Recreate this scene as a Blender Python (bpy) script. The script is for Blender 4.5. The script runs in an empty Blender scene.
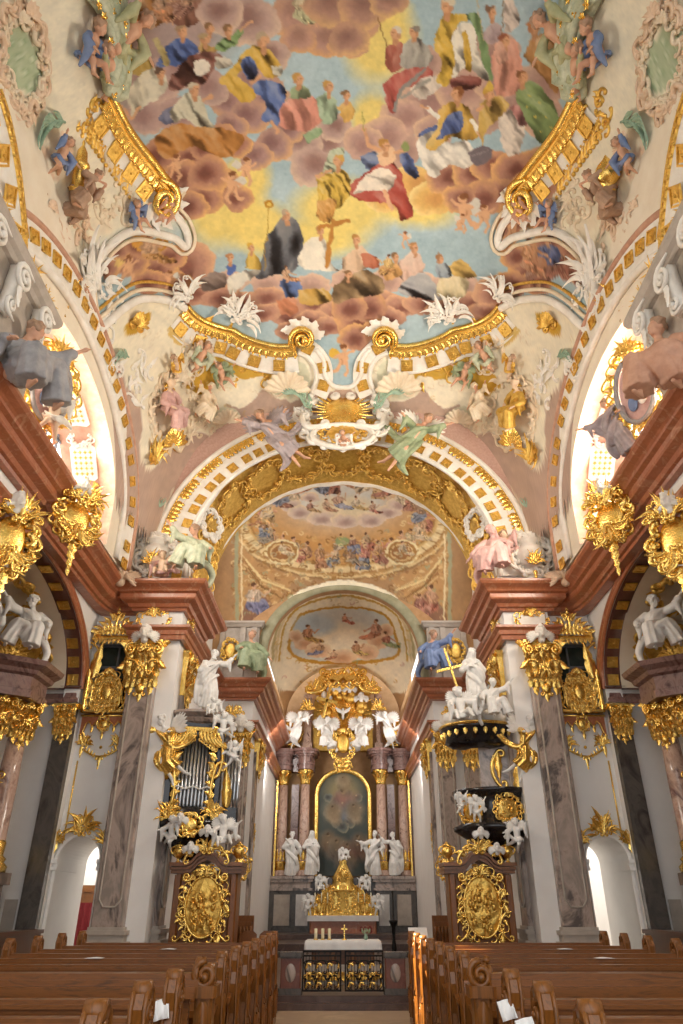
import bpy, math, random
import numpy as np
from mathutils import Vector, Matrix, noise
from mathutils.geometry import tessellate_polygon
PI = math.pi
SC = bpy.context.scene
COL = SC.collection
V = Vector
# ---------------------------------------------------------------- camera model
FOC, PITCH, EYE, CX, CY = 700.0, math.radians(29.3), 1.65, 343.0, 512.0
SP, CP = math.sin(PITCH), math.cos(PITCH)
def ray(x, y):
    a, b = (x-CX)/FOC, (CY-y)/FOC
    return V((a, CP-SP*b, SP+CP*b))
def P(x, y, Y):
    d = ray(x, y); return d*(Y/d.y)+V((0, 0, EYE))
def PXX(x, y, X):
    d = ray(x, y); return d*(X/d.x)+V((0, 0, EYE))
def proj(p):
    q = V(p)-V((0, 0, EYE)); w = q.y*CP+q.z*SP
    return CX+FOC*q.x/w, CY-FOC*(q.z*CP-q.y*SP)/w
# nave vault, presbytery vault, sanctuary barrel
def vz(X, Y):
    q = 1-(abs(X)/6.0)**5-(Y-8)**2/156.3
    return 9+8.5*math.sqrt(q) if q > 0 else 9.0
def pz(X, Y):
    q = 1-X*X/57-(Y-22)**2/23.4
    return 9.5+5.5*math.sqrt(q) if q > 0 else 9.5
def sz(X, Y):
    q = 1-X*X/8.6
    return 10.0+2.66*math.sqrt(q) if q > 0 else 10.0
def hit(x, y, fz, y0, y1):
    d = ray(x, y); lo, hi = y0, y1
    g = lambda Y: EYE+d.z/d.y*Y-fz(d.x/d.y*Y, Y)
    if g(lo) > 0: return V((d.x/d.y*lo, lo, EYE+d.z/d.y*lo))
    for _ in range(40):
        m = (lo+hi)/2
        if g(m) > 0: hi = m
        else: lo = m
    return V((d.x/d.y*hi, hi, EYE+d.z/d.y*hi))
def VH(x, y): return hit(x, y, vz, 1.0, 17.0)
def PH(x, y): return hit(x, y, pz, 19.5, 26.2)
def SH(x, y): return hit(x, y, sz, 26.2, 36.0)
def fnormal(fz, p):
    e = .02
    n = V((fz(p.x+e, p.y)-fz(p.x-e, p.y), fz(p.x, p.y+e)-fz(p.x, p.y-e), -2*e))
    return n.normalized()
def basis(o, out, up):
    """local x right, local -y out of the surface, local z up"""
    yv = -V(out).normalized(); zv = V(up)-yv*V(up).dot(yv); zv.normalize(); xv = yv.cross(zv)
    m = Matrix((xv, yv, zv)).transposed().to_4x4(); m.translation = o
    return m
def onvault(x, y, ang=0, fz=vz, H=VH, lift=0.0):
    """frame on the vault at photo point; local z leans to image-up, turned by ang"""
    p = H(x, y); n = fnormal(fz, p); q = H(x, y-4)
    m = basis(p+n*lift, n, q-p)
    return m @ Matrix.Rotation(math.radians(ang), 4, 'Y')
# ---------------------------------------------------------------- materials
MATS = {}
def hexc(h):
    h = h.lstrip('#'); c = [int(h[i:i+2], 16)/255 for i in (0, 2, 4)]
    return tuple(x/12.92 if x <= .04045 else ((x+.055)/1.055)**2.4 for x in c)+(1,)
def mat(name, base, rough=.5, metal=0, noise_sc=None, c2=None, c3=None, dist=0, bump=0, bsc=40, spec=.5, emit=None, es=0, wave=None, stops=(.35, .5, .65), stretch=None, attr=False):
    m = bpy.data.materials.new(name); m.use_nodes = True
    nt = m.node_tree; N = nt.nodes; L = nt.links; b = N['Principled BSDF']
    b.inputs['Roughness'].default_value = rough; b.inputs['Metallic'].default_value = metal
    b.inputs['Specular IOR Level'].default_value = spec
    b.inputs['Base Color'].default_value = hexc(base)
    tc = N.new('ShaderNodeTexCoord'); mp = N.new('ShaderNodeMapping'); L.new(tc.outputs['Object'], mp.inputs[0])
    if stretch: mp.inputs['Scale'].default_value = stretch
    if attr:
        a = N.new('ShaderNodeVertexColor'); a.layer_name = 'paint'; L.new(a.outputs[0], b.inputs['Base Color'])
    elif c2:
        if wave:
            t = N.new('ShaderNodeTexWave'); t.inputs['Scale'].default_value = noise_sc; t.inputs['Distortion'].default_value = dist
            t.inputs['Detail'].default_value = 4; t.inputs['Detail Scale'].default_value = 1.5; t.bands_direction = wave; out = t.outputs[1]
        else:
            t = N.new('ShaderNodeTexNoise'); t.inputs['Scale'].default_value = noise_sc; t.inputs['Detail'].default_value = 8
            t.inputs['Distortion'].default_value = dist; t.inputs['Roughness'].default_value = .62; out = t.outputs[0]
        L.new(mp.outputs[0], t.inputs['Vector'])
        r = N.new('ShaderNodeValToRGB'); e = r.color_ramp.elements
        e[0].position = stops[0]; e[0].color = hexc(base); e[1].position = stops[2]; e[1].color = hexc(c3 or c2)
        if c3: k = e.new(stops[1]); k.color = hexc(c2)
        L.new(out, r.inputs[0]); L.new(r.outputs[0], b.inputs['Base Color'])
    if bump:
        t2 = N.new('ShaderNodeTexNoise'); t2.inputs['Scale'].default_value = bsc; t2.inputs['Detail'].default_value = 6
        L.new(mp.outputs[0], t2.inputs['Vector'])
        bp = N.new('ShaderNodeBump'); bp.inputs['Strength'].default_value = bump; bp.inputs['Distance'].default_value = .02
        L.new(t2.outputs[0], bp.inputs['Height']); L.new(bp.outputs[0], b.inputs['Normal'])
    if emit:
        b.inputs['Emission Color'].default_value = hexc(emit); b.inputs['Emission Strength'].default_value = es
    MATS[name] = m
    return m
# ---------------------------------------------------------------- mesh builder
ID = Matrix.Identity(4)
def T(x=0, y=0, z=0): return Matrix.Translation((x, y, z))
def R(a, ax='Z'): return Matrix.Rotation(math.radians(a), 4, ax)
def S(x, y=None, z=None): return Matrix.Diagonal((x, x if y is None else y, x if z is None else z, 1))
class MB:
    def __init__(s, M=None): s.v = []; s.f = []; s.mi = []; s.sm = []; s.M = M or ID; s.cur = 0
    def add(s, vs, fs, sm=True, M=None):
        o = len(s.v); m = s.M if M is None else s.M @ M
        s.v += [tuple(m @ V(p)) for p in vs]
        s.f += [tuple(i+o for i in f) for f in fs]; s.mi += [s.cur]*len(fs); s.sm += [sm]*len(fs)
        return s
    def box(s, x0, x1, y0, y1, z0, z1, M=None, bev=0):
        if bev:
            b = min(bev, abs(x1-x0)/2.1, abs(y1-y0)/2.1, abs(z1-z0)/2.1)
            return s.prism([(x0+b, y0), (x1-b, y0), (x1, y0+b), (x1, y1-b), (x1-b, y1), (x0+b, y1), (x0, y1-b), (x0, y0+b)], z0, z1, M)
        vs = [(x, y, z) for z in (z0, z1) for y in (y0, y1) for x in (x0, x1)]
        return s.add(vs, [(0, 2, 3, 1), (4, 5, 7, 6), (0, 1, 5, 4), (2, 6, 7, 3), (0, 4, 6, 2), (1, 3, 7, 5)], False, M)
    def prism(s, pts, z0, z1, M=None, holes=(), sm=False):
        """polygon in xy extruded along z"""
        loops = [list(pts)]+[list(h) for h in holes]
        flat = [p for l in loops for p in l]; n = len(flat)
        tri = tessellate_polygon([[V((p[0], p[1], 0)) for p in l] for l in loops])
        vs = [(p[0], p[1], z0) for p in flat]+[(p[0], p[1], z1) for p in flat]
        fs = [tuple(t) for t in tri]+[tuple(i+n for i in t) for t in tri]
        o = 0
        for l in loops:
            k = len(l)
            for i in range(k): j = (i+1) % k; fs.append((o+i, o+j, o+j+n, o+i+n))
            o += k
        return s.add(vs, fs, sm, M)
    def slab(s, pts, y0, y1, M=None, holes=()):
        """polygon in xz extruded along y"""
        return s.prism(pts, y0, y1, (M or ID) @ Matrix(((1, 0, 0, 0), (0, 0, 1, 0), (0, 1, 0, 0), (0, 0, 0, 1))), holes)
    def tube(s, pts, r, n=6, M=None, caps=True, flat=1.0, up=None):
        pts = [V(p) for p in pts]; m = len(pts)
        rs = r if hasattr(r, '__len__') else [r]*m
        vs = []; fs = []; nr = None
        for i in range(m):
            t = (pts[min(i+1, m-1)]-pts[max(i-1, 0)])
            if t.length < 1e-9: t = V((0, 0, 1))
            t.normalize()
            if nr is None:
                a = V(up) if up else (V((0, 1, 0)) if abs(t.y) < .9 else V((1, 0, 0))); nr = a-t*a.dot(t)
            else: nr = nr-t*nr.dot(t)
            if nr.length < 1e-6: nr = t.orthogonal()
            nr.normalize(); bn = t.cross(nr)
            for k in range(n):
                an = 2*PI*k/n; vs.append(pts[i]+nr*(math.cos(an)*rs[i]*flat)+bn*(math.sin(an)*rs[i]))
        for i in range(m-1):
            for k in range(n):
                k2 = (k+1) % n; fs.append((i*n+k, i*n+k2, (i+1)*n+k2, (i+1)*n+k))
        if caps: fs += [tuple(range(n))[::-1], tuple((m-1)*n+k for k in range(n))]
        return s.add(vs, fs, True, M)
    def lathe(s, prof, n=20, M=None, a0=0, a1=360, sm=True, fold=None):
        """prof: (r, z)"""
        full = abs(a1-a0) >= 360; k = n if full else n+1
        vs = []; fs = []
        for r, z in prof:
            for i in range(k):
                a = math.radians(a0+(a1-a0)*i/n); rr = r*(fold(a, z) if fold else 1)
                vs.append((rr*math.cos(a), rr*math.sin(a), z))
        for j in range(len(prof)-1):
            for i in range(n):
                i2 = (i+1) % k if full else i+1
                fs.append((j*k+i, j*k+i2, (j+1)*k+i2, (j+1)*k+i))
        if full:
            if prof[0][0] > 1e-4: fs.append(tuple(range(k))[::-1])
            if prof[-1][0] > 1e-4: fs.append(tuple((len(prof)-1)*k+i for i in range(k)))
        return s.add(vs, fs, sm, M)
    def ball(s, c, r, n=10, M=None, rot=None):
        rx, ry, rz = r if hasattr(r, '__len__') else (r, r, r)
        m = max(4, n*2//3)
        prof = [(math.sin(PI*j/m), -math.cos(PI*j/m)) for j in range(m+1)]
        prof[0] = (1e-5, -1); prof[-1] = (1e-5, 1)
        mm = T(*c) @ (rot or ID) @ S(rx, ry, rz)
        return s.lathe(prof, n, mm if M is None else M @ mm)
    def loft(s, rings, M=None, close=True, caps=False, sm=True):
        n = len(rings[0]); vs = [p for r in rings for p in r]; fs = []
        for j in range(len(rings)-1):
            for i in range(n if close else n-1):
                i2 = (i+1) % n; fs.append((j*n+i, j*n+i2, (j+1)*n+i2, (j+1)*n+i))
        if caps: fs += [tuple(range(n))[::-1], tuple((len(rings)-1)*n+i for i in range(n))]
        return s.add(vs, fs, sm, M)
    def sweep(s, path, prof, M=None, closed=False, sm=False):
        """path: xy polyline, prof: (out, z); out is to the right of travel"""
        n = len(path); rings = []
        for i in range(n):
            p = V((path[i][0], path[i][1]))
            a = V((path[(i-1) % n][0], path[(i-1) % n][1])); b = V((path[(i+1) % n][0], path[(i+1) % n][1]))
            d1 = (p-a).normalized() if (i > 0 or closed) else (b-p).normalized()
            d2 = (b-p).normalized() if (i < n-1 or closed) else d1
            n1 = V((d1.y, -d1.x)); n2 = V((d2.y, -d2.x)); mt = (n1+n2)
            if mt.length < 1e-6: mt = n1
            mt.normalize(); k = 1/max(.35, mt.dot(n1))
            rings.append([(p.x+mt.x*o*k, p.y+mt.y*o*k, z) for o, z in prof])
        if closed: rings.append(rings[0])
        return s.loft(rings, M, close=False, sm=sm)
    # ---- ornament primitives, in the local xz plane, front is -y
    def scroll(s, x, z, R0, a0, turns=1.4, r=.03, d=1, M=None, tail=0, n=6):
        pts = []; rs = []; m = max(8, int(turns*12))
        if tail:
            a = math.radians(a0); tx, tz = -math.sin(a)*d, math.cos(a)*d
            for i in (3, 2, 1): pts.append((x+R0*math.cos(a)-tx*tail*i/3, 0, z+R0*math.sin(a)-tz*tail*i/3)); rs.append(r*(.35+.2*(3-i)))
        for i in range(m+1):
            t = i/m; a = math.radians(a0)+d*t*turns*2*PI; q = R0*(1-.82*t)
            pts.append((x+q*math.cos(a), -r*.5*t, z+q*math.sin(a))); rs.append(r*(1-.3*t))
        s.tube(pts, rs, n, M)
        return s.ball((pts[-1][0], -r*.7, pts[-1][2]), r*1.25, 6, M)
    def cscroll(s, x0, z0, x1, z1, bulge=.3, r=.03, e0=1, e1=1, M=None, n=6, y=0):
        """arc from p0 to p1 that bulges to its left, with curled ends"""
        p0 = V((x0, z0)); p1 = V((x1, z1)); d = p1-p0; L = d.length; t = d/L; nn = V((-t.y, t.x)); b = bulge*L
        pts = []; N = 10
        for i in range(N+1):
            u = i/N; q = p0+d*u+nn*(4*b*u*(1-u)); pts.append(q)
        def curl(p, dirv, sg, k):
            out = []; rr = L*.13*k; a = math.atan2(dirv.y, dirv.x)
            c = p+V((-math.sin(a), math.cos(a)))*rr*sg
            st = math.atan2(p.y-c.y, p.x-c.x)
            for i in range(1, 13):
                u = i/12; q = rr*(1-.75*u); an = st+sg*u*2.6*PI*.72
                out.append(c+V((math.cos(an), math.sin(an)))*q)
            return out
        sg = -1 if bulge > 0 else 1
        A = curl(pts[-1], pts[-1]-pts[-2], sg, e1) if e1 else []
        B = curl(pts[0], pts[0]-pts[1], -sg, e0) if e0 else []
        al = B[::-1]+pts+A; m = len(al)
        rs = [r*(.55+.45*math.sin(PI*(i+.5)/m)) for i in range(m)]
        return s.tube([(q.x, y, q.y) for q in al], rs, n, M)
    def leaf(s, x, z, ang, L, W, curl=.5, lift=.3, M=None, lobes=4, k=9, y=0):
        a = math.radians(ang); px, pz_ = x, z; vs = []; fs = []; st = L/k
        for i in range(k+1):
            u = i/k; w = W*(math.sin(PI*min(1, .08+u*.92)**.75)*(.72+.28*abs(math.sin(PI*lobes*u))))*.5+1e-4
            h = -lift*L*u*u; nx, nz = -math.sin(a), math.cos(a)
            b = L*.04*(1-u)
            for o, yy in ((-1, .02*L), (-.5, -b*.5-.01*L), (0, -b-.03*L), (.5, -b*.5-.01*L), (1, .02*L)):
                vs.append((px+nx*o*w, y+h+yy, pz_+nz*o*w))
            px += math.cos(a)*st; pz_ += math.sin(a)*st; a += curl/k*2
        for i in range(k):
            for j in range(4): fs.append((i*5+j, i*5+j+1, i*5+j+6, i*5+j+5))
        return s.add(vs, fs, True, M)
    def shell(s, x, z, r, a0=0, a1=180, ribs=7, M=None, y=0):
        vs = []; fs = []; K = ribs*4
        for j in range(5):
            u = j/4
            for i in range(K+1):
                a = math.radians(a0+(a1-a0)*i/K); w = .5-.5*math.cos(2*PI*ribs*i/K)
                rr = r*(u*(.86+.14*w)); vs.append((x+rr*math.cos(a), y-r*(.1+.22*math.sin(PI*u*.8)+.12*w*u), z+rr*math.sin(a)))
        for j in range(4):
            for i in range(K): fs.append((j*(K+1)+i, j*(K+1)+i+1, (j+1)*(K+1)+i+1, (j+1)*(K+1)+i))
        return s.add(vs, fs, True, M)
    def rosette(s, x, z, r, n=6, M=None, y=0):
        for i in range(n): s.leaf(x, z, 360*i/n, r, r*.75, 0, .1, M, 1, 4, y)
        return s.ball((x, y-r*.15, z), r*.28, 6, M)
    def build(s, name, m, parent=None, link=True):
        me = bpy.data.meshes.new(name)
        nv, nf = len(s.v), len(s.f)
        lens = np.fromiter((len(f) for f in s.f), np.int32, nf)
        idx = np.fromiter((i for f in s.f for i in f), np.int32, int(lens.sum()))
        me.vertices.add(nv); me.vertices.foreach_set('co', np.array(s.v, np.float32).ravel())
        me.loops.add(len(idx)); me.loops.foreach_set('vertex_index', idx)
        me.polygons.add(nf); st = np.zeros(nf, np.int32); st[1:] = np.cumsum(lens)[:-1]
        me.polygons.foreach_set('loop_start', st); me.polygons.foreach_set('loop_total', lens)
        me.polygons.foreach_set('use_smooth', np.array(s.sm, bool))
        for q in (m if isinstance(m, (list, tuple)) else [m]): me.materials.append(MATS[q] if isinstance(q, str) else q)
        me.polygons.foreach_set('material_index', np.array(s.mi, np.int32))
        me.update(calc_edges=True); me.validate()
        if not link: return me
        return obj(name, me, parent)
def obj(name, me, parent=None, M=None, mt=None):
    o = bpy.data.objects.new(name, me); COL.objects.link(o)
    if parent is not None: o.parent = parent
    if M is not None: o.matrix_local = M
    if mt:
        for sl in o.material_slots: sl.link = 'OBJECT'; sl.material = MATS[mt]
    return o
def tag(o, label, cat, group=None):
    o['label'] = label; o['category'] = cat
    if group: o['group'] = group
    return o
def struct(o): o['kind'] = 'structure'; return o
def thing(name, label, cat, M=None, group=None):
    o = bpy.data.objects.new(name, None); COL.objects.link(o); o.empty_display_size = .1
    if M is not None: o.matrix_world = M
    return tag(o, label, cat, group)
def copy_tree(o, M=None, label=None, group=None):
    kids = [(c, [g for g in COL.objects if g.parent == c]) for c in list(COL.objects) if c.parent == o]
    r = o.copy(); COL.objects.link(r)
    if M is not None: r.matrix_world = M
    if label: r['label'] = label
    if group: r['group'] = group
    for c, gs in kids:
        d = c.copy(); COL.objects.link(d); d.parent = r
        for g in gs:
            e = g.copy(); COL.objects.link(e); e.parent = d
    return r
def ell(cx, cz, a, b, t0=0, t1=180, n=32):
    return [(cx+a*math.cos(math.radians(t0+(t1-t0)*i/n)), cz+b*math.sin(math.radians(t0+(t1-t0)*i/n))) for i in range(n+1)]
def interp(pts, n):
    """resample a polyline (Catmull-Rom) to n points"""
    p = [V(q) for q in pts]; out = []
    m = len(p)-1
    for i in range(n):
        t = i/(n-1)*m; k = min(int(t), m-1); u = t-k
        a = p[max(k-1, 0)]; b = p[k]; c = p[k+1]; d = p[min(k+2, m)]
        out.append(.5*((2*b)+(c-a)*u+(2*a-5*b+4*c-d)*u*u+(3*b-a-3*c+d)*u**3))
    return out
SIDE = {-1: 'left', 1: 'right'}
# ================================================================ materials
mat('plaster', '#efece8', .8, 0, 1.5, '#e6e2dd', stops=(.3, .5, .75), bump=.05, bsc=12)
mat('plaster_cream', '#eee3cf', .8, 0, 2, '#e2d3bb', stops=(.3, .5, .75))
mat('mauve', '#cfab9c', .8, 0, 14, '#c09a8b', stops=(.35, .5, .65), bump=.2, bsc=30)
mat('stucco', '#f2eee6', .55, 0, 3, '#e4dccf', bump=.1, bsc=25)
mat('stucco_cream', '#efe0c6', .6, 0, 3, '#ddc7a8', bump=.12, bsc=25)
mat('stucco_pink', '#e9cfb4', .6, 0, 4, '#d8b796', bump=.12, bsc=25)
mat('stucco_green', '#a0a986', .6, 0, 6, '#83906d', bump=.1, bsc=25)
mat('palm_green', '#a5bda6', .6, 0, 6, '#88a58c', bump=.1, bsc=25)
mat('drape_green', '#bdbb94', .6, 0, 5, '#9ea076', bump=.1)
mat('drape_mint', '#cdcfb4', .6, 0, 5, '#9fa78a', bump=.1)
mat('drape_pink', '#d8b1a8', .6, 0, 5, '#bf938c', bump=.1)
mat('drape_lilac', '#b0a2a2', .6, 0, 5, '#958888', bump=.1)
mat('drape_grey', '#a9a5a4', .6, 0, 5, '#8b8889', bump=.1)
mat('drape_brown', '#b8967c', .6, 0, 5, '#98785f', bump=.1)
mat('drape_blue', '#7c8cae', .6, 0, 5, '#62769e', bump=.1)
mat('drape_terracotta', '#cfa085', .6, 0, 5, '#b5846a', bump=.1)
mat('flesh', '#d9ab8c', .6, 0, 5, '#c99578', bump=.05)
mat('statue_white', '#eceae6', .45, 0, 5, '#dcd9d4', bump=.06, bsc=30)
mat('statue_grey', '#d5d2ce', .5, 0, 5, '#c0bcb8', bump=.06, bsc=30)
mat('gold', '#ffdb80', .25, .93, 9, '#eab850', bump=.45, bsc=30, stops=(.4, .5, .7))
mat('gold_flat', '#f4cd6e', .34, .88, 12, '#d3a24a', bump=.7, bsc=36, stops=(.4, .5, .7))
mat('gold_paint', '#dcb45a', .5, .4, 8, '#bd9238', bump=.3, bsc=30)
mat('marble_red', '#b87452', .28, 0, 3, '#a2603f', '#d0a585', 1.5, stops=(.3, .52, .8))
mat('marble_red_dark', '#80503f', .3, 0, 3, '#6b4036', '#a06e58', 1.5, stops=(.3, .52, .8))
mat('marble_grey', '#968a80', .25, 0, .9, '#b3a094', '#655b56', 3.2, stops=(.38, .5, .62), stretch=(1, 1, .55))
mat('marble_dark', '#4f4b48', .25, 0, 1.6, '#5e5853', '#3b3735', 2, stops=(.36, .5, .66), stretch=(1, 1, .6))
mat('marble_pink', '#a37e72', .2, 0, 2.2, '#c8aa98', '#6e4c48', 2.5, stops=(.34, .5, .68), stretch=(1, 1, .6))
mat('marble_plum', '#7d5a55', .25, 0, 2.2, '#94756c', '#573a3a', 2.5, stops=(.34, .5, .68))
mat('marble_black', '#1c1a1b', .18, 0, 2.5, '#2c2829', '#0f0e10', 2.5, stops=(.36, .5, .66))
mat('stone', '#b9ada0', .6, 0, 4, '#a69a8d', bump=.1)
mat('stone_brown', '#8f7f72', .5, 0, 3, '#73645a', bump=.05)
mat('step_brown', '#5d453a', .35, 0, 2, '#4d382f', '#6d5549', 1, stops=(.35, .5, .65))
mat('oak', '#693c11', .34, 0, 1.4, '#814c1a', '#4a2a0a', 3, stops=(.3, .5, .72), stretch=(1.2, 9, 9))
mat('oak_v', '#6b3e12', .34, 0, 1.4, '#84501c', '#4c2c0b', 3, stops=(.3, .5, .72), stretch=(9, 9, 1.2))
mat('oak_dark', '#48280f', .4, 0, 1.4, '#5a3417', '#38200e', 3, stops=(.3, .5, .72), stretch=(1.2, 9, 9))
mat('walnut', '#6e3f18', .35, 0, 1.6, '#855020', '#4d2b10', 3, stops=(.3, .5, .72), stretch=(8, 8, 1.2))
mat('iron', '#1f1b18', .5, .6)
mat('cloth_white', '#eeece9', .8, 0, 3, '#e2dfdc', bump=.15, bsc=10)
mat('paper', '#f4f2ef', .7)
mat('wax', '#efe3bd', .5)
mat('pipe_tin', '#b9bcc0', .28, .9)
mat('dark_gap', '#161412', .8)
mat('pane_dark', '#39443e', .15, 0, 5, '#2b352f', spec=.6)
mat('window_glow', '#ffffff', .5, emit='#fbfdff', es=2.6)
mat('lead', '#6b6d72', .5, .3)
mat('floor_stone', '#b59f86', .35, 0, 1.2, '#a48d74', '#c5b096', .6, stops=(.35, .5, .65))
mat('carpet_red', '#7a2026', .9)
mat('ochre', '#c0966a', .8, 0, 3, '#ae8458')
mat('sage', '#a9a386', .7, 0, 3, '#93906f')
mat('fresco', '#ffffff', .85, attr=True, spec=.2)

# ================================================================ camera
cd = bpy.data.cameras.new('camera'); cam = bpy.data.objects.new('camera', cd); COL.objects.link(cam)
cd.sensor_fit = 'VERTICAL'; cd.sensor_height = 36; cd.lens = FOC*36/1024; cd.clip_end = 200; cd.clip_start = .05
cd.shift_x = (341.5-CX)/1024; cd.shift_y = 0
cam.location = (0, 0, EYE); cam.rotation_euler = (PI/2+PITCH, 0, 0)
SC.camera = cam

# ================================================================ floor
mb = MB(); mb.box(-12, 12, -6, 42, -.3, 0); struct(mb.build('floor', 'floor_stone'))
mb = MB(); mb.box(-4.05, 4.05, 15.25, 18.5, 0, .1); mb.box(-4.05, 4.05, 15.5, 42, 0, .2); mb.box(-3.3, 3.3, 29.5, 42, .2, .42); mb.box(-3.3, 3.3, 33, 42, .42, .6)
struct(mb.build('floor_chancel', 'step_brown'))

XW = 6.35; YF = 17.2     # nave side wall, front (door) wall
ARC = (13.35, 6.2, 3.5, 2.0)   # chapel arch: centre y, spring z, half width, rise
LUN = (11.4, 9.9, 3.3, 2.05)    # window lunette opening
def arch_poly(c, zs, a, b, zb, n=28):
    return [(c-a, zb)]+ell(c, zs, a, b, 180, 0, n)+[(c+a, zb)]
for s in (-1, 1):
    sd = SIDE[s]; MX = S(s, 1, 1)
    # ---------- side wall with the chapel arch and the window lunette
    w = MB()
    mm = Matrix(((0, 1, 0, 0), (1, 0, 0, 0), (0, 0, 1, 0), (0, 0, 0, 1)))   # local xz(y) -> world y z
    w.slab([(-3, 0), (YF+.3, 0), (YF+.3, 14.8), (-3, 14.8)], XW, XW+.38, MX @ mm,
           holes=[arch_poly(*ARC, .02), arch_poly(*LUN, 8.95)])
    struct(w.build('wall_'+sd, 'plaster'))
    w = MB(); w.slab([(5.2, 8.93), (YF+.1, 8.93), (YF+.1, 14.9), (5.2, 14.9)], 5.56, 6.34, MX @ mm, holes=[arch_poly(11.4, 9.9, 3.15, 1.9, 8.96)])
    struct(w.build('wall_attic_'+sd, 'plaster_cream'))
    # ---------- front wall with doorway, oratory window and the great arch
    f = MB()
    ring = [(4.13, 10.0)]+[(4.25*math.cos(t*PI/2/14), 10+4.15*math.sin(t*PI/2/14)) for t in range(1, 15)]
    outer = [(0, 14.15), (0, 15.6), (9.5, 15.6), (9.5, 0), (4.13, 0)]+ring[:-1]
    door = [(5.34, .02), (6.26, .02), (6.26, 2.5)]+ell(5.8, 2.5, .46, .48, 0, 180, 20)+[(5.34, 2.5)]
    win = [(5.2, 5.7), (6.2, 5.7), (6.2, 7.5), (5.2, 7.5)]
    f.slab([(s*x, z) for x, z in outer], YF, YF+1.9, holes=[[(s*x, z) for x, z in door], [(s*x, z) for x, z in win]])
    struct(f.build('wall_front_'+sd, 'plaster'))
    # ---------- presbytery and sanctuary walls
    p = MB()
    p.box(s*4.95, s*5.3, YF+1.9, 26.2, 0, 9.9); p.box(s*4.95, s*5.3, YF+1.9, 20.9, 9.9, 14.6); p.box(s*4.95, s*5.3, 23.4, 26.2, 9.9, 14.6)
    p.box(s*4.95, s*5.3, 20.9, 23.4, 13.2, 14.6)
    struct(p.build('wall_presbytery_'+sd, 'plaster'))
    p = MB(); p.box(s*3.3, s*5.3, 25.9, 26.4, 0, 9.2); p.box(s*3.3, s*5.3, 26.0, 26.4, 9.2, 13.4); p.box(s*3.3, s*3.6, 26.4, 37.5, 0, 10.6)
    struct(p.build('wall_sanctuary_'+sd, 'plaster')); p = MB(); p.box(s*3.2, s*3.32, 26.3, 37.4, 8.9, 10.7); struct(p.build('trim_sanctuary_attic_'+sd, 'ochre'))
    # ---------- chapel beyond the arch
    c = MB(); c.box(s*(XW+.38), s*9.4, 17.0, 17.2, 0, 8.6); c.box(s*9.0, s*9.3, 8.5, 17, 0, 8.6); c.box(s*(XW+.38), s*9.4, 8.6, 8.9, 0, 8.6)
    struct(c.build('wall_chapel_'+sd, 'plaster'))
    v = MB(); rr = []
    for X in (XW+.36, 7.4, 8.2, 9.0):
        rr.append([(s*X, y, z) for y, z in ell(12.8, 6.2, 3.95, 2.15, 0, 180, 30)])
    v.loft(rr, close=False); struct(v.build('ceiling_chapel_'+sd, 'plaster_cream'))
    # ---------- cornice of red marble, all round
    prof = [(-.3, 8.2), (.08, 8.2), (.1, 8.26), (.16, 8.28), (.2, 8.36), (.34, 8.42), (.36, 8.46), (.36, 8.56), (.44, 8.6), (.46, 8.64), (.5, 8.68), (.6, 8.74), (.64, 8.8), (.64, 8.86), (-.3, 8.92)]
    path = [(5.85, -3), (5.85, 11.4), (6.05, 11.4), (6.15, 11.9), (6.2, 16.2), (6.12, 16.8), (5.95, YF), (5.3, YF), (5.3, 16.9), (4.1, 16.9), (4.1, 19.3), (4.95, 19.3), (4.95, 25.75), (3.25, 25.75), (3.25, 37)]
    # left of travel is inside on the right side of the church
    path = [(s*x, y) for x, y in path]
    if s < 0: pp = path
    else: pp = path[::-1]
    m_ = MB(); m_.sweep(pp, prof)
    struct(m_.build('trim_cornice_'+sd, 'marble_red'))
    # top ledge of the cornice
    # ---------- attic behind the cornice in the presbytery
    a = MB(); a.box(s*3.22, s*4.98, 25.7, 25.95, 8.9, 11.2)
    for x in (3.3, 3.72, 4.5): a.box(s*x, s*(x+.2), 25.62, 25.7, 9.0, 10.95)
    a.sweep([(s*4.98, 25.7), (s*3.22, 25.7), (s*3.22, 26.2)][::(1 if s > 0 else -1)][::-1], [(0, 10.95), (.08, 10.97), (.16, 11.08), (.2, 11.1), (.2, 11.18), (0, 11.22)])
    struct(a.build('trim_attic_'+sd, 'stone'))
mb = MB(); mb.slab([(-5, 9), (-5, 14), (5, 14), (5, 9), (2.9, 9)]+ell(0, 10.0, 2.9, 2.63, 0, 180, 40)+[(-2.9, 9)], 25.96, 26.3); struct(mb.build('wall_sanctuary_arch', 'ochre'))
mb = MB(); mb.loft([[(x*k, 25.96-d, 10+(z-10)*k) for k, d in ((1, 0), (1, .06), (1.07, .1), (1.1, .04), (1.13, .04), (1.14, 0))] for x, z in [(-2.9, 9)]+ell(0, 10, 2.9, 2.63, 180, 0, 40)+[(2.9, 9)]], close=False); struct(mb.build('trim_sanctuary_arch', 'sage'))
# back wall of the sanctuary
mb = MB(); mb.box(-3.7, 3.7, 37.4, 37.8, 0, 13); struct(mb.build('wall_back', 'ochre'))

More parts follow.
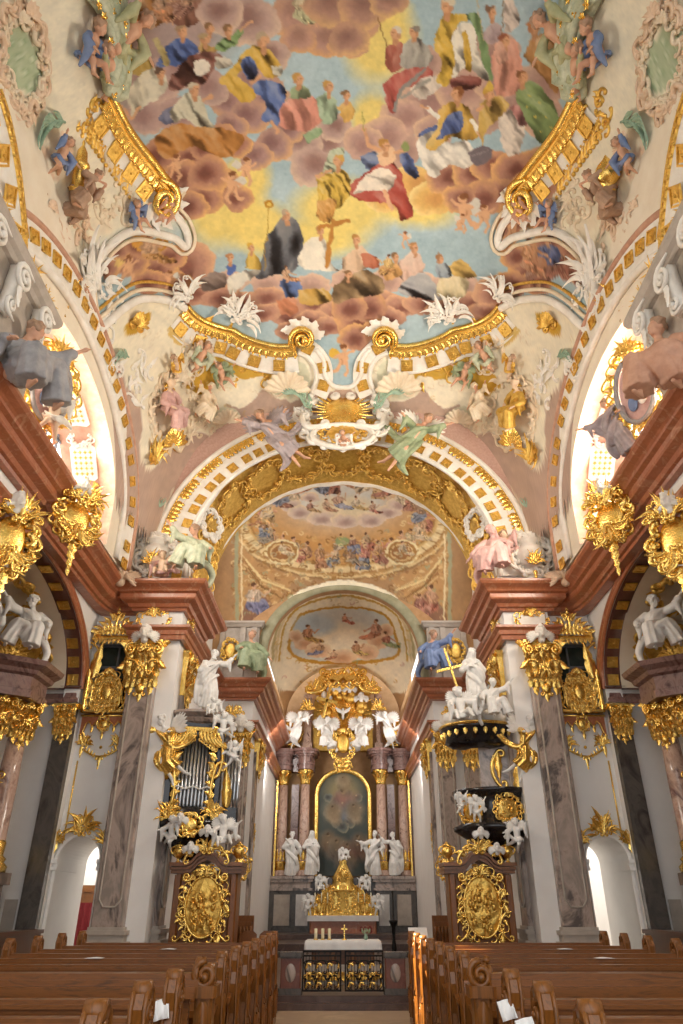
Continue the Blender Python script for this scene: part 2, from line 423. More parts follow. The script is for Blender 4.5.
# ================================================================ vaults (grids, painted per vertex later)
def vault_grid(name, xs, ys, fz, keep=None):
    X, Y = np.meshgrid(xs, ys)
    Z = np.vectorize(fz)(X, Y)
    nx, ny = len(xs), len(ys)
    me = bpy.data.meshes.new(name)
    co = np.stack([X, Y, Z], -1).reshape(-1, 3).astype(np.float32)
    me.vertices.add(nx*ny); me.vertices.foreach_set('co', co.ravel())
    i = np.arange(nx*ny).reshape(ny, nx)
    q = np.stack([i[:-1, :-1], i[1:, :-1], i[1:, 1:], i[:-1, 1:]], -1).reshape(-1, 4)
    if keep is not None:
        k = keep(co[:, 0], co[:, 1], co[:, 2]); q = q[k[q].all(1)]
    n = len(q)
    me.loops.add(n*4); me.loops.foreach_set('vertex_index', q.ravel().astype(np.int32))
    me.polygons.add(n); me.polygons.foreach_set('loop_start', np.arange(0, n*4, 4, dtype=np.int32)); me.polygons.foreach_set('loop_total', np.full(n, 4, np.int32))
    me.polygons.foreach_set('use_smooth', np.ones(n, bool))
    me.materials.append(MATS['fresco']); me.update(calc_edges=True)
    o = bpy.data.objects.new(name, me); COL.objects.link(o); struct(o)
    return o, co
def set_paint(o, rgb):
    a = o.data.color_attributes.new('paint', 'FLOAT_COLOR', 'POINT')
    lin = np.where(rgb <= .04045, rgb/12.92, ((np.maximum(rgb, 0)+.055)/1.055)**2.4)
    a.data.foreach_set('color', np.concatenate([lin, np.ones((len(lin), 1))], 1).astype(np.float32).ravel())
def proj_np(co):
    w = co[:, 1]*CP+(co[:, 2]-EYE)*SP
    return CX+FOC*co[:, 0]/w, CY-FOC*((co[:, 2]-EYE)*CP-co[:, 1]*SP)/w
D_ = .028 if not globals().get('QUICK') else .08
nave, nave_co = vault_grid('ceiling_nave', np.arange(-5.58, 5.59, D_/1.0), np.arange(-2, 17.22, D_), vz, lambda x, y, z: z > 9.9)
pres, pres_co = vault_grid('ceiling_presbytery', np.arange(-4.96, 4.97, D_), np.arange(19, 25.95, D_), pz, lambda x, y, z: z > 9.52)
sanc, sanc_co = vault_grid('ceiling_sanctuary', np.arange(-2.932, 2.933, D_), np.arange(25.9, 36.5, .05), sz)

mb = MB(); mb.slab([(-5.5, 10)]+[(-5.5, 15.4), (5.5, 15.4), (5.5, 10)]+ell(0, 10, 5.1, 4.58, 0, 180, 48), YF-.05, YF-.005); struct(mb.build('trim_arch_spandrel', 'mauve'))
# ================================================================ great arch: soffit from the nave face inward
mb = MB(); rings = []
for k in range(9):
    u = k/8; Y = YF-.02+u*2.6; kx = 4.28-.28*u; kz = 4.12-.35*u
    rings.append([(x, Y, z-.0) for x, z in [(4.12-.1*u, 9.3)]+ell(0, 10, kx, kz, 0, 180, 48)+[(-4.12+.1*u, 9.3)]])
mb.loft(rings, close=False); struct(mb.build('trim_arch_soffit', 'gold_paint'))
# ================================================================ light
wd = bpy.data.worlds.new('world'); SC.world = wd; wd.use_nodes = True
bg = wd.node_tree.nodes['Background']; bg.inputs[0].default_value = (.95, .975, 1.0, 1); bg.inputs[1].default_value = 1.65
def area(name, loc, tgt, sx, sy, e, col=(1, .97, .92)):
    l = bpy.data.lights.new(name, 'AREA'); l.shape = 'RECTANGLE'; l.size = sx; l.size_y = sy; l.energy = e; l.color = col
    o = bpy.data.objects.new(name, l); COL.objects.link(o); o.location = loc
    o.rotation_euler = (V(tgt)-V(loc)).to_track_quat('-Z', 'Y').to_euler(); return o
for s in (-1, 1):
    area('nave_window_light', (s*5.85, 11.6, 10.2), (0, 11.6, 10.6), 4.6, 1.7, 320 if s < 0 else 580, (1, .92, .78))
    area('nave_window_light', (s*7.0, 3.6, 11), (0, 5.6, 9.8), 4.5, 3.6, 560 if s < 0 else 680, (1, .93, .8))
    area('presbytery_window_light', (s*5.25, 22.2, 11.6), (0, 22.2, 9), 2.2, 3.0, 190)
    mb = MB(); mb.box(s*5.26, s*5.29, 20.9, 23.4, 9.9, 13.2); struct(mb.build('window_3' if s < 0 else 'window_4', 'window_glow'))
    area('altar_fill_light', (s*3.15, 31.2, 7.4), (-s*1.2, 36.2, 5.6), 1.0, 3.0, 190 if s < 0 else 130)  # added lamps against the solid side walls, to brighten the high altar columns
    area('sanctuary_window_light', (s*3.2, 33.8, 8.9), (0, 34.5, 7.5), 2, 3, 70 if s < 0 else 95)
sl = bpy.data.lights.new('sunbeam', 'SPOT'); sl.energy = 60000; sl.spot_size = math.radians(8.5); sl.spot_blend = .3; sl.shadow_soft_size = .03; sl.color = (1, .9, .72)
so = bpy.data.objects.new('sunbeam', sl); COL.objects.link(so); so.location = (-6.3, 12.3, 11.3); so.rotation_euler = (V((1.15, 11.9, .95))-V(so.location)).to_track_quat('-Z', 'Y').to_euler()
vs = SC.view_settings
SC.display_settings.display_device = 'sRGB'
vs.view_transform = 'Standard'; vs.look = 'None'; vs.gamma = 1; vs.exposure = 0.3; vs.use_curve_mapping = False
# ================================================================ frescoes: the paintings themselves
rng = np.random.default_rng(7); random.seed(11)
class Paint:
    """a painter's canvas over photo coordinates, k pixels per unit"""
    def __init__(s, w, h, k, base):
        s.k = k; s.H, s.W = int(h*k), int(w*k)
        s.a = np.empty((s.H, s.W, 3), np.float32); s.a[:] = s.c(base)
    def c(s, h):
        if isinstance(h, str): h = h.lstrip('#'); return np.array([int(h[i:i+2], 16)/255 for i in (0, 2, 4)], np.float32)
        return np.asarray(h, np.float32)
    def win(s, x0, y0, x1, y1):
        k = s.k; x0 = max(0, int(x0*k)-2); y0 = max(0, int(y0*k)-2); x1 = min(s.W, int(x1*k)+3); y1 = min(s.H, int(y1*k)+3)
        if x1 <= x0 or y1 <= y0: return None
        Y, X = np.mgrid[y0:y1, x0:x1]
        return (slice(y0, y1), slice(x0, x1)), (X+.5)/k, (Y+.5)/k
    def mix(s, sl, m, col): s.a[sl] += (s.c(col)-s.a[sl])*m[..., None]
    def poly(s, pts, col, al=1, soft=.35):
        xs = [p[0] for p in pts]; ys = [p[1] for p in pts]
        w = s.win(min(xs)-2, min(ys)-2, max(xs)+2, max(ys)+2)
        if not w: return
        sl, X, Y = w; ins = np.zeros(X.shape, bool); d = np.full(X.shape, 1e9)
        n = len(pts)
        for i in range(n):
            (xa, ya), (xb, yb) = pts[i], pts[(i+1) % n]
            c = ((ya > Y) != (yb > Y)) & (X < (xb-xa)*(Y-ya)/((yb-ya) or 1e-9)+xa); ins ^= c
            L = (xb-xa)**2+(yb-ya)**2 or 1e-9
            t = np.clip(((X-xa)*(xb-xa)+(Y-ya)*(yb-ya))/L, 0, 1)
            d = np.minimum(d, (X-xa-t*(xb-xa))**2+(Y-ya-t*(yb-ya))**2)
        d = np.sqrt(d)*np.where(ins, 1, -1)
        s.mix(sl, np.clip(d/soft*.5+.5, 0, 1)*al, col)
    def smooth(s, pts, col, al=1, soft=.35, n=6):
        q = interp([(x, y, 0) for x, y in pts+[pts[0]]], len(pts)*n)
        s.poly([(p.x, p.y) for p in q], col, al, soft)
    def drape(s, pts, col, ang=70, per=5, amp=.3, n=5, seed=0):
        """a painted cloth: the outline filled with folds that run along ang, lit from the upper left"""
        q = [(p.x, p.y) for p in interp([(x, y, 0) for x, y in list(pts)+[pts[0]]], len(pts)*n)]
        xs = [p[0] for p in q]; ys = [p[1] for p in q]; w = s.win(min(xs)-2, min(ys)-2, max(xs)+2, max(ys)+2)
        if not w: return
        sl, X, Y = w; old = s.a[sl].copy(); s.poly(q, (0, 0, 0), 1, .35)
        d0 = old.sum(-1); m = np.where(d0 > .02, 1-s.a[sl].sum(-1)/np.maximum(d0, .02), 0).clip(0, 1)[..., None]
        a = math.radians(ang); u = X*math.sin(a)-Y*math.cos(a); v = X*math.cos(a)+Y*math.sin(a)
        u = u+.5*per*np.sin(v/per*.5+seed)+.35*per*np.sin((u-v)/per*.45+3*seed); rg = np.random.default_rng(int(abs(seed)*97+xs[0]*13+ys[0]*7) % 99991)
        def vn(a_, b_):
            g = rg.standard_normal((64, 64)); i = np.floor(a_).astype(int); j = np.floor(b_).astype(int); fa = a_-i; fb = b_-j; fa = fa*fa*(3-2*fa); fb = fb*fb*(3-2*fb)
            return g[i % 64, j % 64]*(1-fa)*(1-fb)+g[(i+1) % 64, j % 64]*fa*(1-fb)+g[i % 64, (j+1) % 64]*(1-fa)*fb+g[(i+1) % 64, (j+1) % 64]*fa*fb
        n1 = vn(u/per*1.5, v/per*.36); n2 = vn(u/per*3+9, v/per*.8); f = np.clip(n1*.62+n2*.34, -1.3, 1.3)+.35*(1-2*np.abs(np.clip(n1, -1, 1)))-.1
        cx, cy = np.mean(xs), np.mean(ys); L = max(max(xs)-min(xs), max(ys)-min(ys)); g = -((X-cx)*.6+(Y-cy)*.7)/L
        k = (f*amp*.82+g*.35)[..., None]; c = s.c(col); c = c*.86+(c.mean()*.6+np.array([.76, .66, .56])*.4)*.14; fill = np.where(k < 0, c*(1+k*1.1)+np.array([.02, -.01, -.02])*-k, c+(np.array([1, .97, .9])-c)*k*.8)
        s.a[sl] = old*(1-m)+np.clip(fill, 0, 1)*m
    def ell(s, x, y, rx, ry, col, rot=0, al=1, soft=.25):
        r = max(rx, ry)*1.3+1; w = s.win(x-r, y-r, x+r, y+r)
        if not w: return
        sl, X, Y = w; c, n = math.cos(math.radians(rot)), math.sin(math.radians(rot))
        u = ((X-x)*c+(Y-y)*n)/rx; v = (-(X-x)*n+(Y-y)*c)/ry
        d = np.sqrt(u*u+v*v)
        s.mix(sl, np.clip((1-d)/soft+.5, 0, 1)*al, col)
    def line(s, pts, w, col, al=1, taper=0):
        n = len(pts)
        for i in range(n-1):
            (xa, ya), (xb, yb) = pts[i][:2], pts[i+1][:2]
            ww = w*(1-taper*(i/(n-1 or 1)))
            W = s.win(min(xa, xb)-ww-1, min(ya, yb)-ww-1, max(xa, xb)+ww+1, max(ya, yb)+ww+1)
            if not W: continue
            sl, X, Y = W; L = (xb-xa)**2+(yb-ya)**2 or 1e-9
            t = np.clip(((X-xa)*(xb-xa)+(Y-ya)*(yb-ya))/L, 0, 1)
            d = np.sqrt((X-xa-t*(xb-xa))**2+(Y-ya-t*(yb-ya))**2)
            s.mix(sl, np.clip(ww*.5-d+.3, 0, 1)*al, col)
    def cloud(s, balls, core='#8a5c4e', mid='#b58873', rim='#dfae72', glow=(300, 190)):
        for b in balls:
            x, y, r = b[:3]; ry = r*(b[3] if len(b) > 3 else .85)
            w = s.win(x-r*1.2, y-ry*1.2, x+r*1.2, y+ry*1.2)
            if not w: continue
            sl, X, Y = w; u = (X-x)/r; v = (Y-y)/ry; an = np.arctan2(v, u)
            d = np.sqrt(u*u+v*v)+.05*np.sin(3*an+x)+.03*np.sin(7*an+y); m = np.clip((1-d)/.09, 0, 1); m = m*m*(3-2*m)
            lx, ly = glow[0]-x, glow[1]-y; L = math.hypot(lx, ly) or 1; lx /= L; ly /= L
            lit = np.clip(.5+.75*(u*lx+v*ly), 0, 1)
            t1 = np.clip((np.sqrt((u+.22*lx)**2+(v+.22*ly)**2)-.1)/.6, 0, 1)[..., None]; t1 = t1*t1*(3-2*t1)
            t2 = (np.clip((d-.5)/.42, 0, 1)*(.25+.75*lit))[..., None]
            col = s.c(core)*(1-t1)+s.c(mid)*t1; col = col*(1-t2)+s.c(rim)*t2
            s.a[sl] += (col-s.a[sl])*m[..., None]
    def fig(s, x, y, h, robe, top=None, skin='#d8a67e', hair='#6b4a35', f=1, pose=0, wing=None, lean=0):
        """a small painted seated (0), standing (1) or flying (2) figure, h tall, f facing"""
        top = top or robe; mute = lambda q: s.c(q)*.74+s.c('#c9ab93')*.26; robe, top, skin = mute(robe), mute(top), mute(skin); k = h/40; rn = random.Random(int(x*7+y*13))
        def pt(a, b): return (x+f*a*k*(1.32 if b > -15 else 1.0)+lean*b*k*.3, y+b*k)
        sh = lambda c, m: np.clip(s.c(c)*m, 0, 1)
        if wing:
            for o in (-1, 1): s.smooth([pt(o*3, -8), pt(o*10, -19), pt(o*19, -20), pt(o*16, -9), pt(o*9, -1)], sh(wing, 1 if o < 0 else .88))
            for i in range(4): s.line([pt(-6-2*i, -10), pt(-10-2.5*i, -17)], .8*k, sh(wing, .75), .6)
        if pose == 0: low = [pt(-7, 0), pt(2, -3), pt(12, 0), pt(15, 7), pt(13, 17), pt(8, 20), pt(2, 18), pt(-4, 14), pt(-9, 9)]
        elif pose == 1: low = [pt(-5, -4), pt(5, -4), pt(8, 8), pt(10, 20), pt(2, 21), pt(-8, 20), pt(-7, 8)]
        else: low = [pt(-5, -3), pt(5, -3), pt(12, 4), pt(22, 7), pt(24, 12), pt(12, 13), pt(0, 9), pt(-7, 4)]
        s.drape(low, robe, 90-35*f, 4.2*k, .34, 5, x)
        cx = sum(p[0] for p in low)/len(low); cy = sum(p[1] for p in low)/len(low)
        for i in range(7):
            a, b = rn.choice(low), rn.choice(low); q = rn.uniform(.45, .85); o = rn.uniform(-3, 3)*k
            s.line([(cx+(a[0]-cx)*.3, cy+(a[1]-cy)*.3), ((a[0]*.6+cx*.4)+o, (a[1]*.6+cy*.4)), (cx+(a[0]-cx)*q+o, cy+(a[1]-cy)*q)], rn.uniform(1.6, 3)*k, sh(robe, rn.choice((.62, .72, 1.22, 1.35))), .75)
        for o in (0, 1): s.line([pt(6+o*5, 17 if pose < 2 else 10), pt(7+o*6, 22 if pose < 2 else 12)], 2.2*k, skin)
        s.drape([pt(-6, -13), pt(0, -15), pt(6, -13), pt(7, -5), pt(5, 1), pt(-6, 2), pt(-7, -5)], top, 80, 3.6*k, .3, 5, y)
        for i in range(4): s.line([pt(rn.uniform(-4, 4), -12), pt(rn.uniform(-4, 4), 0)], 1.6*k, sh(top, rn.choice((.7, 1.25))), .6)
        u = rn.choice((-12, -6, 0, 4))
        s.line([pt(5, -11), pt(10, -6), pt(15, -6+u)], 3*k, sh(top, .92)); s.line([pt(11.5, -6+u*.4), pt(15.5, -7+u)], 2.2*k, skin); s.ell(*pt(16, -7.5+u), 1.7*k, 1.5*k, skin)
        s.line([pt(-5, -11), pt(-8, -5), pt(-2, -2)], 3*k, sh(top, .8)); s.ell(*pt(-1, -2), 1.6*k, 1.4*k, skin)
        s.line([pt(0, -16), pt(0, -13)], 2.6*k, sh(skin, .85))
        s.ell(*pt(.5, -19), 3.5*k, 4.1*k, skin); s.ell(*pt(-1, -21), 3.6*k, 2.9*k, hair); s.ell(*pt(1.6, -18.2), 1.9*k, 2.4*k, skin)
        s.line([pt(1, -19), pt(3, -19)], .5*k, sh(skin, .55)); s.line([pt(2.2, -18.5), pt(2.8, -17.4)], .5*k, sh(skin, .6))
    def putto(s, x, y, h, f=1, wing='#d9d2c4', skin='#dfae86'):
        k = h/20; pt = lambda a, b: (x+f*a*k, y+b*k)
        if wing: s.smooth([pt(-2, -4), pt(-8, -8), pt(-11, -3), pt(-6, 1)], wing)
        s.ell(*pt(0, 0), 4*k, 5*k, skin, 20*f); s.line([pt(-2, 4), pt(-5, 9), pt(-8, 10)], 3.2*k, skin); s.line([pt(2, 4), pt(4, 9), pt(2, 13)], 3.2*k, skin)
        s.line([pt(3, -3), pt(8, -6)], 2.4*k, skin); s.line([pt(-3, -3), pt(-7, 0)], 2.4*k, skin)
        s.ell(*pt(1, -7.5), 2.8*k, 3*k, skin); s.ell(*pt(0, -9), 2.7*k, 1.8*k, '#8a5a3a'); s.line([pt(-2, 1), pt(0, 5)], 1.2*k, '#b57f5c', .7)
    def warp(s, amp=1.2, cell=5, seed=3):
        r = np.random.default_rng(seed); k = s.k
        def vn(cell):
            g = r.standard_normal((int(s.H/cell)+3, int(s.W/cell)+3)).astype(np.float32)
            yy = np.arange(s.H)/cell; xx = np.arange(s.W)/cell
            y0 = yy.astype(int); x0 = xx.astype(int); fy = (yy-y0)[:, None]; fx = (xx-x0)[None]
            fy = fy*fy*(3-2*fy); fx = fx*fx*(3-2*fx)
            return g[y0][:, x0]*(1-fy)*(1-fx)+g[y0+1][:, x0]*fy*(1-fx)+g[y0][:, x0+1]*(1-fy)*fx+g[y0+1][:, x0+1]*fy*fx
        dx = (vn(cell*k)+.6*vn(cell*k*.4))*amp*k*.6; dy = (vn(cell*k)+.6*vn(cell*k*.4))*amp*k*.6
        Y, X = np.mgrid[0:s.H, 0:s.W]
        s.a = s.a[np.clip(Y+dy, 0, s.H-1).astype(int), np.clip(X+dx, 0, s.W-1).astype(int)]
        b = (vn(3*k)*.5+vn(9*k)*.5+vn(1.2*k)*.35)*.028
        s.a = np.clip(s.a*(1+b[..., None])+b[..., None]*np.array([.2, .1, 0]), 0, 1)
    def sample(s, x, y):
        x = np.clip(x*s.k-.5, 0, s.W-1.001); y = np.clip(y*s.k-.5, 0, s.H-1.001)
        x0 = x.astype(int); y0 = y.astype(int); fx = (x-x0)[:, None]; fy = (y-y0)[:, None]; a = s.a
        return a[y0, x0]*(1-fx)*(1-fy)+a[y0, x0+1]*fx*(1-fy)+a[y0+1, x0]*(1-fx)*fy+a[y0+1, x0+1]*fx*fy
def mir(pts): return [(686-x, y) for x, y in pts]
def both(f):
    f(lambda p: p, 1); f(mir, -1)

def paint_nave():
    c = Paint(683, 560, 2.6, '#f4ead1')
    # pink-mauve grounds round the borders of the vault
    def g(m, q):
        c.smooth(m([(96, 340), (112, 352), (126, 384), (136, 398), (142, 424), (140, 452), (150, 470), (176, 446), (196, 432), (214, 436), (228, 420), (226, 404), (240, 408), (252, 402), (262, 390), (276, 398), (292, 402), (304, 396), (316, 386), (330, 392), (343, 388), (343, 440), (250, 440), (180, 480), (150, 540), (110, 540), (108, 420), (100, 370)]), '#c0a594')
        c.smooth(m([(0, 96), (16, 104), (28, 116), (24, 128), (33, 140), (30, 152), (37, 166), (34, 180), (42, 196), (40, 214), (28, 224), (18, 240), (0, 250)]), '#b89b8b')
        for i in range(60):       # diaper of small marks
            t = i/60
        # green diapered cartouches
        c.smooth(m([(0, 34), (22, 26), (30, 40), (38, 50), (36, 62), (46, 72), (48, 88), (30, 92), (14, 90), (0, 94)]), '#b7c3a1')
        c.smooth(m([(22, 246), (30, 228), (44, 218), (56, 216), (64, 232), (62, 252), (50, 262), (30, 266)]), '#c3c9a6')
        for i in range(-6, 20):
            c.line(m([(i*6-20, 20), (i*6+30, 96)]), .7, '#e4e6cf', .55) if i*6 < 30 else None
            c.line(m([(20+i*4, 268), (50+i*4, 212)]), .6, '#98a67e', .5) if 0 <= i < 7 else None
        for (x, y) in [(10, 45), (22, 42), (8, 58), (20, 56), (32, 58), (12, 72), (26, 72), (38, 76), (10, 85), (30, 86)]:
            c.ell(*m([(x, y)])[0], 4.5, 4, '#9bb08a', al=.7); c.ell(*m([(x, y)])[0], 2.4, 2.2, '#d5dcc0', al=.9)
        # gold diapers
        c.smooth(m([(124, 328), (132, 318), (150, 312), (148, 322), (138, 332), (128, 336)]), '#cfa23c')
        c.smooth(m([(222, 348), (246, 362), (284, 372), (296, 372), (284, 382), (262, 376), (244, 380), (228, 370), (214, 356)]), '#d3a846')
        c.smooth(m([(196, 372), (214, 362), (220, 376), (206, 392), (190, 396), (184, 386)]), '#cda03f')
        c.smooth(m([(166, 330), (180, 322), (200, 336), (194, 348), (176, 344)]), '#d9b25a', .8)
        # soft shell grounds
        c.smooth(m([(280, 366), (296, 360), (308, 368), (308, 384), (292, 398), (276, 396), (270, 382)]), '#dfdcc0')
        c.smooth(m([(216, 408), (226, 406), (238, 412), (240, 424), (226, 428), (216, 420)]), '#dfd8bc')
        c.smooth(m([(146, 410), (156, 392), (176, 386), (196, 394), (204, 410), (196, 428), (176, 440), (156, 436)]), '#eadbc0')
        for (x, y, r) in [(34, 150, 16), (60, 140, 14), (70, 175, 16), (92, 196, 14), (100, 225, 12)]:
            c.ell(*m([(x, y)])[0], r, r*.6, '#ecd9bd', 30*q, .6, .8)
        for (x, y, rr) in [(45, 152, 10), (60, 160, 9), (84, 178, 8), (75, 196, 9), (52, 176, 8)]: c.ell(*m([(x, y)])[0], rr, rr*.45, '#d9ad8e', 25*q, .6, .6)
        for i in range(90):       # pale stucco tracery painted on the ground
            x, y = random.uniform(0, 120), random.uniform(95, 300)
            if x > 20+ (y-95)*.4: continue
            px, py = m([(x, y)])[0]
            c.line([(px+3*math.cos(a/3)*(1-a/14), py+2.4*math.sin(a/3)*(1-a/14)) for a in range(12)], .8, '#d8b497', .55)
        for i in range(110):
            x, y = random.uniform(110, 330), random.uniform(318, 420); px, py = m([(x, y)])[0]
            c.line([(px+4*math.cos(a/2.6+x)*(1-a/14), py+3*math.sin(a/2.6+x)*(1-a/14)) for a in range(11)], .7, random.choice(('#d7b68f', '#cfa856', '#dcc9ab', '#c9b08f')), .5)
    both(g)
    # rows of tiny crosses in the mauve
    Lh = [(108, 96), (116, 126)]
    # ------------------------------------------------ the great fresco
    LB = [(116, -2), (124, 20), (112, 40), (122, 62), (106, 92), (124, 126), (150, 160), (171, 186), (165, 208), (186, 226), (186, 244), (172, 238), (160, 232), (140, 228), (124, 231), (106, 244), (92, 262), (88, 290), (94, 330), (106, 322), (120, 308), (140, 298), (160, 299), (176, 304), (188, 310), (204, 320), (220, 327), (233, 329), (243, 335), (262, 343), (282, 347), (300, 346), (313, 350), (321, 360), (322, 374), (330, 384), (343, 386)]
    body = LB+mir(LB)[::-1]
    c.poly(body, '#a9bfc6')
    sky = [(270, 70, 60, 28), (370, 90, 26, 16), (210, 235, 50, 18), (278, 190, 26, 16), (270, 325, 44, 14), (410, 325, 46, 15), (300, 30, 80, 30), (430, 222, 70, 14), (140, 260, 40, 26), (555, 280, 40, 20), (530, 15, 40, 22)]
    for x, y, a, b in sky: c.ell(x, y, a, b, '#b4c8ce', al=.8, soft=.7)
    for x, y, a, b, r in [(380, 40, 34, 42, 10), (225, 205, 34, 44, 35), (258, 225, 30, 24, 0), (340, 210, 46, 30, 0), (372, 120, 22, 26, 0), (300, 240, 60, 18, 0), (410, 205, 44, 20, 10), (365, 10, 40, 20, 0), (248, 180, 20, 26, 20)]:
        c.ell(x, y, a, b, '#edd47c', r, .95, .6)
    K = dict(core='#94726a', mid='#b99c92', rim='#d8bca6'); O = dict(core='#7f5145', mid='#b48470', rim='#e3b176'); Y2 = dict(core='#cf9a5c', mid='#e3b56c', rim='#f2da96'); F = c.fig
    def A(f, pts): return [f(p) for p in pts]
    q1 = lambda p: (100+p[0]*.3543, p[1]*.3546); q2 = lambda p: (342+p[0]*.3543, p[1]*.3546); q3 = lambda p: (180+p[0]*.4685, 180+p[1]*.468)
    def cl(f, balls, k, st): c.cloud([f(b[:2])+(b[2]*k,)+tuple(b[3:]) for b in balls], **st)
    def hd(f, p, r=4.6, hair='#8a6a4c', skin='#d8a67e', fc=1):
        x, y = f(p); y += .8; r *= 1.12; c.line([(x, y), (x, y+r*1.7)], r*.9, '#c4916c'); c.ell(x, y, r*.82, r, skin); c.ell(x-fc*r*.3, y-r*.42, r*.85, r*.7, hair); c.ell(x+fc*r*.2, y+r*.12, r*.55, r*.68, skin); c.line([(x+fc*r*.05, y-r*.02), (x+fc*r*.6, y-r*.02)], .6, '#7d5440'); c.line([(x+fc*r*.4, y), (x+fc*r*.5, y+r*.35)], .5, '#a8765a'); c.ell(x-fc*r*.5, y+r*.4, r*.4, r*.5, '#b07c5c', al=.5)
    def arm(f, pts, w=4, col='#d8a67e'): c.line(A(f, pts), w, col); x, y = f(pts[-1]); c.ell(x, y, w*.6, w*.5, '#d8a67e')
    c.ell(160, 30, 66, 46, '#b0938a', al=.85, soft=.6); c.ell(128, 70, 30, 60, '#a98a80', al=.7, soft=.6)
    c.drape(A(q1, [(80, 60), (110, 0), (190, -10), (180, 60), (110, 80)]), '#b5783f', 60, 9, .35); c.drape(A(q1, [(180, 10), (230, -10), (310, -10), (300, 40), (250, 75), (200, 60)]), '#90604e', 70, 9, .3); F(160, 8, 30, '#a8683f', '#c79a78'); F(186, 4, 28, '#8d5a4c', '#b5856a', f=-1)
    cl(q1, [(620, -10, 130), (690, 60, 100), (560, 40, 90), (640, 110, 85, .6), (560, 110, 55, .8), (700, 130, 60, .6)], .355, dict(core='#a07a6c', mid='#bc9484', rim='#d9a878', glow=(300, 90)))
    F(302, 8, 34, '#b7bd8c', '#d5c79c'); cl(q2, [(-20, 10, 90), (60, 20, 80), (20, 110, 60), (130, 0, 60)], .355, dict(core='#957064', mid='#b28a78', rim='#d8ae7c', glow=(370, 60)))
    cl(q1, [(420, 60, 90), (340, 40, 70), (480, 160, 60), (640, 410, 60), (560, 400, 70), (600, 470, 70), (660, 360, 50), (500, 300, 60)], .355, K)
    cl(q1, [(470, 260, 62), (360, 290, 52), (530, 370, 50), (420, 330, 62), (370, 360, 52), (490, 410, 58), (440, 440, 50)], .355, dict(core='#8d6a66', mid='#b08d86', rim='#dcae80'))
    cl(q1, [(170, 440, 60), (210, 410, 50), (260, 450, 56), (340, 390, 52), (390, 410, 42), (300, 420, 48), (240, 500, 60), (350, 520, 56), (300, 560, 56), (260, 580, 50), (390, 560, 46), (310, 490, 64)], .355, O)
    cl(q1, [(150, 230, 80), (240, 190, 80), (130, 330, 60), (230, 330, 70), (310, 250, 60), (420, 230, 60)], .355, dict(core='#a07e78', mid='#b5978f', rim='#c9ac9c'))
    # left company
    c.drape(A(q1, [(195, 125), (225, 105), (260, 118), (278, 145), (250, 165), (220, 185), (190, 180), (160, 195), (172, 150)]), '#5068a6', 60, 8, .4); hd(q1, (232, 84), 5.2, '#a58a6c')
    hd(q1, (310, 76), 4.6); c.drape(A(q1, [(275, 140), (285, 118), (310, 128), (330, 140), (300, 155)]), '#c09a54', 80, 6); hd(q1, (297, 106), 5, '#b09a74'); c.drape(A(q1, [(318, 138), (345, 108), (372, 98), (398, 78), (404, 92), (385, 122), (350, 145)]), '#82a566', 40, 7, .35); arm(q1, [(395, 85), (418, 66), (430, 60)], 3); hd(q1, (362, 80), 4.6)
    c.drape(A(q1, [(245, 165), (290, 145), (335, 152), (345, 175), (320, 195), (290, 238), (240, 245), (198, 258), (195, 225), (222, 190)]), '#86554a', 50, 9, .45); c.drape(A(q1, [(262, 175), (290, 165), (310, 185), (300, 212), (272, 212)]), '#e6dccb', 70, 8, .25); c.drape(A(q1, [(325, 160), (365, 165), (372, 185), (330, 195)]), '#d8d0bc', 20, 6, .3)
    c.drape(A(q1, [(84, 190), (110, 165), (140, 160), (152, 185), (140, 212), (100, 215)]), '#c0a050', 70, 8, .35); hd(q1, (124, 138), 5.4, '#b59a6c'); c.drape(A(q1, [(150, 110), (165, 108), (195, 170), (180, 180)]), '#bda96a', 30, 6)
    c.drape(A(q1, [(88, 240), (125, 200), (160, 193), (188, 220), (184, 258), (150, 285), (112, 312), (90, 335), (84, 300), (72, 265)]), '#ddd6bd', 65, 9, .35); hd(q1, (172, 205), 5, '#6b5444'); c.line(A(q1, [(110, 300), (90, 335), (60, 300)]), 3, '#d8a67e')
    c.drape(A(q1, [(160, 330), (200, 300), (230, 290), (215, 340), (190, 350)]), '#6d7290', 60, 7, .3); c.drape(A(q1, [(214, 288), (255, 258), (292, 288), (304, 330), (325, 362), (275, 356), (240, 334), (215, 345), (196, 322)]), '#cfcab0', 75, 9, .38); hd(q1, (266, 248), 5.4, '#c9bda4'); arm(q1, [(290, 280), (312, 272)], 4)
    c.drape(A(q1, [(155, 385), (215, 350), (290, 358), (350, 362), (404, 385), (388, 425), (340, 445), (290, 422), (252, 412), (200, 446), (165, 436)]), '#c2803c', 35, 11, .45)
    c.drape(A(q1, [(400, 150), (440, 128), (484, 150), (510, 190), (500, 214), (470, 218), (440, 190), (412, 188), (388, 215), (432, 250), (438, 276), (400, 288), (356, 246), (336, 226), (374, 190)]), '#dcb044', 50, 10, .45); c.drape(A(q1, [(398, 168), (420, 158), (442, 185), (440, 225), (420, 225), (402, 200)]), '#5a70ac', 70, 8, .4); c.drape(A(q1, [(430, 226), (490, 228), (522, 248), (520, 290), (504, 352), (482, 345), (452, 335), (470, 292), (440, 262)]), '#5a72b0', 70, 10, .5); hd(q1, (460, 110), 6.4, '#b9a58a'); arm(q1, [(450, 215), (430, 232)], 4); c.line(A(q1, [(485, 345), (500, 372)]), 4, '#d8a67e'); c.drape(A(q1, [(482, 185), (510, 185), (514, 205), (490, 212)]), '#c9c3b0', 20, 5)
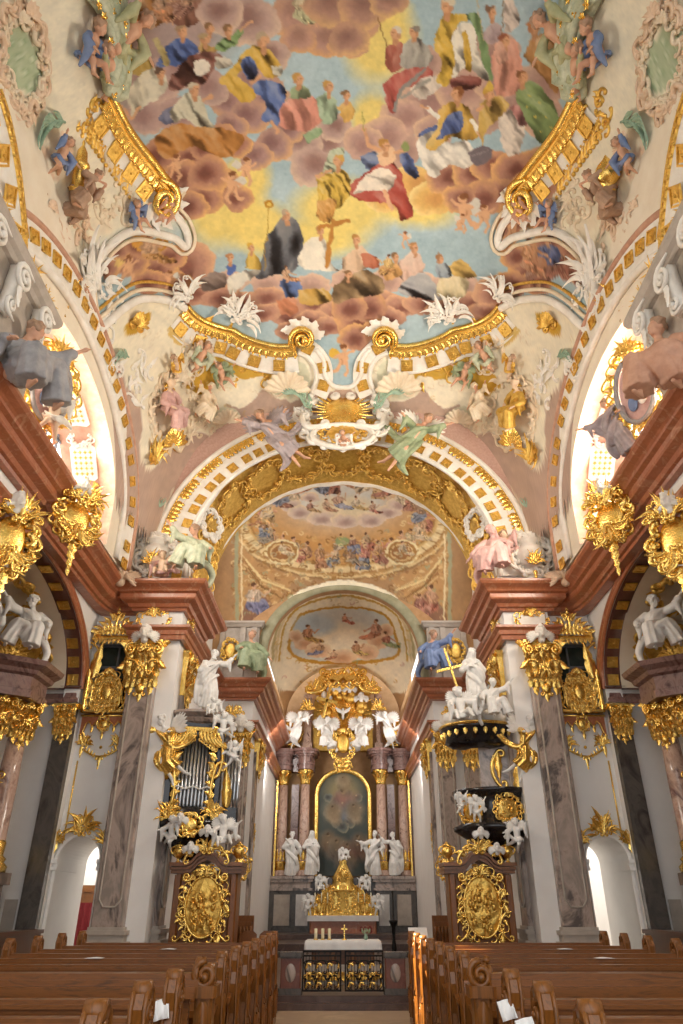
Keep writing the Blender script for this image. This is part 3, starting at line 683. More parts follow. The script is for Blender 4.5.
    c.drape(A(q1, [(512, 296), (560, 262), (612, 280), (630, 332), (602, 362), (556, 368), (508, 352)]), '#dd917c', 60, 11, .35); c.drape(A(q1, [(532, 275), (545, 245), (575, 240), (592, 268), (565, 280)]), '#a8bd90', 70, 7); hd(q1, (560, 220), 5, '#c69a58'); c.drape(A(q1, [(575, 380), (610, 360), (628, 372), (600, 395), (585, 405)]), '#8fae80', 60, 6); c.drape(A(q1, [(610, 275), (645, 260), (672, 300), (664, 342), (628, 345)]), '#a5bd9c', 75, 8); hd(q1, (645, 242), 5, '#c69a58'); c.drape(A(q1, [(670, 300), (700, 285), (720, 320), (690, 345)]), '#dfae58', 60, 7); hd(q1, (695, 265), 4.5)
    c.putto(246, 170, 24, 1); c.putto(232, 186, 26, -1); c.putto(176, 166, 22, 1, None)
    cl(q2, [(420, 160, 90), (330, 130, 70), (560, 240, 80), (230, 180, 60), (480, 300, 70), (400, 330, 60), (170, 420, 60)], .355, dict(core='#a8867c', mid='#bb9a8c', rim='#cfb09a', glow=(360, 110)))
    # right company
    cl(q2, [(230, 290, 90), (330, 250, 80), (170, 330, 66), (120, 380, 66), (60, 400, 60), (260, 370, 60), (430, 240, 60), (560, 330, 70), (610, 380, 50)], .355, dict(core='#a8837a', mid='#bf9c90', rim='#dcb89a', glow=(360, 110)))
    cl(q2, [(200, 520, 80, .7), (130, 560, 70, .6), (250, 560, 70, .7)], .355, Y2); cl(q2, [(560, 470, 70), (620, 440, 50), (290, 500, 60), (360, 490, 56), (420, 470, 60), (480, 480, 64), (540, 530, 66), (450, 550, 60), (390, 560, 62), (330, 560, 50), (500, 600, 62), (560, 610, 50), (470, 640, 40)], .355, O)
    c.line(A(q2, [(103, 52), (142, 185)]), 1.3, '#7a5a3a'); c.drape(A(q2, [(128, 130), (165, 118), (175, 180), (140, 205), (120, 170)]), '#b0604e', 70, 8, .35); hd(q2, (150, 90), 5.4, '#d3c8b8', fc=-1); c.drape(A(q2, [(172, 122), (210, 104), (252, 148), (248, 182), (200, 194), (162, 184)]), '#a5a096', 70, 8, .4); hd(q2, (203, 86), 5, '#8b8378', fc=-1)
    c.drape(A(q2, [(132, 220), (180, 195), (240, 188), (256, 218), (212, 252), (190, 242), (160, 264), (150, 320), (128, 300), (116, 245)]), '#b5544a', 60, 11, .5); c.drape(A(q2, [(190, 250), (240, 215), (285, 220), (270, 255), (215, 280)]), '#e0d2c2', 40, 8, .35); c.line(A(q2, [(150, 310), (165, 255), (232, 196)]), 4, '#8f8c86'); c.line(A(q2, [(170, 275), (245, 225)]), 3.4, '#a19c92')
    c.drape(A(q2, [(338, 45), (380, 35), (396, 80), (412, 132), (424, 224), (402, 205), (386, 122), (362, 62)]), '#7fa068', 80, 9, .4); c.drape(A(q2, [(308, 100), (340, 60), (372, 80), (384, 142), (414, 218), (402, 228), (350, 192), (300, 234), (286, 205), (298, 150)]), '#efe8d6', 75, 9, .38); c.drape(A(q2, [(296, 38), (272, 70), (262, 130), (282, 180), (268, 232), (300, 240), (318, 170), (310, 104), (332, 62), (352, 58), (345, 40)]), '#deb444', 75, 9, .4); c.drape(A(q2, [(338, 95), (354, 95), (368, 190), (350, 194)]), '#d6a838', 85, 5, .3); c.drape(A(q2, [(300, 225), (340, 212), (392, 222), (380, 244), (320, 250)]), '#96544a', 20, 8, .35); hd(q2, (296, 14), 6.4, '#d8ccb2', fc=-1); c.line(A(q2, [(378, -4), (400, 110)]), 1.4, '#c9b48c')
    c.drape(A(q2, [(398, 90), (425, 62), (448, 75), (446, 115), (412, 125)]), '#b59c9c', 75, 7, .3); hd(q2, (423, 30), 5, '#8a6a54'); c.drape(A(q2, [(458, -4), (482, -4), (502, 64), (470, 92), (454, 72)]), '#e3d2c4', 75, 8, .3); c.line(A(q2, [(455, -4), (448, 100)]), 1.2, '#8a6a48')
    c.drape(A(q2, [(526, 118), (570, 95), (612, 130), (626, 205), (604, 262), (560, 210), (518, 165)]), '#c28a50', 65, 11, .4); hd(q2, (543, 75), 6, '#c98a5c'); c.drape(A(q2, [(545, 110), (580, 105), (590, 140), (555, 150)]), '#d3a878', 30, 7)
    c.drape(A(q2, [(436, 135), (480, 108), (502, 150), (512, 232), (490, 266), (438, 270), (426, 212), (422, 160)]), '#dd9880', 70, 10, .35); hd(q2, (460, 112), 5.6, '#9a5f48'); c.drape(A(q2, [(428, 125), (450, 120), (470, 165), (440, 180)]), '#dba48c', 60, 6, .25)
    c.drape(A(q2, [(488, 265), (530, 228), (572, 258), (614, 330), (604, 395), (560, 408), (528, 355), (498, 302)]), '#86a062', 55, 12, .4); [c.ell(*q2((rn_, sn_)), 1.4, 1.2, '#d8c05c', al=.8) for rn_, sn_ in [(530, 270), (555, 290), (575, 330), (545, 330), (590, 360), (560, 370), (520, 300)]]; hd(q2, (510, 214), 5.6, '#8a5f40')
    c.drape(A(q2, [(228, 372), (270, 348), (300, 400), (352, 398), (376, 442), (352, 474), (300, 464), (262, 500), (228, 465), (212, 405)]), '#efe8da', 65, 11, .38); c.drape(A(q2, [(272, 312), (300, 288), (346, 294), (372, 330), (384, 382), (350, 398), (310, 386), (258, 424), (236, 412), (264, 360)]), '#d9aa48', 70, 11, .4); c.drape(A(q2, [(302, 322), (336, 314), (338, 362), (302, 380), (268, 394), (280, 360)]), '#50649e', 60, 9, .35); c.drape(A(q2, [(216, 374), (262, 350), (264, 364), (220, 384)]), '#50649e', 20, 6); c.line(A(q2, [(270, 330), (240, 305)]), 5, '#efe8da'); arm(q2, [(242, 306), (226, 298)], 3.4); c.line(A(q2, [(366, 340), (384, 372)]), 5, '#efe8da'); arm(q2, [(384, 372), (390, 386)], 3.4); hd(q2, (322, 262), 6, '#8a5a38', fc=-1); c.smooth(A(q2, [(356, 430), (405, 408), (425, 445), (378, 468)]), '#776c70'); c.line(A(q2, [(365, 440), (412, 425)]), 1, '#a39a98')
    c.drape(A(q2, [(396, 285), (430, 268), (472, 290), (442, 332), (404, 372), (396, 410), (384, 345)]), '#d8b058', 65, 9, .4); c.drape(A(q2, [(438, 335), (480, 308), (514, 360), (504, 424), (470, 440), (448, 402)]), '#e6d8c8', 70, 10, .4); c.drape(A(q2, [(470, 300), (500, 300), (520, 350), (500, 350)]), '#c4827c', 70, 7); hd(q2, (415, 262), 5.4, '#caa24c'); c.smooth(A(q2, [(402, 250), (414, 228), (428, 250)]), '#dcb858'); arm(q2, [(400, 300), (384, 310)], 3.6)
    c.drape(A(q2, [(50, 440), (95, 428), (102, 470), (66, 474)]), '#7080a8', 20, 7); c.drape(A(q2, [(160, 428), (190, 436), (218, 498), (176, 484)]), '#5a6ea6', 60, 8, .4); c.drape(A(q2, [(84, 472), (130, 450), (162, 480), (176, 535), (200, 600), (170, 620), (140, 575), (60, 566), (14, 535)]), '#b5483c', 40, 12, .45); c.drape(A(q2, [(60, 500), (110, 470), (150, 500), (130, 540), (80, 535), (30, 545)]), '#efe0cc', 30, 9, .4); c.smooth(A(q2, [(100, 424), (138, 414), (150, 452), (110, 464)]), '#e6c09a'); arm(q2, [(104, 424), (74, 410), (62, 362)], 4); c.line(A(q2, [(62, 365), (56, 318)]), 1.6, '#a9a05c'); hd(q2, (122, 408), 5.2, '#b98a4c'); arm(q2, [(146, 430), (172, 424)], 3.6); c.line(A(q2, [(120, 540), (140, 590)]), 4.4, '#e0b08a'); c.ell(*q2((178, 412)), 4, 5, '#8f9a62')
    c.drape([(316, 176), (330, 166), (346, 172), (350, 190), (342, 206), (326, 208), (318, 196)], '#deb648', 60, 4.5, .42); c.drape([(330, 150), (344, 148), (340, 168), (322, 172)], '#b9c4a4', 50, 3.6, .3); hd(lambda p: p, (338, 160), 5, '#d0a458', fc=-1); arm(lambda p: p, [(330, 170), (318, 176)], 3.4); c.drape([(318, 200), (336, 200), (330, 222), (316, 216)], '#d69a4c', 60, 4)
    c.putto(464, 210, 30, -1); c.putto(484, 216, 24, 1); c.putto(512, 228, 24, 1, None)
    cl(q3, [(110, 215, 40, .6), (190, 220, 44, .5), (280, 225, 44, .6), (360, 215, 40, .7), (440, 215, 40, .7), (520, 225, 44, .6), (600, 225, 40, .7)], .468, dict(core='#b08f82', mid='#cba898', rim='#e0bfa4', glow=(343, 180)))
    # lower company on the cloud bank
    cl(q3, [(40, 240, 44, .7), (90, 250, 44, .6), (20, 180, 60), (140, 262, 46, .6), (190, 250, 44, .5), (230, 285, 46, .6), (290, 262, 48, .55), (180, 282, 40, .5), (340, 285, 48, .6), (280, 300, 44, .5), (420, 262, 50, .6), (470, 270, 48, .5), (520, 262, 46, .6), (570, 275, 46, .5), (620, 262, 46, .6), (670, 240, 50, .7), (650, 280, 40, .5), (240, 320, 40, .5), (320, 312, 42, .5), (440, 292, 44, .5)], .468, dict(core='#8d5d50', mid='#bb8c78', rim='#dfb08a', glow=(343, 180)))
    cl(q3, [(380, 300, 52), (400, 270, 44), (372, 335, 36), (420, 320, 30), (360, 270, 40)], .468, O)
    c.drape(A(q3, [(196, 106), (226, 74), (256, 100), (262, 152), (242, 196), (210, 202), (162, 208), (178, 160), (184, 122)]), '#63656c', 75, 14, .5); hd(q3, (228, 74), 4.6, '#b9a58c'); c.line(A(q3, [(188, 60), (180, 192)]), 1.4, '#b08a3c'); c.ell(*q3((190, 52)), 4.4, 3.8, '#b8862f'); c.ell(*q3((190, 52)), 2.4, 1.8, '#e6c869')
    c.drape(A(q3, [(288, 120), (312, 130), (320, 178), (342, 192), (290, 194), (252, 178), (264, 140)]), '#efe6d2', 65, 13, .35); hd(q3, (300, 106), 4.2, '#b98a5c'); c.line(A(q3, [(296, 102), (358, 86)]), 4.4, '#b87f40'); c.line(A(q3, [(326, 88), (312, 184)]), 5, '#bf8744')
    c.drape(A(q3, [(346, 165), (385, 140), (408, 172), (392, 192), (348, 188)]), '#e0bb98', 60, 11, .35); hd(q3, (376, 124), 4, '#b98a4c'); c.drape(A(q3, [(385, 155), (415, 160), (425, 185), (395, 185)]), '#c06a4c', 50, 9)
    c.drape(A(q3, [(138, 186), (148, 150), (166, 164), (172, 190)]), '#dcb44c', 70, 9); hd(q3, (152, 142), 3.8, '#d6ae4c'); c.drape(A(q3, [(104, 204), (150, 190), (172, 195), (135, 222), (110, 244), (100, 225)]), '#e3ddcc', 50, 11, .4); c.smooth(A(q3, [(98, 182), (116, 180), (118, 196), (100, 200)]), '#5a70ac'); hd(q3, (108, 165), 3.8, '#b5845c'); c.drape(A(q3, [(40, 215), (70, 195), (100, 205), (90, 230), (50, 235)]), '#8f7a70', 40, 10, .3)
    c.drape(A(q3, [(458, 184), (500, 150), (522, 188), (500, 214), (470, 210)]), '#dfb9a4', 60, 11, .4); hd(q3, (500, 142), 4.2, '#b98a5c'); c.drape(A(q3, [(474, 218), (520, 198), (560, 254), (500, 250), (466, 238)]), '#a5a5a8', 40, 11, .5); c.drape(A(q3, [(556, 206), (612, 208), (604, 250), (548, 246)]), '#dfcda0', 65, 12, .35); c.drape(A(q3, [(570, 185), (600, 170), (632, 205), (590, 205)]), '#dcb460', 30, 9, .3); hd(q3, (555, 166), 4.2, '#a57a54'); c.drape(A(q3, [(545, 178), (570, 178), (580, 205), (550, 208)]), '#9aa6b0', 65, 9); hd(q3, (460, 162), 3.8); c.drape(A(q3, [(430, 195), (460, 178), (474, 200), (440, 215)]), '#d9a05c', 50, 9)
    c.drape(A(q3, [(212, 216), (236, 204), (264, 236), (230, 254)]), '#6580bc', 60, 11, .4); c.drape(A(q3, [(254, 236), (312, 232), (320, 260), (260, 266)]), '#d2a44c', 30, 11, .4); hd(q3, (228, 198), 3.6); c.drape(A(q3, [(205, 258), (240, 250), (250, 282), (215, 288)]), '#d0825c', 50, 10, .3)
    c.drape(A(q3, [(328, 228), (380, 194), (422, 204), (434, 240), (372, 252), (328, 264)]), '#b09066', 50, 13, .4); hd(q3, (360, 200), 3.8); F(388, 266, 20, '#d9984c', '#d9b060', f=-1); F(286, 276, 18, '#c98a5c', '#dfae86', pose=2)
    c.putto(343, 358, 26, 1, '#e2b64c'); c.putto(462, 222, 16, 1); c.putto(405, 238, 14, -1)
    # the small frescoes in the corners, past the white mouldings
    def corner(m, q):
        c.cloud([m([(p[0], p[1])])[0]+(p[2], .8) for p in [(160, 270, 20), (172, 256, 16), (150, 282, 18), (130, 262, 20), (118, 250, 14), (140, 246, 16), (176, 284, 18), (108, 268, 14)]], **O)
    both(corner)
    F(150, 252, 34, '#cf8a3c', '#dfae86', f=1, wing='#d9a04c', pose=2); c.putto(128, 268, 24, 1, '#e3c27a'); c.putto(170, 280, 18, -1)
    F(548, 262, 46, '#7d4a3c', '#38508f', f=-1, hair='#5a3a2c'); F(530, 258, 34, '#b0704c', '#c98a5c', f=1); F(566, 274, 30, '#a9604a', '#8f4c3c', f=1, pose=2)
    c.warp(1.1, 5); return c
def paint_pres():
    c = Paint(683, 720, 2.6, '#b38c62'); F = c.fig
    # the painted ring of the presbytery dome
    c.ell(341, 530, 190, 130, '#ab8660', soft=.5)
    cx, cy = 342, 520
    for a, b, col in [(113, 60, '#8f6e48'), (111, 58.5, '#d8bd8c'), (108, 56, '#b58e5c'), (105, 54, '#a87f50'), (103, 52.5, '#d9c090'), (96, 46.5, '#c9a56c'), (93, 44.5, '#9c7444'), (91, 43.5, '#c08f56')]:
        c.ell(cx, cy, a, b, col, soft=.02)
    for i in range(72):     # painted balustrade and brackets
        t = 2*PI*i/72; p = lambda a, b: (cx+a*math.cos(t), cy+b*math.sin(t))
        c.line([p(97, 47.5), p(104, 53.5)], 1.8, '#8d6a40' if i % 2 else '#e6d3a4', .75)
    c.ell(342, 506, 70, 30, '#c9a884', soft=.6); c.ell(338, 503, 48, 21, '#cfc8bb', soft=.35); c.ell(344, 508, 30, 12, '#dcc9a4', soft=.5)
    c.cloud([(290, 505, 12, .6), (300, 512, 14, .5), (322, 518, 16, .5), (345, 521, 16, .5), (370, 520, 16, .5), (388, 512, 14, .5), (398, 504, 12, .6), (310, 497, 10, .5)], core='#a98c80', mid='#cbb3a2', rim='#e0c9a4')
    for i in range(34):
        t = 2*PI*i/34; x, y = cx+80*math.cos(t), cy+38*math.sin(t)
        F(x, y, random.uniform(18, 25), random.choice(('#a8683f', '#8d4f3c', '#c79a5c', '#7d7460', '#b5634c', '#5f6f86', '#c9b28c')), random.choice(('#c08a5c', '#8f6a4c', '#bf7060', '#d1b48a')), f=(-1)**i, pose=i % 3)
    for x, y, h, a, b in [(338, 503, 20, '#7d86a0', '#c79a7c'), (326, 507, 15, '#b9805c', '#d9b08c'), (356, 505, 16, '#c9a25c', '#d6c2a0'), (372, 509, 14, '#a85c4c', '#c99a7c'), (310, 508, 14, '#b78c54', '#a5705c')]: F(x, y, h, a, b, pose=2)
    for x, y in [(282, 548), (402, 548)]:   # painted arches in the ring
        for r, col in [(17, '#e0cfa0'), (14.5, '#a47a4a'), (12, '#d0b07c'), (10, '#9a6c44')]: c.ell(x, y+4, r, r*.75, col, soft=.06)
        F(x, y+2, 16, '#c9b48c', '#d8c29c', pose=2)
    F(352, 545, 18, '#56688f', '#8a5a48'); F(340, 543, 16, '#b4a58c', '#a5704c', f=-1); F(366, 543, 18, '#a5563f', '#c29a6c'); c.ell(342, 541, 7, 5, '#8f9a6a')
    for i in range(640):     # painted strapwork all over the ground
        x, y = random.uniform(232, 452), random.uniform(470, 625); u = ((x-342)/112)**2+((y-520)/60)**2
        if ((x-342)/70)**2+((y-506)/30)**2 < 1: continue
        c.line([(x+3.4*math.cos(a/2.4+x)*(1-a/14), y+2.2*math.sin(a/2.4+x)*(1-a/14)) for a in range(11)], 1.3, random.choice(('#98703f', '#dcc290', '#8a6238', '#cda46a', '#a99a78')), .75)
    # pendentives: painted architecture and prophets
    for q in (0, 1):
        m = (lambda p: mir(p)) if q else (lambda p: p)
        c.poly(m([(236, 540), (258, 562), (296, 578), (284, 592), (270, 614), (262, 626), (234, 626)]), '#b98f60')
        for o in range(5): c.line(m([(240+o*2, 552+o*6), (256+o*2, 574+o*4), (284-o*3, 586+o*2)]), 1.6, '#94693f' if o % 2 else '#dcc08c', .8)
        for o in range(26): x, y = random.uniform(238, 284), random.uniform(556, 620); p = m([(x, y)])[0]; c.ell(*p, 2.2, 1.4, random.choice(('#dcc08c', '#a77d4d', '#8f6540')), al=.6)
        c.smooth(m([(240, 612), (250, 600), (268, 598), (274, 612), (266, 626), (242, 626)]), '#8f6a54')
    for i in range(420):
        x, y = random.uniform(234, 450), random.uniform(535, 625)
        if ((x-342)/114)**2+((y-520)/62)**2 < 1.02: continue
        c.line([(x+3.4*math.cos(a/2.4+x)*(1-a/14), y+2.2*math.sin(a/2.4+x)*(1-a/14)) for a in range(11)], 1.1, random.choice(('#8f6a3f', '#dcc290', '#7d5a36', '#cda46a', '#9aa07c')), .7)
    for q in (0, 1):
        m = mir if q else (lambda p: p); c.line(m([(237, 530), (236, 560), (237, 626)]), 4, '#a3a07f'); c.line(m([(242, 534), (241, 560), (242, 626)]), 2, '#e2d0a4'); c.line(m([(246, 560), (262, 580), (290, 590)]), 2.4, '#e0c892'); c.line(m([(248, 568), (264, 588), (282, 598)]), 1.6, '#7d5c38')
    F(254, 600, 30, '#5a6496', '#c9b59c', f=1); F(430, 602, 30, '#a5543f', '#c08a64', f=-1); F(420, 606, 22, '#b5705c', '#8a4a3c', f=1)
    # sanctuary vault: pale field with a framed painting
    c.smooth([(268, 690), (268, 650), (278, 612), (300, 590), (343, 580), (386, 590), (408, 612), (418, 650), (418, 690)], '#f4e8cc')
    for k_, col in [(0, '#b9a878'), (3, '#ddc89a'), (7, '#c9a04a'), (9, '#efe2c4')]:
        q = interp([(272+k_, 660, 0), (276+k_, 632, 0), (288+k_*.8, 608+k_*.6, 0), (312+k_*.4, 594+k_, 0), (343, 589+k_, 0), (374-k_*.4, 594+k_, 0), (398-k_*.8, 608+k_*.6, 0), (410-k_, 632, 0), (414-k_, 660, 0)], 40)
        c.line([(p.x, p.y) for p in q], 3, col)
    c.smooth([(291, 628), (300, 614), (320, 608), (343, 606), (368, 608), (388, 616), (396, 634), (400, 654), (380, 662), (343, 664), (304, 662), (288, 650)], '#c9983c')
    c.smooth([(293, 629), (302, 616), (321, 610), (343, 608), (367, 610), (386, 618), (393, 634), (397, 653), (379, 659), (343, 661), (306, 659), (291, 649)], '#d3d6d0')
    c.ell(340, 640, 36, 16, '#efe2c6', soft=.7); c.ell(315, 625, 20, 10, '#bfced4', soft=.6)
    c.cloud([(305, 642, 12, .7), (296, 636, 8), (318, 650, 14, .6), (378, 640, 12, .8), (386, 630, 8), (366, 652, 14, .6), (342, 656, 16, .5)], core='#cf9f7c', mid='#e3c09c', rim='#f0dcb8')
    for x, y, h, a, b, f in [(308, 636, 20, '#d6a544', '#cf8a5c', 1), (320, 650, 16, '#5a6ea5', '#c99a6c', -1), (376, 632, 22, '#c8714c', '#d89a7c', -1), (386, 642, 18, '#7d9a5c', '#b5634c', 1), (345, 620, 12, '#c25c4c', '#d99a7c', 1), (356, 650, 16, '#d9b45c', '#c98a5c', 1), (334, 656, 12, '#b56a4c', '#e0b48c', -1)]: F(x, y, h, a, b, f=f, pose=2)
    for i in range(120):
        x, y = random.uniform(274, 412), random.uniform(594, 690)
        if 290 < x < 396 and 606 < y < 662: continue
        c.line([(x+3*math.cos(a/2.4+x)*(1-a/14), y+2.4*math.sin(a/2.4+x)*(1-a/14)) for a in range(11)], 1, random.choice(('#c79a3e', '#d3ac54', '#b9a06c', '#cdb98c', '#9aa67c', '#d0a58c')), .7)
    c.warp(.7, 4, 9)
    return c
_pn = paint_nave(); _pp = paint_pres()
_x, _y = proj_np(nave_co); set_paint(nave, .95*_pn.sample(_x, np.where((nave_co[:, 1] < 4) & ((_y > 560) | (_y < 0)), 20+30*np.abs(np.sin(nave_co[:, 1])), _y)))
_x, _y = proj_np(pres_co); set_paint(pres, _pp.sample(_x, _y))
_x, _y = proj_np(sanc_co); set_paint(sanc, _pp.sample(_x, _y))
# ================================================================ sculpture workshop: figures grown from joints, skinned by a voxel remesh
_tmp = bpy.data.collections.new('tmp'); COL.children.link(_tmp)
def remesh(mb, vox, it=2, extra=None):
    me = mb.build('t', 'stucco', link=False); o = bpy.data.objects.new('t', me); _tmp.objects.link(o)
    r = o.modifiers.new('r', 'REMESH'); r.mode = 'VOXEL'; r.voxel_size = vox; r.use_smooth_shade = True
    if it: s = o.modifiers.new('s', 'SMOOTH'); s.factor = .5; s.iterations = it
    dg = bpy.context.evaluated_depsgraph_get(); out = bpy.data.meshes.new_from_object(o.evaluated_get(dg))
    bpy.data.objects.remove(o); bpy.data.meshes.remove(me)
    return out
def caps(mb, p0, p1, r0, r1, n=10):
    p0, p1 = V(p0), V(p1); d = p1-p0
    pts = []; rs = []
    L = max(d.length, 1e-4); t = d/L
    for a in (-90, -50, -20): pts.append(p0+t*r0*math.sin(math.radians(a))); rs.append(max(.002, r0*math.cos(math.radians(a))))
    pts += [p0, p0+d*.5, p1]; rs += [r0, (r0+r1)*.5, r1]
    for a in (20, 50, 90): pts.append(p1+t*r1*math.sin(math.radians(a))); rs.append(max(.002, r1*math.cos(math.radians(a))))
    mb.tube(pts, rs, n)
def hand(mb, w, d, up, s=1.0, curl=.6, side=1):
    """palm and five bent fingers at the wrist w, pointing along d"""
    d = V(d).normalized(); u = V(up); u = (u-d*u.dot(d)).normalized(); x = d.cross(u)*side; k = .1*s
    caps(mb, w, V(w)+d*k*.85, .026*s, .034*s, 8)
    for i, (o, L) in enumerate(((-.33, .72), (-.11, .85), (.11, .8), (.33, .62))):
        b = V(w)+d*k*.95+x*o*k*.8; m = b+d*k*L*.5-u*k*.08; e = m+(d*(1-curl)-u*curl)*k*L*.5
        mb.tube([b-d*.02*s, b, m, e], [.0105*s, .0105*s, .0095*s, .006*s], 6)
    b = V(w)+d*k*.35+x*-.36*k; mb.tube([b, b+(d*.6-x*.8)*k*.4, b+(d*.9-x*.9)*k*.62-u*k*.1], [.013*s, .011*s, .007*s], 6)
def head(mb, c, f, up=(0, 0, 1), r=.1, hair=None, child=False):
    """skull, jaw, brow, nose, lips, ears; hair goes to its own builder"""
    f = V(f).normalized(); z = V(up).normalized(); f = (f-z*f.dot(z)).normalized(); x = f.cross(z)
    M = Matrix((x, f, z)).transposed().to_4x4(); M.translation = V(c)
    B = lambda p, q, h=None: (h or mb).ball(p, q, 12, M)
    B((0, -.08*r, .12*r), (.82*r, .95*r, .98*r)); B((0, .22*r, -.5*r), (.6*r, .62*r, .58*r))
    B((0, .84*r, .18*r), (.5*r, .14*r, .1*r)); B((0, .86*r, -.75*r), (.2*r, .16*r, .16*r))
    mb.tube([M @ V((0, .8*r, .2*r)), M @ V((0, 1.02*r, -.1*r)), M @ V((0, 1.1*r, -.25*r)), M @ V((0, .8*r, -.3*r))], [.09*r, .12*r, .16*r, .08*r], 6)
    for s in (-1, 1):
        B((s*.85*r, .02*r, -.05*r), (.1*r, .2*r, .3*r)); B((s*.32*r, .8*r, .02*r), (.14*r, .08*r, .07*r)); B((s*.4*r, .62*r, -.3*r), (.24*r, .2*r, .2*r))
    B((0, .85*r, -.48*r), (.24*r, .1*r, .055*r)); B((0, .84*r, -.58*r), (.18*r, .1*r, .05*r))
    if hair is not None:
        rn = random.Random(int(c[2]*991+c[0]*17)); B((0, -.25*r, .32*r), (.96*r, .95*r, .92*r), hair)
        for i in range(26):
            a = rn.uniform(0, 2*PI); e = rn.uniform(-.3, 1.3)
            p = (math.cos(a)*math.cos(e)*.95*r, math.sin(a)*math.cos(e)*.95*r-.22*r, math.sin(e)*.95*r+.3*r)
            if p[1] > .55*r and p[2] < .75*r: continue
            q = rn.uniform(.2, .32)*r; B(p, (q, q, q*.9), hair)
def wingmesh(s=1.0, d=1, L=.9):
    """feathered wing rooted at the origin that rises to +x*d, +z"""
    mb = MB()
    for row, (n, k) in enumerate(((9, 1.0), (7, .68), (6, .42))):
        for i in range(n):
            u = i/(n-1); a = math.radians(112-96*u*(.9 if row else 1)); q = .66*L*s*k*(.6+.5*math.sin(PI*(.2+.6*(1-u))))
            ox, oz = .34*u*L*s, .18*math.sin(PI*u*.8)*L*s; e = V((math.cos(a)*q*.8, 0, math.sin(a)*q))
            b = V((ox, 0, oz)); w = .07*L*s*(1-.1*row); t = e.normalized(); nn = V((-t.z, 0, t.x))
            vs = []
            for j in range(6):
                v = j/5; ww = w*(.55+.6*math.sin(PI*min(1, v*.9+.1))) if j < 5 else .01
                p = b+e*v; y = .03*row*-1-.1*s*L*(1-v)*v+.05*v*v
                vs += [(d*(p.x-nn.x*ww), y+.015, p.z-nn.z*ww), (d*p.x, y-.012, p.z), (d*(p.x+nn.x*ww), y+.015, p.z+nn.z*ww)]
            fs = []
            for j in range(5): fs += [(3*j, 3*j+1, 3*j+4, 3*j+3), (3*j+1, 3*j+2, 3*j+5, 3*j+4)]
            mb.add(vs, fs)
    mb.tube([(0, -.02, -.08*s), (d*.12*L*s, -.05, .08*L*s), (d*.34*L*s, -.05, .17*L*s), (d*.42*L*s, -.03, .1*L*s)], [.04*s, .055*s, .04*s, .015*s], 8)
    return mb.build('wing', 'stucco', link=False)
def folds(mb, pts, r, n=10, amp=.25, w=None, seed=0):
    """a draped tube: cross-sections with pleats"""
    rn = random.Random(seed); ph = rn.random()*6; pts = [V(p) for p in pts]; rings = []; m = len(pts); K = 44
    for i, p in enumerate(pts):
        t = (pts[min(i+1, m-1)]-pts[max(i-1, 0)]).normalized(); a = V((0, 1, 0)); a = a-t*a.dot(t); a.normalize(); b = t.cross(a)
        am = amp*(.25+.75*i/(m-1)); ring = []
        for k in range(K):
            th = 2*PI*k/K; q = 1+am*(.6*math.sin(n*th+ph+i*.25)+.4*math.sin((n*.5+2)*th+ph*2-i*.4))*.6
            rx, ry = r[i] if hasattr(r[i], '__len__') else (r[i], r[i]); ring.append(p+b*math.cos(th)*rx*q+a*math.sin(th)*ry*q)
        rings.append(ring)
    mb.loft(rings, caps=True)
def swag(mb, pts, r, seed=0):
    """a band of cloth: three ropes side by side"""
    rn = random.Random(seed); q = interp(pts, 12)
    for j in range(4):
        o = V((rn.uniform(-1, 1), rn.uniform(-.7, .2), rn.uniform(-1, 1)))*r*.9
        mb.tube([p+o*(1+.4*math.sin(i*.8+j)) for i, p in enumerate(q)], [r*(.35+.5*math.sin(PI*(i+.6)/12.6)) for i in range(12)], 8)
FIG = {}
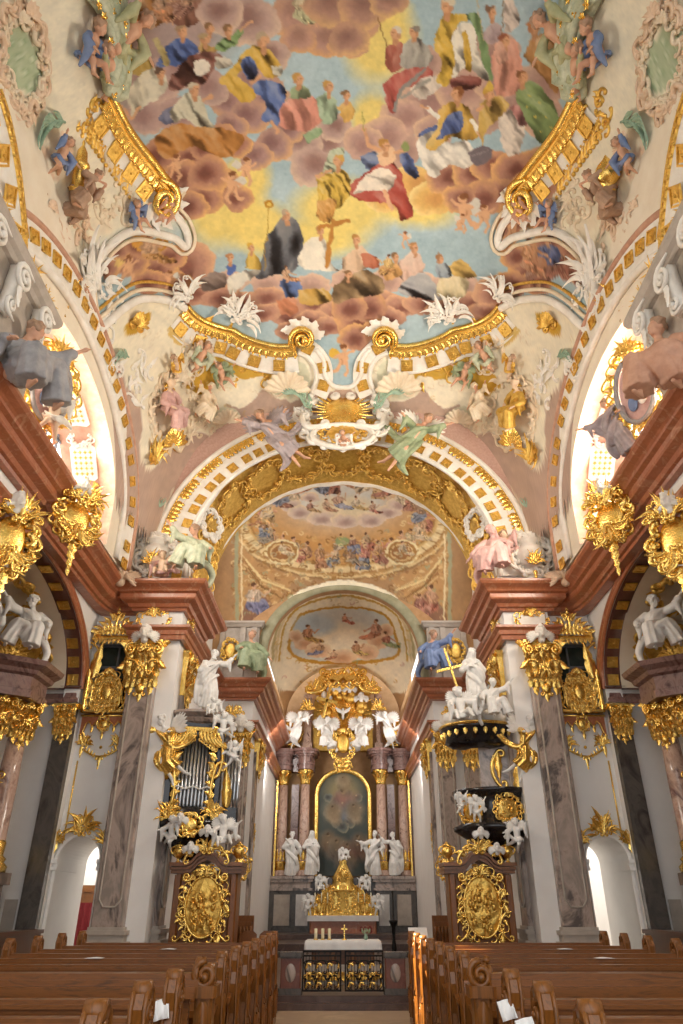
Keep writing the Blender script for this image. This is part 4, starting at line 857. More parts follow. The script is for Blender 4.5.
def figure(name, J, robe='stand', vox=.018, seed=1, child=False, look=None, wings=None, veil=False, beard=False):
    """J: joints in metres, figure faces -y; front hands lr, knees, feet"""
    b = MB(); h = MB(); c = MB(); g = lambda k: V(J[k]); rn = random.Random(seed)
    k = .62 if child else 1.0
    hp, ch, nk, hd = g('hip'), g('chest'), g('neck'), g('head')
    b.ball(hp, (.145*k*1.05, .115*k*1.1, .13*k), 14); caps(b, hp, ch, .125*k*(1.12 if child else 1), .15*k, 14)
    b.ball(ch+V((0, 0, .02)), (.185*k, .125*k, .15*k), 14); caps(b, ch, nk, .1*k, .055*k); caps(b, nk, hd, .052*k, .05*k)
    r = .094 if child else .114; head(b, hd, look or (0, -1, 0), (hd-nk) if (hd-nk).length > .02 else (0, 0, 1), r, h)
    if beard:
        for i in range(7): h.ball(hd+V((rn.uniform(-.05, .05), -.08-rn.random()*.03, -.09-rn.random()*.1)), .035, 8)
    if veil: folds(c, [hd+V((0, .02, .1)), hd+V((0, .03, 0)), nk+V((0, .05, -.02)), ch+V((0, .08, -.1))], [.09, .125, .15, .2], 7, .1, seed=seed)
    fat = 1.25 if child else 1
    for s, q in ((-1, 'l'), (1, 'r')):
        sh = ch+V((s*.175*k, 0, .075*k)); el, ha = g('e'+q), g('h'+q); kn, ft = g('k'+q), g('f'+q)
        caps(b, sh, el, .058*k*fat, .044*k*fat); caps(b, el, ha, .043*k*fat, .029*k*fat)
        d = ha-el; hand(b, ha, d, (0, -.3, 1) if abs(d.normalized().z) < .8 else (0, -1, 0), 1.0*k*(1.1 if child else 1), .35, s)
        hj = hp+V((s*.085*k, 0, -.04*k)); caps(b, hj, kn, .095*k*fat, .062*k*fat); caps(b, kn, ft, .062*k*fat, .038*k*fat)
        b.ball(kn*.72+ft*.28+V((0, .03*k, 0)), (.055*k*fat,)*3, 10)
        fd = V(J.get('toe'+q, (0, -1, -.15))).normalized(); caps(b, ft, ft+fd*.15*k, .036*k*fat, .027*k); b.ball(ft+V((0, .035*k, -.01)), .033*k*fat, 8)
        if robe and robe != 'nude':
            caps(c, sh, el, .085*k, .1*k, 12); caps(c, el, el*.35+ha*.65, .085*k, .075*k, 12)
            m = el*.5+ha*.5; c.tube([el, m+V((0, 0, -.06)), m+V((0, .01, -.2)), m+V((s*.03, .02, -.34))], [.07, .07, .05, .02], 10)
    if robe == 'stand':
        folds(c, [ch+V((0, 0, .1)), ch, hp+V((0, 0, .1)), hp, (hp+g('kl')*.5+g('kr')*.5)*.5, g('kl')*.5+g('kr')*.5, (g('fl')+g('fr')+g('kl')+g('kr'))*.25, g('fl')*.5+g('fr')*.5+V((0, .02, .02))],
              [(.15, .11), (.2, .145), (.16, .13), (.2, .16), (.215, .18), (.22, .19), (.24, .21), (.27, .24)], 13, .22, seed=seed)
        swag(c, [ch+V((-.18, -.02, .12)), ch+V((-.02, -.16, -.05)), hp+V((.16, -.15, .05)), hp+V((.2, 0, -.15)), hp+V((.1, .16, -.1))], .075, seed)
        swag(c, [hp+V((-.2, -.1, .1)), hp+V((0, -.2, -.1)), g('kr')+V((.08, -.12, .1)), g('kr')+V((.16, 0, -.1))], .06, seed+1)
        swag(c, [ch+V((.17, .02, .1)), g('er')+V((0, .05, -.1)), hp+V((.26, .06, -.1)), g('kr')+V((.22, .05, -.1)), g('fr')+V((.2, .04, .1))], .07, seed+2)
    elif robe == 'sit':
        folds(c, [ch+V((0, 0, .1)), ch, hp+V((0, 0, .12)), hp+V((0, 0, -.05))], [(.155, .115), (.21, .155), (.19, .155), (.235, .215)], 11, .16, seed=seed)
        for q in 'lr':
            folds(c, [hp, (hp+g('k'+q))*.5, g('k'+q), (g('k'+q)+g('f'+q))*.5, g('k'+q)*.1+g('f'+q)*.9], [.17, .168, .155, .155, .175], 9, .22, seed=seed+3)
        m = (g('kl')+g('kr'))*.5; swag(c, [hp+V((-.2, 0, .05)), hp*.4+m*.6+V((0, 0, .1)), g('kr')+V((.1, 0, .02)), g('fr')+V((.15, .05, .15))], .08, seed)
        swag(c, [g('kl')+V((-.05, 0, .08)), m+V((0, -.05, -.05)), (g('fl')+g('fr'))*.5+V((0, -.02, .15))], .075, seed+1)
        swag(c, [ch+V((-.17, 0, .1)), ch+V((0, -.15, -.05)), hp+V((.18, -.08, .05))], .06, seed+2)
        swag(c, [hp+V((.1, .1, 0)), hp+V((.38, .12, -.1)), hp+V((.5, .08, -.35)), hp+V((.42, .04, -.6))], .07, seed+4)
    elif robe == 'fly':
        folds(c, [ch+V((0, 0, .08)), ch, hp+V((0, 0, .05)), (hp+g('kl')*.5+g('kr')*.5)*.5, g('kl')*.5+g('kr')*.5, (g('kl')+g('kr'))*.25+(g('fl')+g('fr'))*.25], [(.14, .11), (.195, .14), (.17, .14), (.2, .17), (.21, .19), (.24, .16)], 10, .3, seed=seed)
        swag(c, [ch+V((-.15, -.03, .1)), ch+V((.03, -.15, -.05)), hp+V((.2, -.05, 0)), hp+V((.45, .1, .1)), hp+V((.7, .12, .3))], .06, seed)
        swag(c, [hp+V((-.2, 0, .05)), g('kl')+V((-.12, 0, 0)), g('fl')+V((-.15, .05, .1)), g('fl')+V((-.35, .1, -.05))], .06, seed+1)
    elif robe == 'loin':
        swag(c, [hp+V((-.14, -.02, .03)), hp+V((0, -.13, -.04)), hp+V((.14, -.02, .03)), hp+V((.26, .06, .12)), hp+V((.4, .08, .05))], .045, seed)
        swag(c, [hp+V((-.14, .02, 0)), hp+V((0, .12, 0)), hp+V((.14, .02, 0))], .05, seed)
    out = dict(body=remesh(b, vox, 1), hair=remesh(h, vox*.9, 1), robe=remesh(c, vox*1.1, 1) if c.v else None, wings=wings)
    FIG[name] = out
J0 = dict(hip=(0, 0, .95), chest=(0, 0, 1.3), neck=(0, 0, 1.5), head=(0, -.02, 1.64), el=(-.34, -.02, 1.15), er=(.34, -.02, 1.15), hl=(-.3, -.25, 1.05), hr=(.3, -.25, 1.05), kl=(-.1, -.05, .5), kr=(.1, -.02, .5), fl=(-.13, 0, .06), fr=(.13, .02, .06))
def JJ(**k): d = dict(J0); d.update(k); return d
figure('bishop_raised', JJ(hip=(.04, 0, .95), el=(-.42, -.05, 1.36), hl=(-.6, -.15, 1.58), hr=(.1, -.24, 1.2), er=(.32, -.1, 1.1), kl=(-.14, -.12, .52), head=(-.04, -.03, 1.63)), 'stand', seed=2, look=(-.5, -1, .2), beard=True)
figure('saint_book', JJ(hip=(-.04, 0, .95), el=(-.32, -.08, 1.12), hl=(-.06, -.24, 1.2), hr=(.44, -.25, 1.0), er=(.38, -.04, 1.14), kr=(.14, -.14, .52), head=(.04, -.04, 1.62)), 'stand', seed=5, look=(.5, -1, -.2), beard=True)
figure('saint_veiled', JJ(el=(-.3, -.06, 1.12), hl=(.04, -.22, 1.25), er=(.3, -.06, 1.12), hr=(-.02, -.23, 1.16), kl=(-.1, -.12, .52), head=(.03, -.05, 1.62)), 'stand', seed=8, look=(.4, -1, -.3), veil=True)
figure('saint_pointing', JJ(hip=(.05, 0, .95), el=(.44, -.06, 1.3), hl=(-.25, -.26, 1.02), er=(.44, -.08, 1.24), hr=(.72, -.2, 1.34), kr=(.12, -.12, .52)) | dict(el=(-.36, -.04, 1.12)), 'stand', seed=12, look=(.7, -1, 0))
SIT = dict(hip=(0, 0, .5), chest=(0, .02, .86), neck=(0, 0, 1.06), head=(.02, -.03, 1.2), el=(-.36, -.08, .76), er=(.36, -.02, .78), hl=(-.3, -.34, .7), hr=(.55, -.1, .55), kl=(-.18, -.45, .52), kr=(.16, -.46, .44), fl=(-.2, -.48, .06), fr=(.2, -.36, .02))
figure('seated_allegory', SIT, 'sit', seed=21, look=(-.4, -1, 0))
figure('seated_reaching', dict(SIT, el=(-.4, -.04, .98), hl=(-.62, -.14, 1.2), hr=(.3, -.4, .62), kl=(-.3, -.38, .5), kr=(.06, -.5, .5), fl=(-.42, -.3, .1), fr=(.02, -.52, .05), head=(-.05, -.04, 1.19)), 'sit', seed=25, look=(-.8, -.6, .3))
figure('flying_angel', dict(hip=(0, 0, .6), chest=(-.08, -.06, .92), neck=(-.14, -.1, 1.1), head=(-.18, -.14, 1.23), el=(-.42, -.2, 1.0), er=(.2, -.28, .9), hl=(-.66, -.3, 1.14), hr=(.3, -.5, .86), kl=(.02, -.2, .22), kr=(.2, .02, .22), fl=(.18, .04, -.14), fr=(.42, .22, .02), toel=(.3, .2, -1), toer=(.8, .4, -.3)), 'fly', seed=31, look=(-.6, -1, .1), wings=1.0)
figure('kneeling_angel', dict(hip=(0, 0, .48), chest=(0, -.1, .8), neck=(0, -.14, 1.0), head=(.02, -.18, 1.13), el=(-.34, -.2, .78), er=(.34, -.2, .78), hl=(-.08, -.42, .9), hr=(.1, -.42, .92), kl=(-.14, -.36, .32), kr=(.16, -.2, .08), fl=(-.15, -.3, .02), fr=(.18, .26, .06), toer=(0, 1, -.3)), 'sit', seed=35, look=(.2, -1, -.1), wings=.95)
PU = dict(hip=(0, 0, .34), chest=(0, -.01, .54), neck=(0, -.02, .66), head=(.01, -.03, .75), el=(-.2, -.06, .52), er=(.2, -.06, .56), hl=(-.26, -.2, .54), hr=(.3, -.1, .72), kl=(-.1, -.1, .2), kr=(.1, -.04, .18), fl=(-.1, -.02, .03), fr=(.14, .06, .03))
figure('putto_standing', PU, 'loin', .014, seed=41, child=True, look=(.4, -1, 0), wings=.42)
figure('putto_flying', dict(PU, kl=(-.06, -.14, .18), kr=(.18, .02, .24), fl=(.02, .02, .06), fr=(.34, .12, .2), hl=(-.34, -.16, .72), el=(-.24, -.1, .6), hr=(.28, -.2, .5), toer=(.6, .6, 0), toel=(.2, .5, -.6)), 'loin', .014, seed=45, child=True, look=(-.5, -1, .2), wings=.42)
figure('putto_sitting', dict(PU, hip=(0, 0, .14), chest=(0, 0, .36), neck=(0, -.02, .48), head=(-.02, -.04, .57), el=(-.2, -.06, .34), er=(.21, -.02, .38), hl=(-.2, -.24, .28), hr=(.36, -.1, .5), kl=(-.12, -.2, .16), kr=(.13, -.2, .2), fl=(-.1, -.28, 0), fr=(.2, -.3, .04)), 'loin', .014, seed=49, child=True, look=(.3, -1, .1), wings=.4)
figure('putto_reaching', dict(PU, el=(-.18, -.08, .68), hl=(-.22, -.14, .88), er=(.18, -.08, .68), hr=(.26, -.16, .86), kl=(-.12, -.12, .22), kr=(.12, .04, .16), fl=(-.2, 0, .08), fr=(.2, .16, .04), head=(0, -.02, .76)), 'loin', .014, seed=53, child=True, look=(.1, -1, .4), wings=.42)
# a cherub's head between two wings
_b = MB(); _h = MB(); head(_b, (0, 0, 0), (0, -1, 0), (0, 0, 1), .1, _h); caps(_b, (0, .03, -.12), (0, .02, -.05), .06, .06)
FIG['cherub'] = dict(body=remesh(_b, .012, 1), hair=remesh(_h, .012, 1), robe=None, wings=.3)
WING = {(s, L): wingmesh(1.0, s, L) for s in (-1, 1) for L in (1.0, .95, .42, .4, .3)}
COL.children.unlink(_tmp); bpy.data.collections.remove(_tmp)
NFIG = [0]
def place(fig, label, cat, M, white='statue_white', skin=None, robe=None, hair=None, wing=None, name=None, group=None, flip=False):
    """one sculpted figure: the body is the thing, hair, robe and wings are its parts"""
    F_ = FIG[fig]; o = bpy.data.objects.new(name or ('stucco_figure' if cat == 'figure' else 'putto' if 'putto' in fig else 'cherub_head' if fig == 'cherub' else 'angel_statue' if 'angel' in fig else 'statue'), F_['body'])
    COL.objects.link(o); o.matrix_world = M @ (S(-1, 1, 1) if flip else ID); tag(o, label, cat, group)
    def sm(q, m):
        for sl in q.material_slots: sl.link = 'OBJECT'; sl.material = MATS[m]
    sm(o, skin or white)
    p = obj('hair', F_['hair'], o); sm(p, hair or (skin and 'drape_brown') or white)
    if F_['robe']: p = obj('robe', F_['robe'], o); sm(p, robe or white)
    if F_['wings'] and wing != 'none':
        for s in (-1, 1):
            p = obj('wing', WING[(s, F_['wings'])], o); J = {'cherub': (0, .03, -.05), 'flying_angel': (-.06, .07, .98), 'kneeling_angel': (0, .02, .86), 'putto_sitting': (0, .06, .42)}.get(fig, (0, .05, .6))
            p.matrix_local = T(J[0]+s*.04, J[1], J[2]) @ R(s*(-18 if fig != 'cherub' else 0), 'Z') @ R(s*(20 if fig != 'cherub' else 55), 'Y') @ S(.66 if 'putto' not in fig and fig != 'cherub' else .72); sm(p, wing or white)
    NFIG[0] += 1
    return o
# ================================================================ ornament workshop (local xz plane, front is -y, metres)
def rocaille(mb, w, h, seed=1, n=9, r=None, leaves=12, inner=True, M=None):
    """a symmetrical rococo cartouche: two rings of C-scrolls that throw small leaves outward, a shell on top, drops below"""
    rn = random.Random(seed); r = r or .022*min(w, h)+.005; a, b = w*.38, h*.38; m_ = min(w, h)
    for s in (-1, 1):
        for ring, (kk, nn, rr) in enumerate(((1.0, n, 1.0), (1.16, n-1, .75))):
            for i in range(nn):
                t0 = math.radians(-84+168*(i+.15*ring)/nn); t1 = math.radians(-84+168*(i+1.12)/nn); j = kk*rn.uniform(.92, 1.06); k = kk*rn.uniform(.95, 1.12); y = -rn.uniform(0, .05)*w-.01*ring
                p = (s*a*math.cos(t0)*j, b*math.sin(t0)*j); q = (s*a*math.cos(t1)*k, b*math.sin(t1)*k)
                if math.hypot(p[0]-q[0], p[1]-q[1]) < .02: continue
                mb.cscroll(p[0], p[1], q[0], q[1], -s*rn.uniform(.2, .5)*(1 if rn.random() < .8 else -1), r*rr*rn.uniform(.8, 1.4), 1, 1, M, 5, y)
        for i in range(leaves):
            t = math.radians(-82+164*(i+.5)/leaves); L = rn.uniform(.1, .19)*m_
            d = math.degrees(t)+rn.uniform(-45, 45); d = d if s > 0 else 180-d
            mb.leaf(s*a*math.cos(t)*1.08, b*math.sin(t)*1.08, d, L, L*.5, s*rn.choice((-1, 1))*rn.uniform(.5, 1.5), .3, M, 4, 7, -.03*w)
    mb.shell(0, b*1.0, .15*m_, -10, 190, 7, M, -.05*w)
    mb.leaf(0, -b*1.05, -90, .15*h, .12*w, 0, .2, M, 4, 7); mb.rosette(0, -b*1.02, .07*m_, 6, (M or ID) @ T(0, -.05*w, 0))
    for s in (-1, 1): mb.leaf(0, b*1.15, 90-s*34, .13*h, .08*w, -s*.8, .3, M, 4, 7); mb.cscroll(s*.04*w, -b*1.0, s*.2*w, -b*1.22, s*.4, r, 1, 1, M, 5, -.03*w)
    if inner: mb.ball((0, .02*w, 0), (a*.8, .1*w, b*.82), 18, M)
    return mb
def crown(mb, w, h, M=None):
    """a gilded canopy: tasselled valance under a crown of scrolls"""
    mb.sweep([(-w/2, .12), (-w/2, -.1), (w/2, -.1), (w/2, .12)][::1], [(0, 0), (.05, 0), (.06, .04), (.03, .07), (.05, .1), (0, .12)], M)
    n = 9
    for i in range(n):
        x = -w/2+w*(i+.5)/n; mb.leaf(x, .02, -90, .13, .1, 0, .15, M, 2, 5, -.14); mb.ball((x, -.17, -.11), .022, 6, M)
    for s in (-1, 1):
        mb.cscroll(s*w*.46, .14, s*w*.2, h*.62, s*.35, .035, 1, 1, M, 6, -.12); mb.cscroll(s*w*.24, .2, s*.06*w, h*.8, s*.3, .035, 1, 1, M, 6, -.14)
        mb.cscroll(s*w*.4, h*.3, s*w*.52, .12, s*.3, .03, 1, 1, M, 6, -.1)
        for i in range(5): mb.leaf(s*w*(.08+.09*i), h*(.6-.09*i), 90-s*(10+14*i), h*.3, w*.12, -s*.5, .3, M, 4, 7, -.12)
    for i in range(7): x = -w*.3+w*.1*i; mb.leaf(x, .12, 90, h*(.42-.5*abs(x)/w), w*.12, 0, .2, M, 3, 7, -.14)
    mb.shell(0, h*.62, .16*h, 0, 180, 7, M, -.12); mb.ball((0, -.12, h*.9), (.05*w, .04*w, .07*h), 8, M); mb.leaf(0, h*.92, 90, h*.16, .08*w, 0, 0, M, 2, 5, -.12)
    return mb
def capital_parts(w, h, d=.22):
    """gilded composite capital: rows of acanthus, volutes, scrolls and a pendant shield"""
    mb = MB(); mb.loft([[(x*q, y*q2, z) for x, y in ((-w/2, .05), (-w/2, -d), (w/2, -d), (w/2, .05))] for q, q2, z in ((.9, .8, -.05*h), (.88, .8, .5*h), (1.0, 1.0, .82*h), (1.14, 1.2, .9*h), (1.14, 1.2, .97*h))], caps=True, sm=False)
    rn = random.Random(3)
    for row, (z, n, L) in enumerate(((-.08*h, 6, .3*h), (.14*h, 5, .32*h), (.36*h, 6, .3*h), (.56*h, 5, .26*h))):
        for i in range(n):
            x = w*(-.46+.92*i/(n-1)); mb.leaf(x, z, 90+rn.uniform(-14, 14), L, w*.3, rn.uniform(-.2, .2), .55, None, 4, 8, -d*.85-.02)
    for s in (-1, 1):
        mb.scroll(s*w*.44, .74*h, .19*w, 90, 1.5, .045*w+.012, -s, T(0, -d-.07, 0), .2*w); mb.scroll(s*w*.15, .76*h, .11*w, 90, 1.2, .035*w+.01, s, T(0, -d-.06, 0))
        mb.leaf(s*w*.56, .84*h, 90-s*50, .24*h, w*.24, -s*.6, .3, None, 4, 7, -d); mb.leaf(s*w*.52, .5*h, -90+s*25, .3*h, w*.24, s*.5, .2, None, 4, 8, -d-.02)
        mb.cscroll(s*w*.42, .05*h, s*w*.08, -.22*h, -s*.35, .03, 1, 1, None, 6, -d+.03); mb.leaf(s*w*.3, -.04*h, -90+s*20, .22*h, w*.22, -s*.4, .1, None, 4, 8, -d+.03)
        mb.cscroll(s*w*.2, .2*h, s*w*.44, .5*h, s*.4, .03, 1, 1, None, 6, -d-.08)
    mb.rosette(0, .8*h, .16*w, 7, T(0, -d-.13, 0)); mb.rosette(0, .34*h, .17*w, 7, T(0, -d-.14, 0)); mb.ball((0, -d+.02, -.1*h), (.16*w, .07, .12*h), 10); mb.leaf(0, -.16*h, -90, .24*h, w*.2, 0, .05, None, 4, 8, -d+.03)
    for i in range(5): mb.rosette(w*(-.36+.18*i), .05*h, .07*w, 5, T(0, -d-.06, 0))
    return mb
def drop(mb, w, h, M=None, y=0):
    """a small pendant of husks"""
    for i in range(4): mb.leaf(0, -h*i*.22, -90, h*.36*(1-.12*i), w*(1-.2*i), 0, .1, M, 3, 6, y); mb.ball((0, y-.02, -h*(.24+.2*i)), .06*w*(4-i)*.5, 6, M)
    return mb
def spray(mb, w, h, seed, M=None):
    """an asymmetrical bouquet of scrolls and slender leaves rising from the origin"""
    rn = random.Random(seed)
    for i in range(19):
        t = i/18-.5; L = h*rn.uniform(.35, .8)*(1-.9*abs(t)**1.5)
        mb.leaf(t*w*.5, rn.uniform(-.04, .35)*h, 90-t*150+rn.uniform(-20, 20), L, L*.2+.012, -t*rn.uniform(.6, 2.4)+rn.uniform(-.5, .5), .3, M, 5, 9, -rn.uniform(.02, .12)*w)
    for s in (-1, 1):
        mb.cscroll(s*.04*w, 0, s*w*.42, h*.2, s*.3, .03*w+.004, 1, 1, M, 5, -.05*w); mb.cscroll(s*.05*w, h*.12, s*w*.3, h*.55, -s*.3, .025*w+.004, 1, 1, M, 5, -.06*w); mb.cscroll(s*.3*w, h*.16, s*w*.12, h*.62, s*.35, .02*w+.004, 1, 1, M, 5, -.08*w)
    for i in range(5): mb.rosette(rn.uniform(-.22, .22)*w, rn.uniform(.1, .55)*h, .07*w, 5, (M or ID) @ T(0, -.12*w, 0))
    mb.ball((0, -.06*w, .02*h), .06*w, 8, M)
    return mb
def palm(mb, L, n=8, M=None):
    """a palm branch: a curved rib with long leaflets"""
    pts = [(L*u, -.25*L*math.sin(PI*u*.9)*.5, .34*L*math.sin(PI*u*.75)) for u in [i/10 for i in range(11)]]
    mb.tube(pts, [.03*L*(1-.8*i/10) for i in range(11)], 6, M)
    for i in range(n):
        u = .18+.8*i/(n-1); k = min(10, int(u*10)); x, y, z = pts[k]; a = math.degrees(math.atan2(pts[k][2]-pts[k-1][2], pts[k][0]-pts[k-1][0]))
        for s in (-1, 1): q = L*(.52-.25*abs(u-.5)); mb.leaf(x, z, a+s*(46-22*u), q, q*.2, -s*.45, .25, M, 1, 8, y)
    return mb
def vase(mb, h, M=None, n=24):
    r = h*.28
    mb.lathe([(.01, 0), (r*.62, 0), (r*.66, .03*h), (r*.4, .07*h), (r*.24, .13*h), (r*.36, .17*h), (r*.3, .2*h), (r*.62, .28*h), (r*.92, .42*h), (r, .54*h), (r*.9, .64*h), (r*.6, .7*h), (r*.56, .74*h), (r*.8, .79*h), (r*.82, .82*h), (r*.5, .86*h), (r*.3, .92*h), (.01, h)], n, M, fold=lambda a, z: 1+.05*math.sin(8*a)*(1 if .25*h < z < .6*h else 0))
    for s in (-1, 1): mb.cscroll(s*r*.85, .4*h, s*r*.7, .78*h, -s*.5, .05*h, 1, 1, M)
    return mb
def coffer_mesh(sz, fr='w'):
    """a square gilded coffer with a flower; fr adds the frame"""
    mb = MB(); h = sz/2
    for x0, x1, z0, z1 in ((-h, h, h*.78, h), (-h, h, -h, -h*.78), (-h, -h*.78, -h, h), (h*.78, h, -h, h)): mb.box(x0, x1, -.035, .0, z0, z1)
    mb.box(-h*.8, h*.8, -.012, 0, -h*.8, h*.8); mb.rosette(0, 0, h*.62, 6, T(0, -.02, 0))
    return mb.build('coffer', 'gold_flat', link=False)
COFFER = {}
def band(root, pts, nrm, spec, side=1, coffers=None, n=60, fringe=None, mats=('stucco',)):
    """mouldings carried along a curve on a surface. pts, nrm: world points, outward normals; side: +1 builds to the left of travel
    spec: ('tube', off, r, mat, name) or ('strip', o0, o1, lift, mat, name)"""
    pts = interp(pts, n); nn = [v.normalized() for v in interp(nrm, n)]
    tt = [(pts[min(i+1, n-1)]-pts[max(i-1, 0)]).normalized() for i in range(n)]
    bb = [nn[i].cross(tt[i]).normalized()*side for i in range(n)]
    at = lambda i, o, l: pts[i]+bb[i]*o+nn[i]*l
    for e in spec:
        if e[0] == 'tube':
            mb = MB(); mb.tube([at(i, e[1], e[2]*.3) for i in range(n)], e[2], 8); mb.build(e[4], e[3], root)
        else:
            _, o0, o1, l, m, nm = e; mb = MB()
            mb.loft([[at(i, o0, -.03), at(i, o0, l), at(i, o1, l), at(i, o1, -.03)] for i in range(n)], close=False, sm=False); mb.build(nm, m, root)
    acc = [0]
    for i in range(1, n): acc.append(acc[-1]+(pts[i]-pts[i-1]).length)
    def walk(step, start=.5):
        d = step*start
        while d < acc[-1]:
            i = min(n-2, max(0, next(j for j in range(n) if acc[j] >= d)-1)); yield i; d += step
    if coffers:
        off, sz, step, lift = coffers
        if sz not in COFFER: COFFER[sz] = coffer_mesh(sz)
        for i in walk(step):
            m = basis(at(i, off, lift), nn[i], bb[i]); o = obj('coffer', COFFER[sz], root, m)
    if fringe:
        off, sz, step, m_, d = fringe; mb = MB()
        mb.tube([at(i, off, .06) for i in range(n)], .025, 5)
        for i in walk(step):
            m = basis(at(i, off, .08), nn[i], bb[i]*d); mb.leaf(0, 0, 90, sz, sz*.62, 0, .02, m, 1, 4); mb.ball((0, -.02, sz*.85), sz*.16, 5, m)
        mb.build('fringe', m_, root)
    return at
def put(name, label, cat, mb_or_mesh, m, M, group=None, parent=None):
    me = mb_or_mesh if isinstance(mb_or_mesh, bpy.types.Mesh) else mb_or_mesh.build(name, m, link=False)
    o = bpy.data.objects.new(name, me); COL.objects.link(o); o.matrix_world = M
    if m and isinstance(m, str):
        for sl in o.material_slots: sl.link = 'OBJECT'; sl.material = MATS[m]
    if label: tag(o, label, cat, group)
    return o
def chunk(name, mb, m, root): return mb.build(name, m, root)
# ================================================================ nave: great arch, piers, oratories, doorways, lunettes
def pxm(p): return (p.y*CP+(p.z-EYE)*SP)/FOC
SW = lambda s: 'left' if s < 0 else 'right'
# ---------------- the great arch
t = thing('chancel_arch', 'great white arch with gilded coffers that opens the nave to the chancel', 'arch', T(0, 0, 0))
E = [V((x, YF-.06, z)) for x, z in [(-5.15, 9.3)]+ell(0, 10, 5.15, 4.62, 180, 0, 44)+[(5.15, 9.3)]]
NV = [V((0, -1, 0))]*len(E)
band(t, E, NV, [('tube', 0, .085, 'stucco', 'outer_moulding'), ('strip', -.02, -.95, .05, 'stucco', 'face'), ('tube', -.34, .04, 'gold_flat', 'bead'), ('tube', -.52, .03, 'stucco', 'bead'), ('tube', -.93, .06, 'stucco', 'inner_moulding')], 1, (-.72, .26, .52, .06), 110, (-.12, .3, .17, 'gold', -1))
# soffit relief: bordered panels of gilded scrolls
mb = MB(); wb = MB()
for i in range(9):
    a = 18+144*i/8; th = math.radians(a)
    o = V((4.1*math.cos(th), YF+1.2, 10+3.88*math.sin(th))); n = V((-math.cos(th), -.1, -math.sin(th)))
    m = basis(o, n, (0, -1, 0)); rocaille(mb, 1.5, 1.7, 40+i, 6, .03, 6, False, m)
for Y, k in ((YF+.12, 1.0), (YF+2.45, .985)):
    pts = [V((x, Y, z-.02)) for x, z in ell(0, 10, 4.22*k-.06*(Y > YF+1), 4.05*k-.2*(Y > YF+1), 178, 2, 60)]
    wb.tube([p+V((0, 0, .03*math.sin(i*1.3))) for i, p in enumerate(pts)], .075, 8)
mb.build('soffit_scrolls', 'gold_flat', t); wb.build('soffit_border', 'stucco', t)
# crest cartouche and its angels
o = P(343, 420, 16.7)
t = thing('crest_cartouche', 'large white and gold cartouche with a sunburst at the crown of the great arch', 'cartouche', T(*o) @ R(-16, 'X'))
rocaille(MB(), 2.9, 2.9, 61, 10, .075, 12, False).build('scroll_frame', 'stucco', t)
mb = MB(); mb.ball((0, -.05, .35), (.62, .2, .62), 20)
for i in range(30): a = 12*i; mb.leaf(.4*math.cos(math.radians(a)), .35+.4*math.sin(math.radians(a)), a, .42 if i % 2 else .56, .1, 0, .1, None, 1, 4, -.14)
mb.build('sunburst', 'gold', t)
mb = MB(); mb.ball((0, -.12, -.85), (.5, .14, .34), 18); rocaille(mb, 1.5, .95, 63, 6, .03, 5, False, T(0, -.1, -.85)); mb.build('oval_medallion', 'gold_flat', t); mb = MB(); mb.tube([(.86*math.cos(2*PI*i/36), -.16, -.95+.5*math.sin(2*PI*i/36)) for i in range(37)], .09, 8); mb.build('medallion_ring', 'stucco', t)
mb = MB(); mb.shell(0, 1.15, .55, 0, 180, 9, None, -.2); spray(mb, 1.1, .8, 65, T(0, -.2, 1.35))
for s in (-1, 1): mb.cscroll(s*.2, .95, s*1.05, .6, s*.4, .09, 1, 1, None, 8, -.25); mb.cscroll(s*.5, -.5, s*1.2, -.1, -s*.4, .09, 1, 1, None, 8, -.2); mb.leaf(s*.9, .7, 90-s*40, .7, .4, -s*.6, .4, None, 5, 9, -.2)
mb.build('shell_crest', 'stucco', t)
place('flying_angel', 'dark-robed stucco angel flying beside the left flank of the crest cartouche', 'angel', T(*P(286, 458, 16.3)) @ R(-22, 'Y') @ S(1.25), 'stucco_cream', 'flesh', 'drape_lilac', 'drape_brown', 'drape_lilac')
place('flying_angel', 'green-robed stucco angel flying beside the right flank of the crest cartouche', 'angel', T(*P(402, 462, 16.3)) @ R(22, 'Y') @ S(1.25), 'stucco_cream', 'flesh', 'stucco_green', 'drape_brown', 'stucco', flip=True)
for s, x in ((-1, 312), (1, 374)):
    put('palm_branch', 'green palm branch reaching out %s of the crest cartouche' % SW(s), 'palm branch', palm(MB(), .95), 'palm_green', T(*P(x, 412, 16.6)) @ S(s, 1, 1) @ R(-28, 'Y'))
place('putto_sitting', 'pale putto sitting at the foot of the crest cartouche', 'putto', T(*P(343, 447, 16.0)) @ S(.8), 'stucco', 'flesh', 'stucco', wing='stucco')
COFA = capital_parts(.84, 1.12).build('capital', 'gold', link=False)
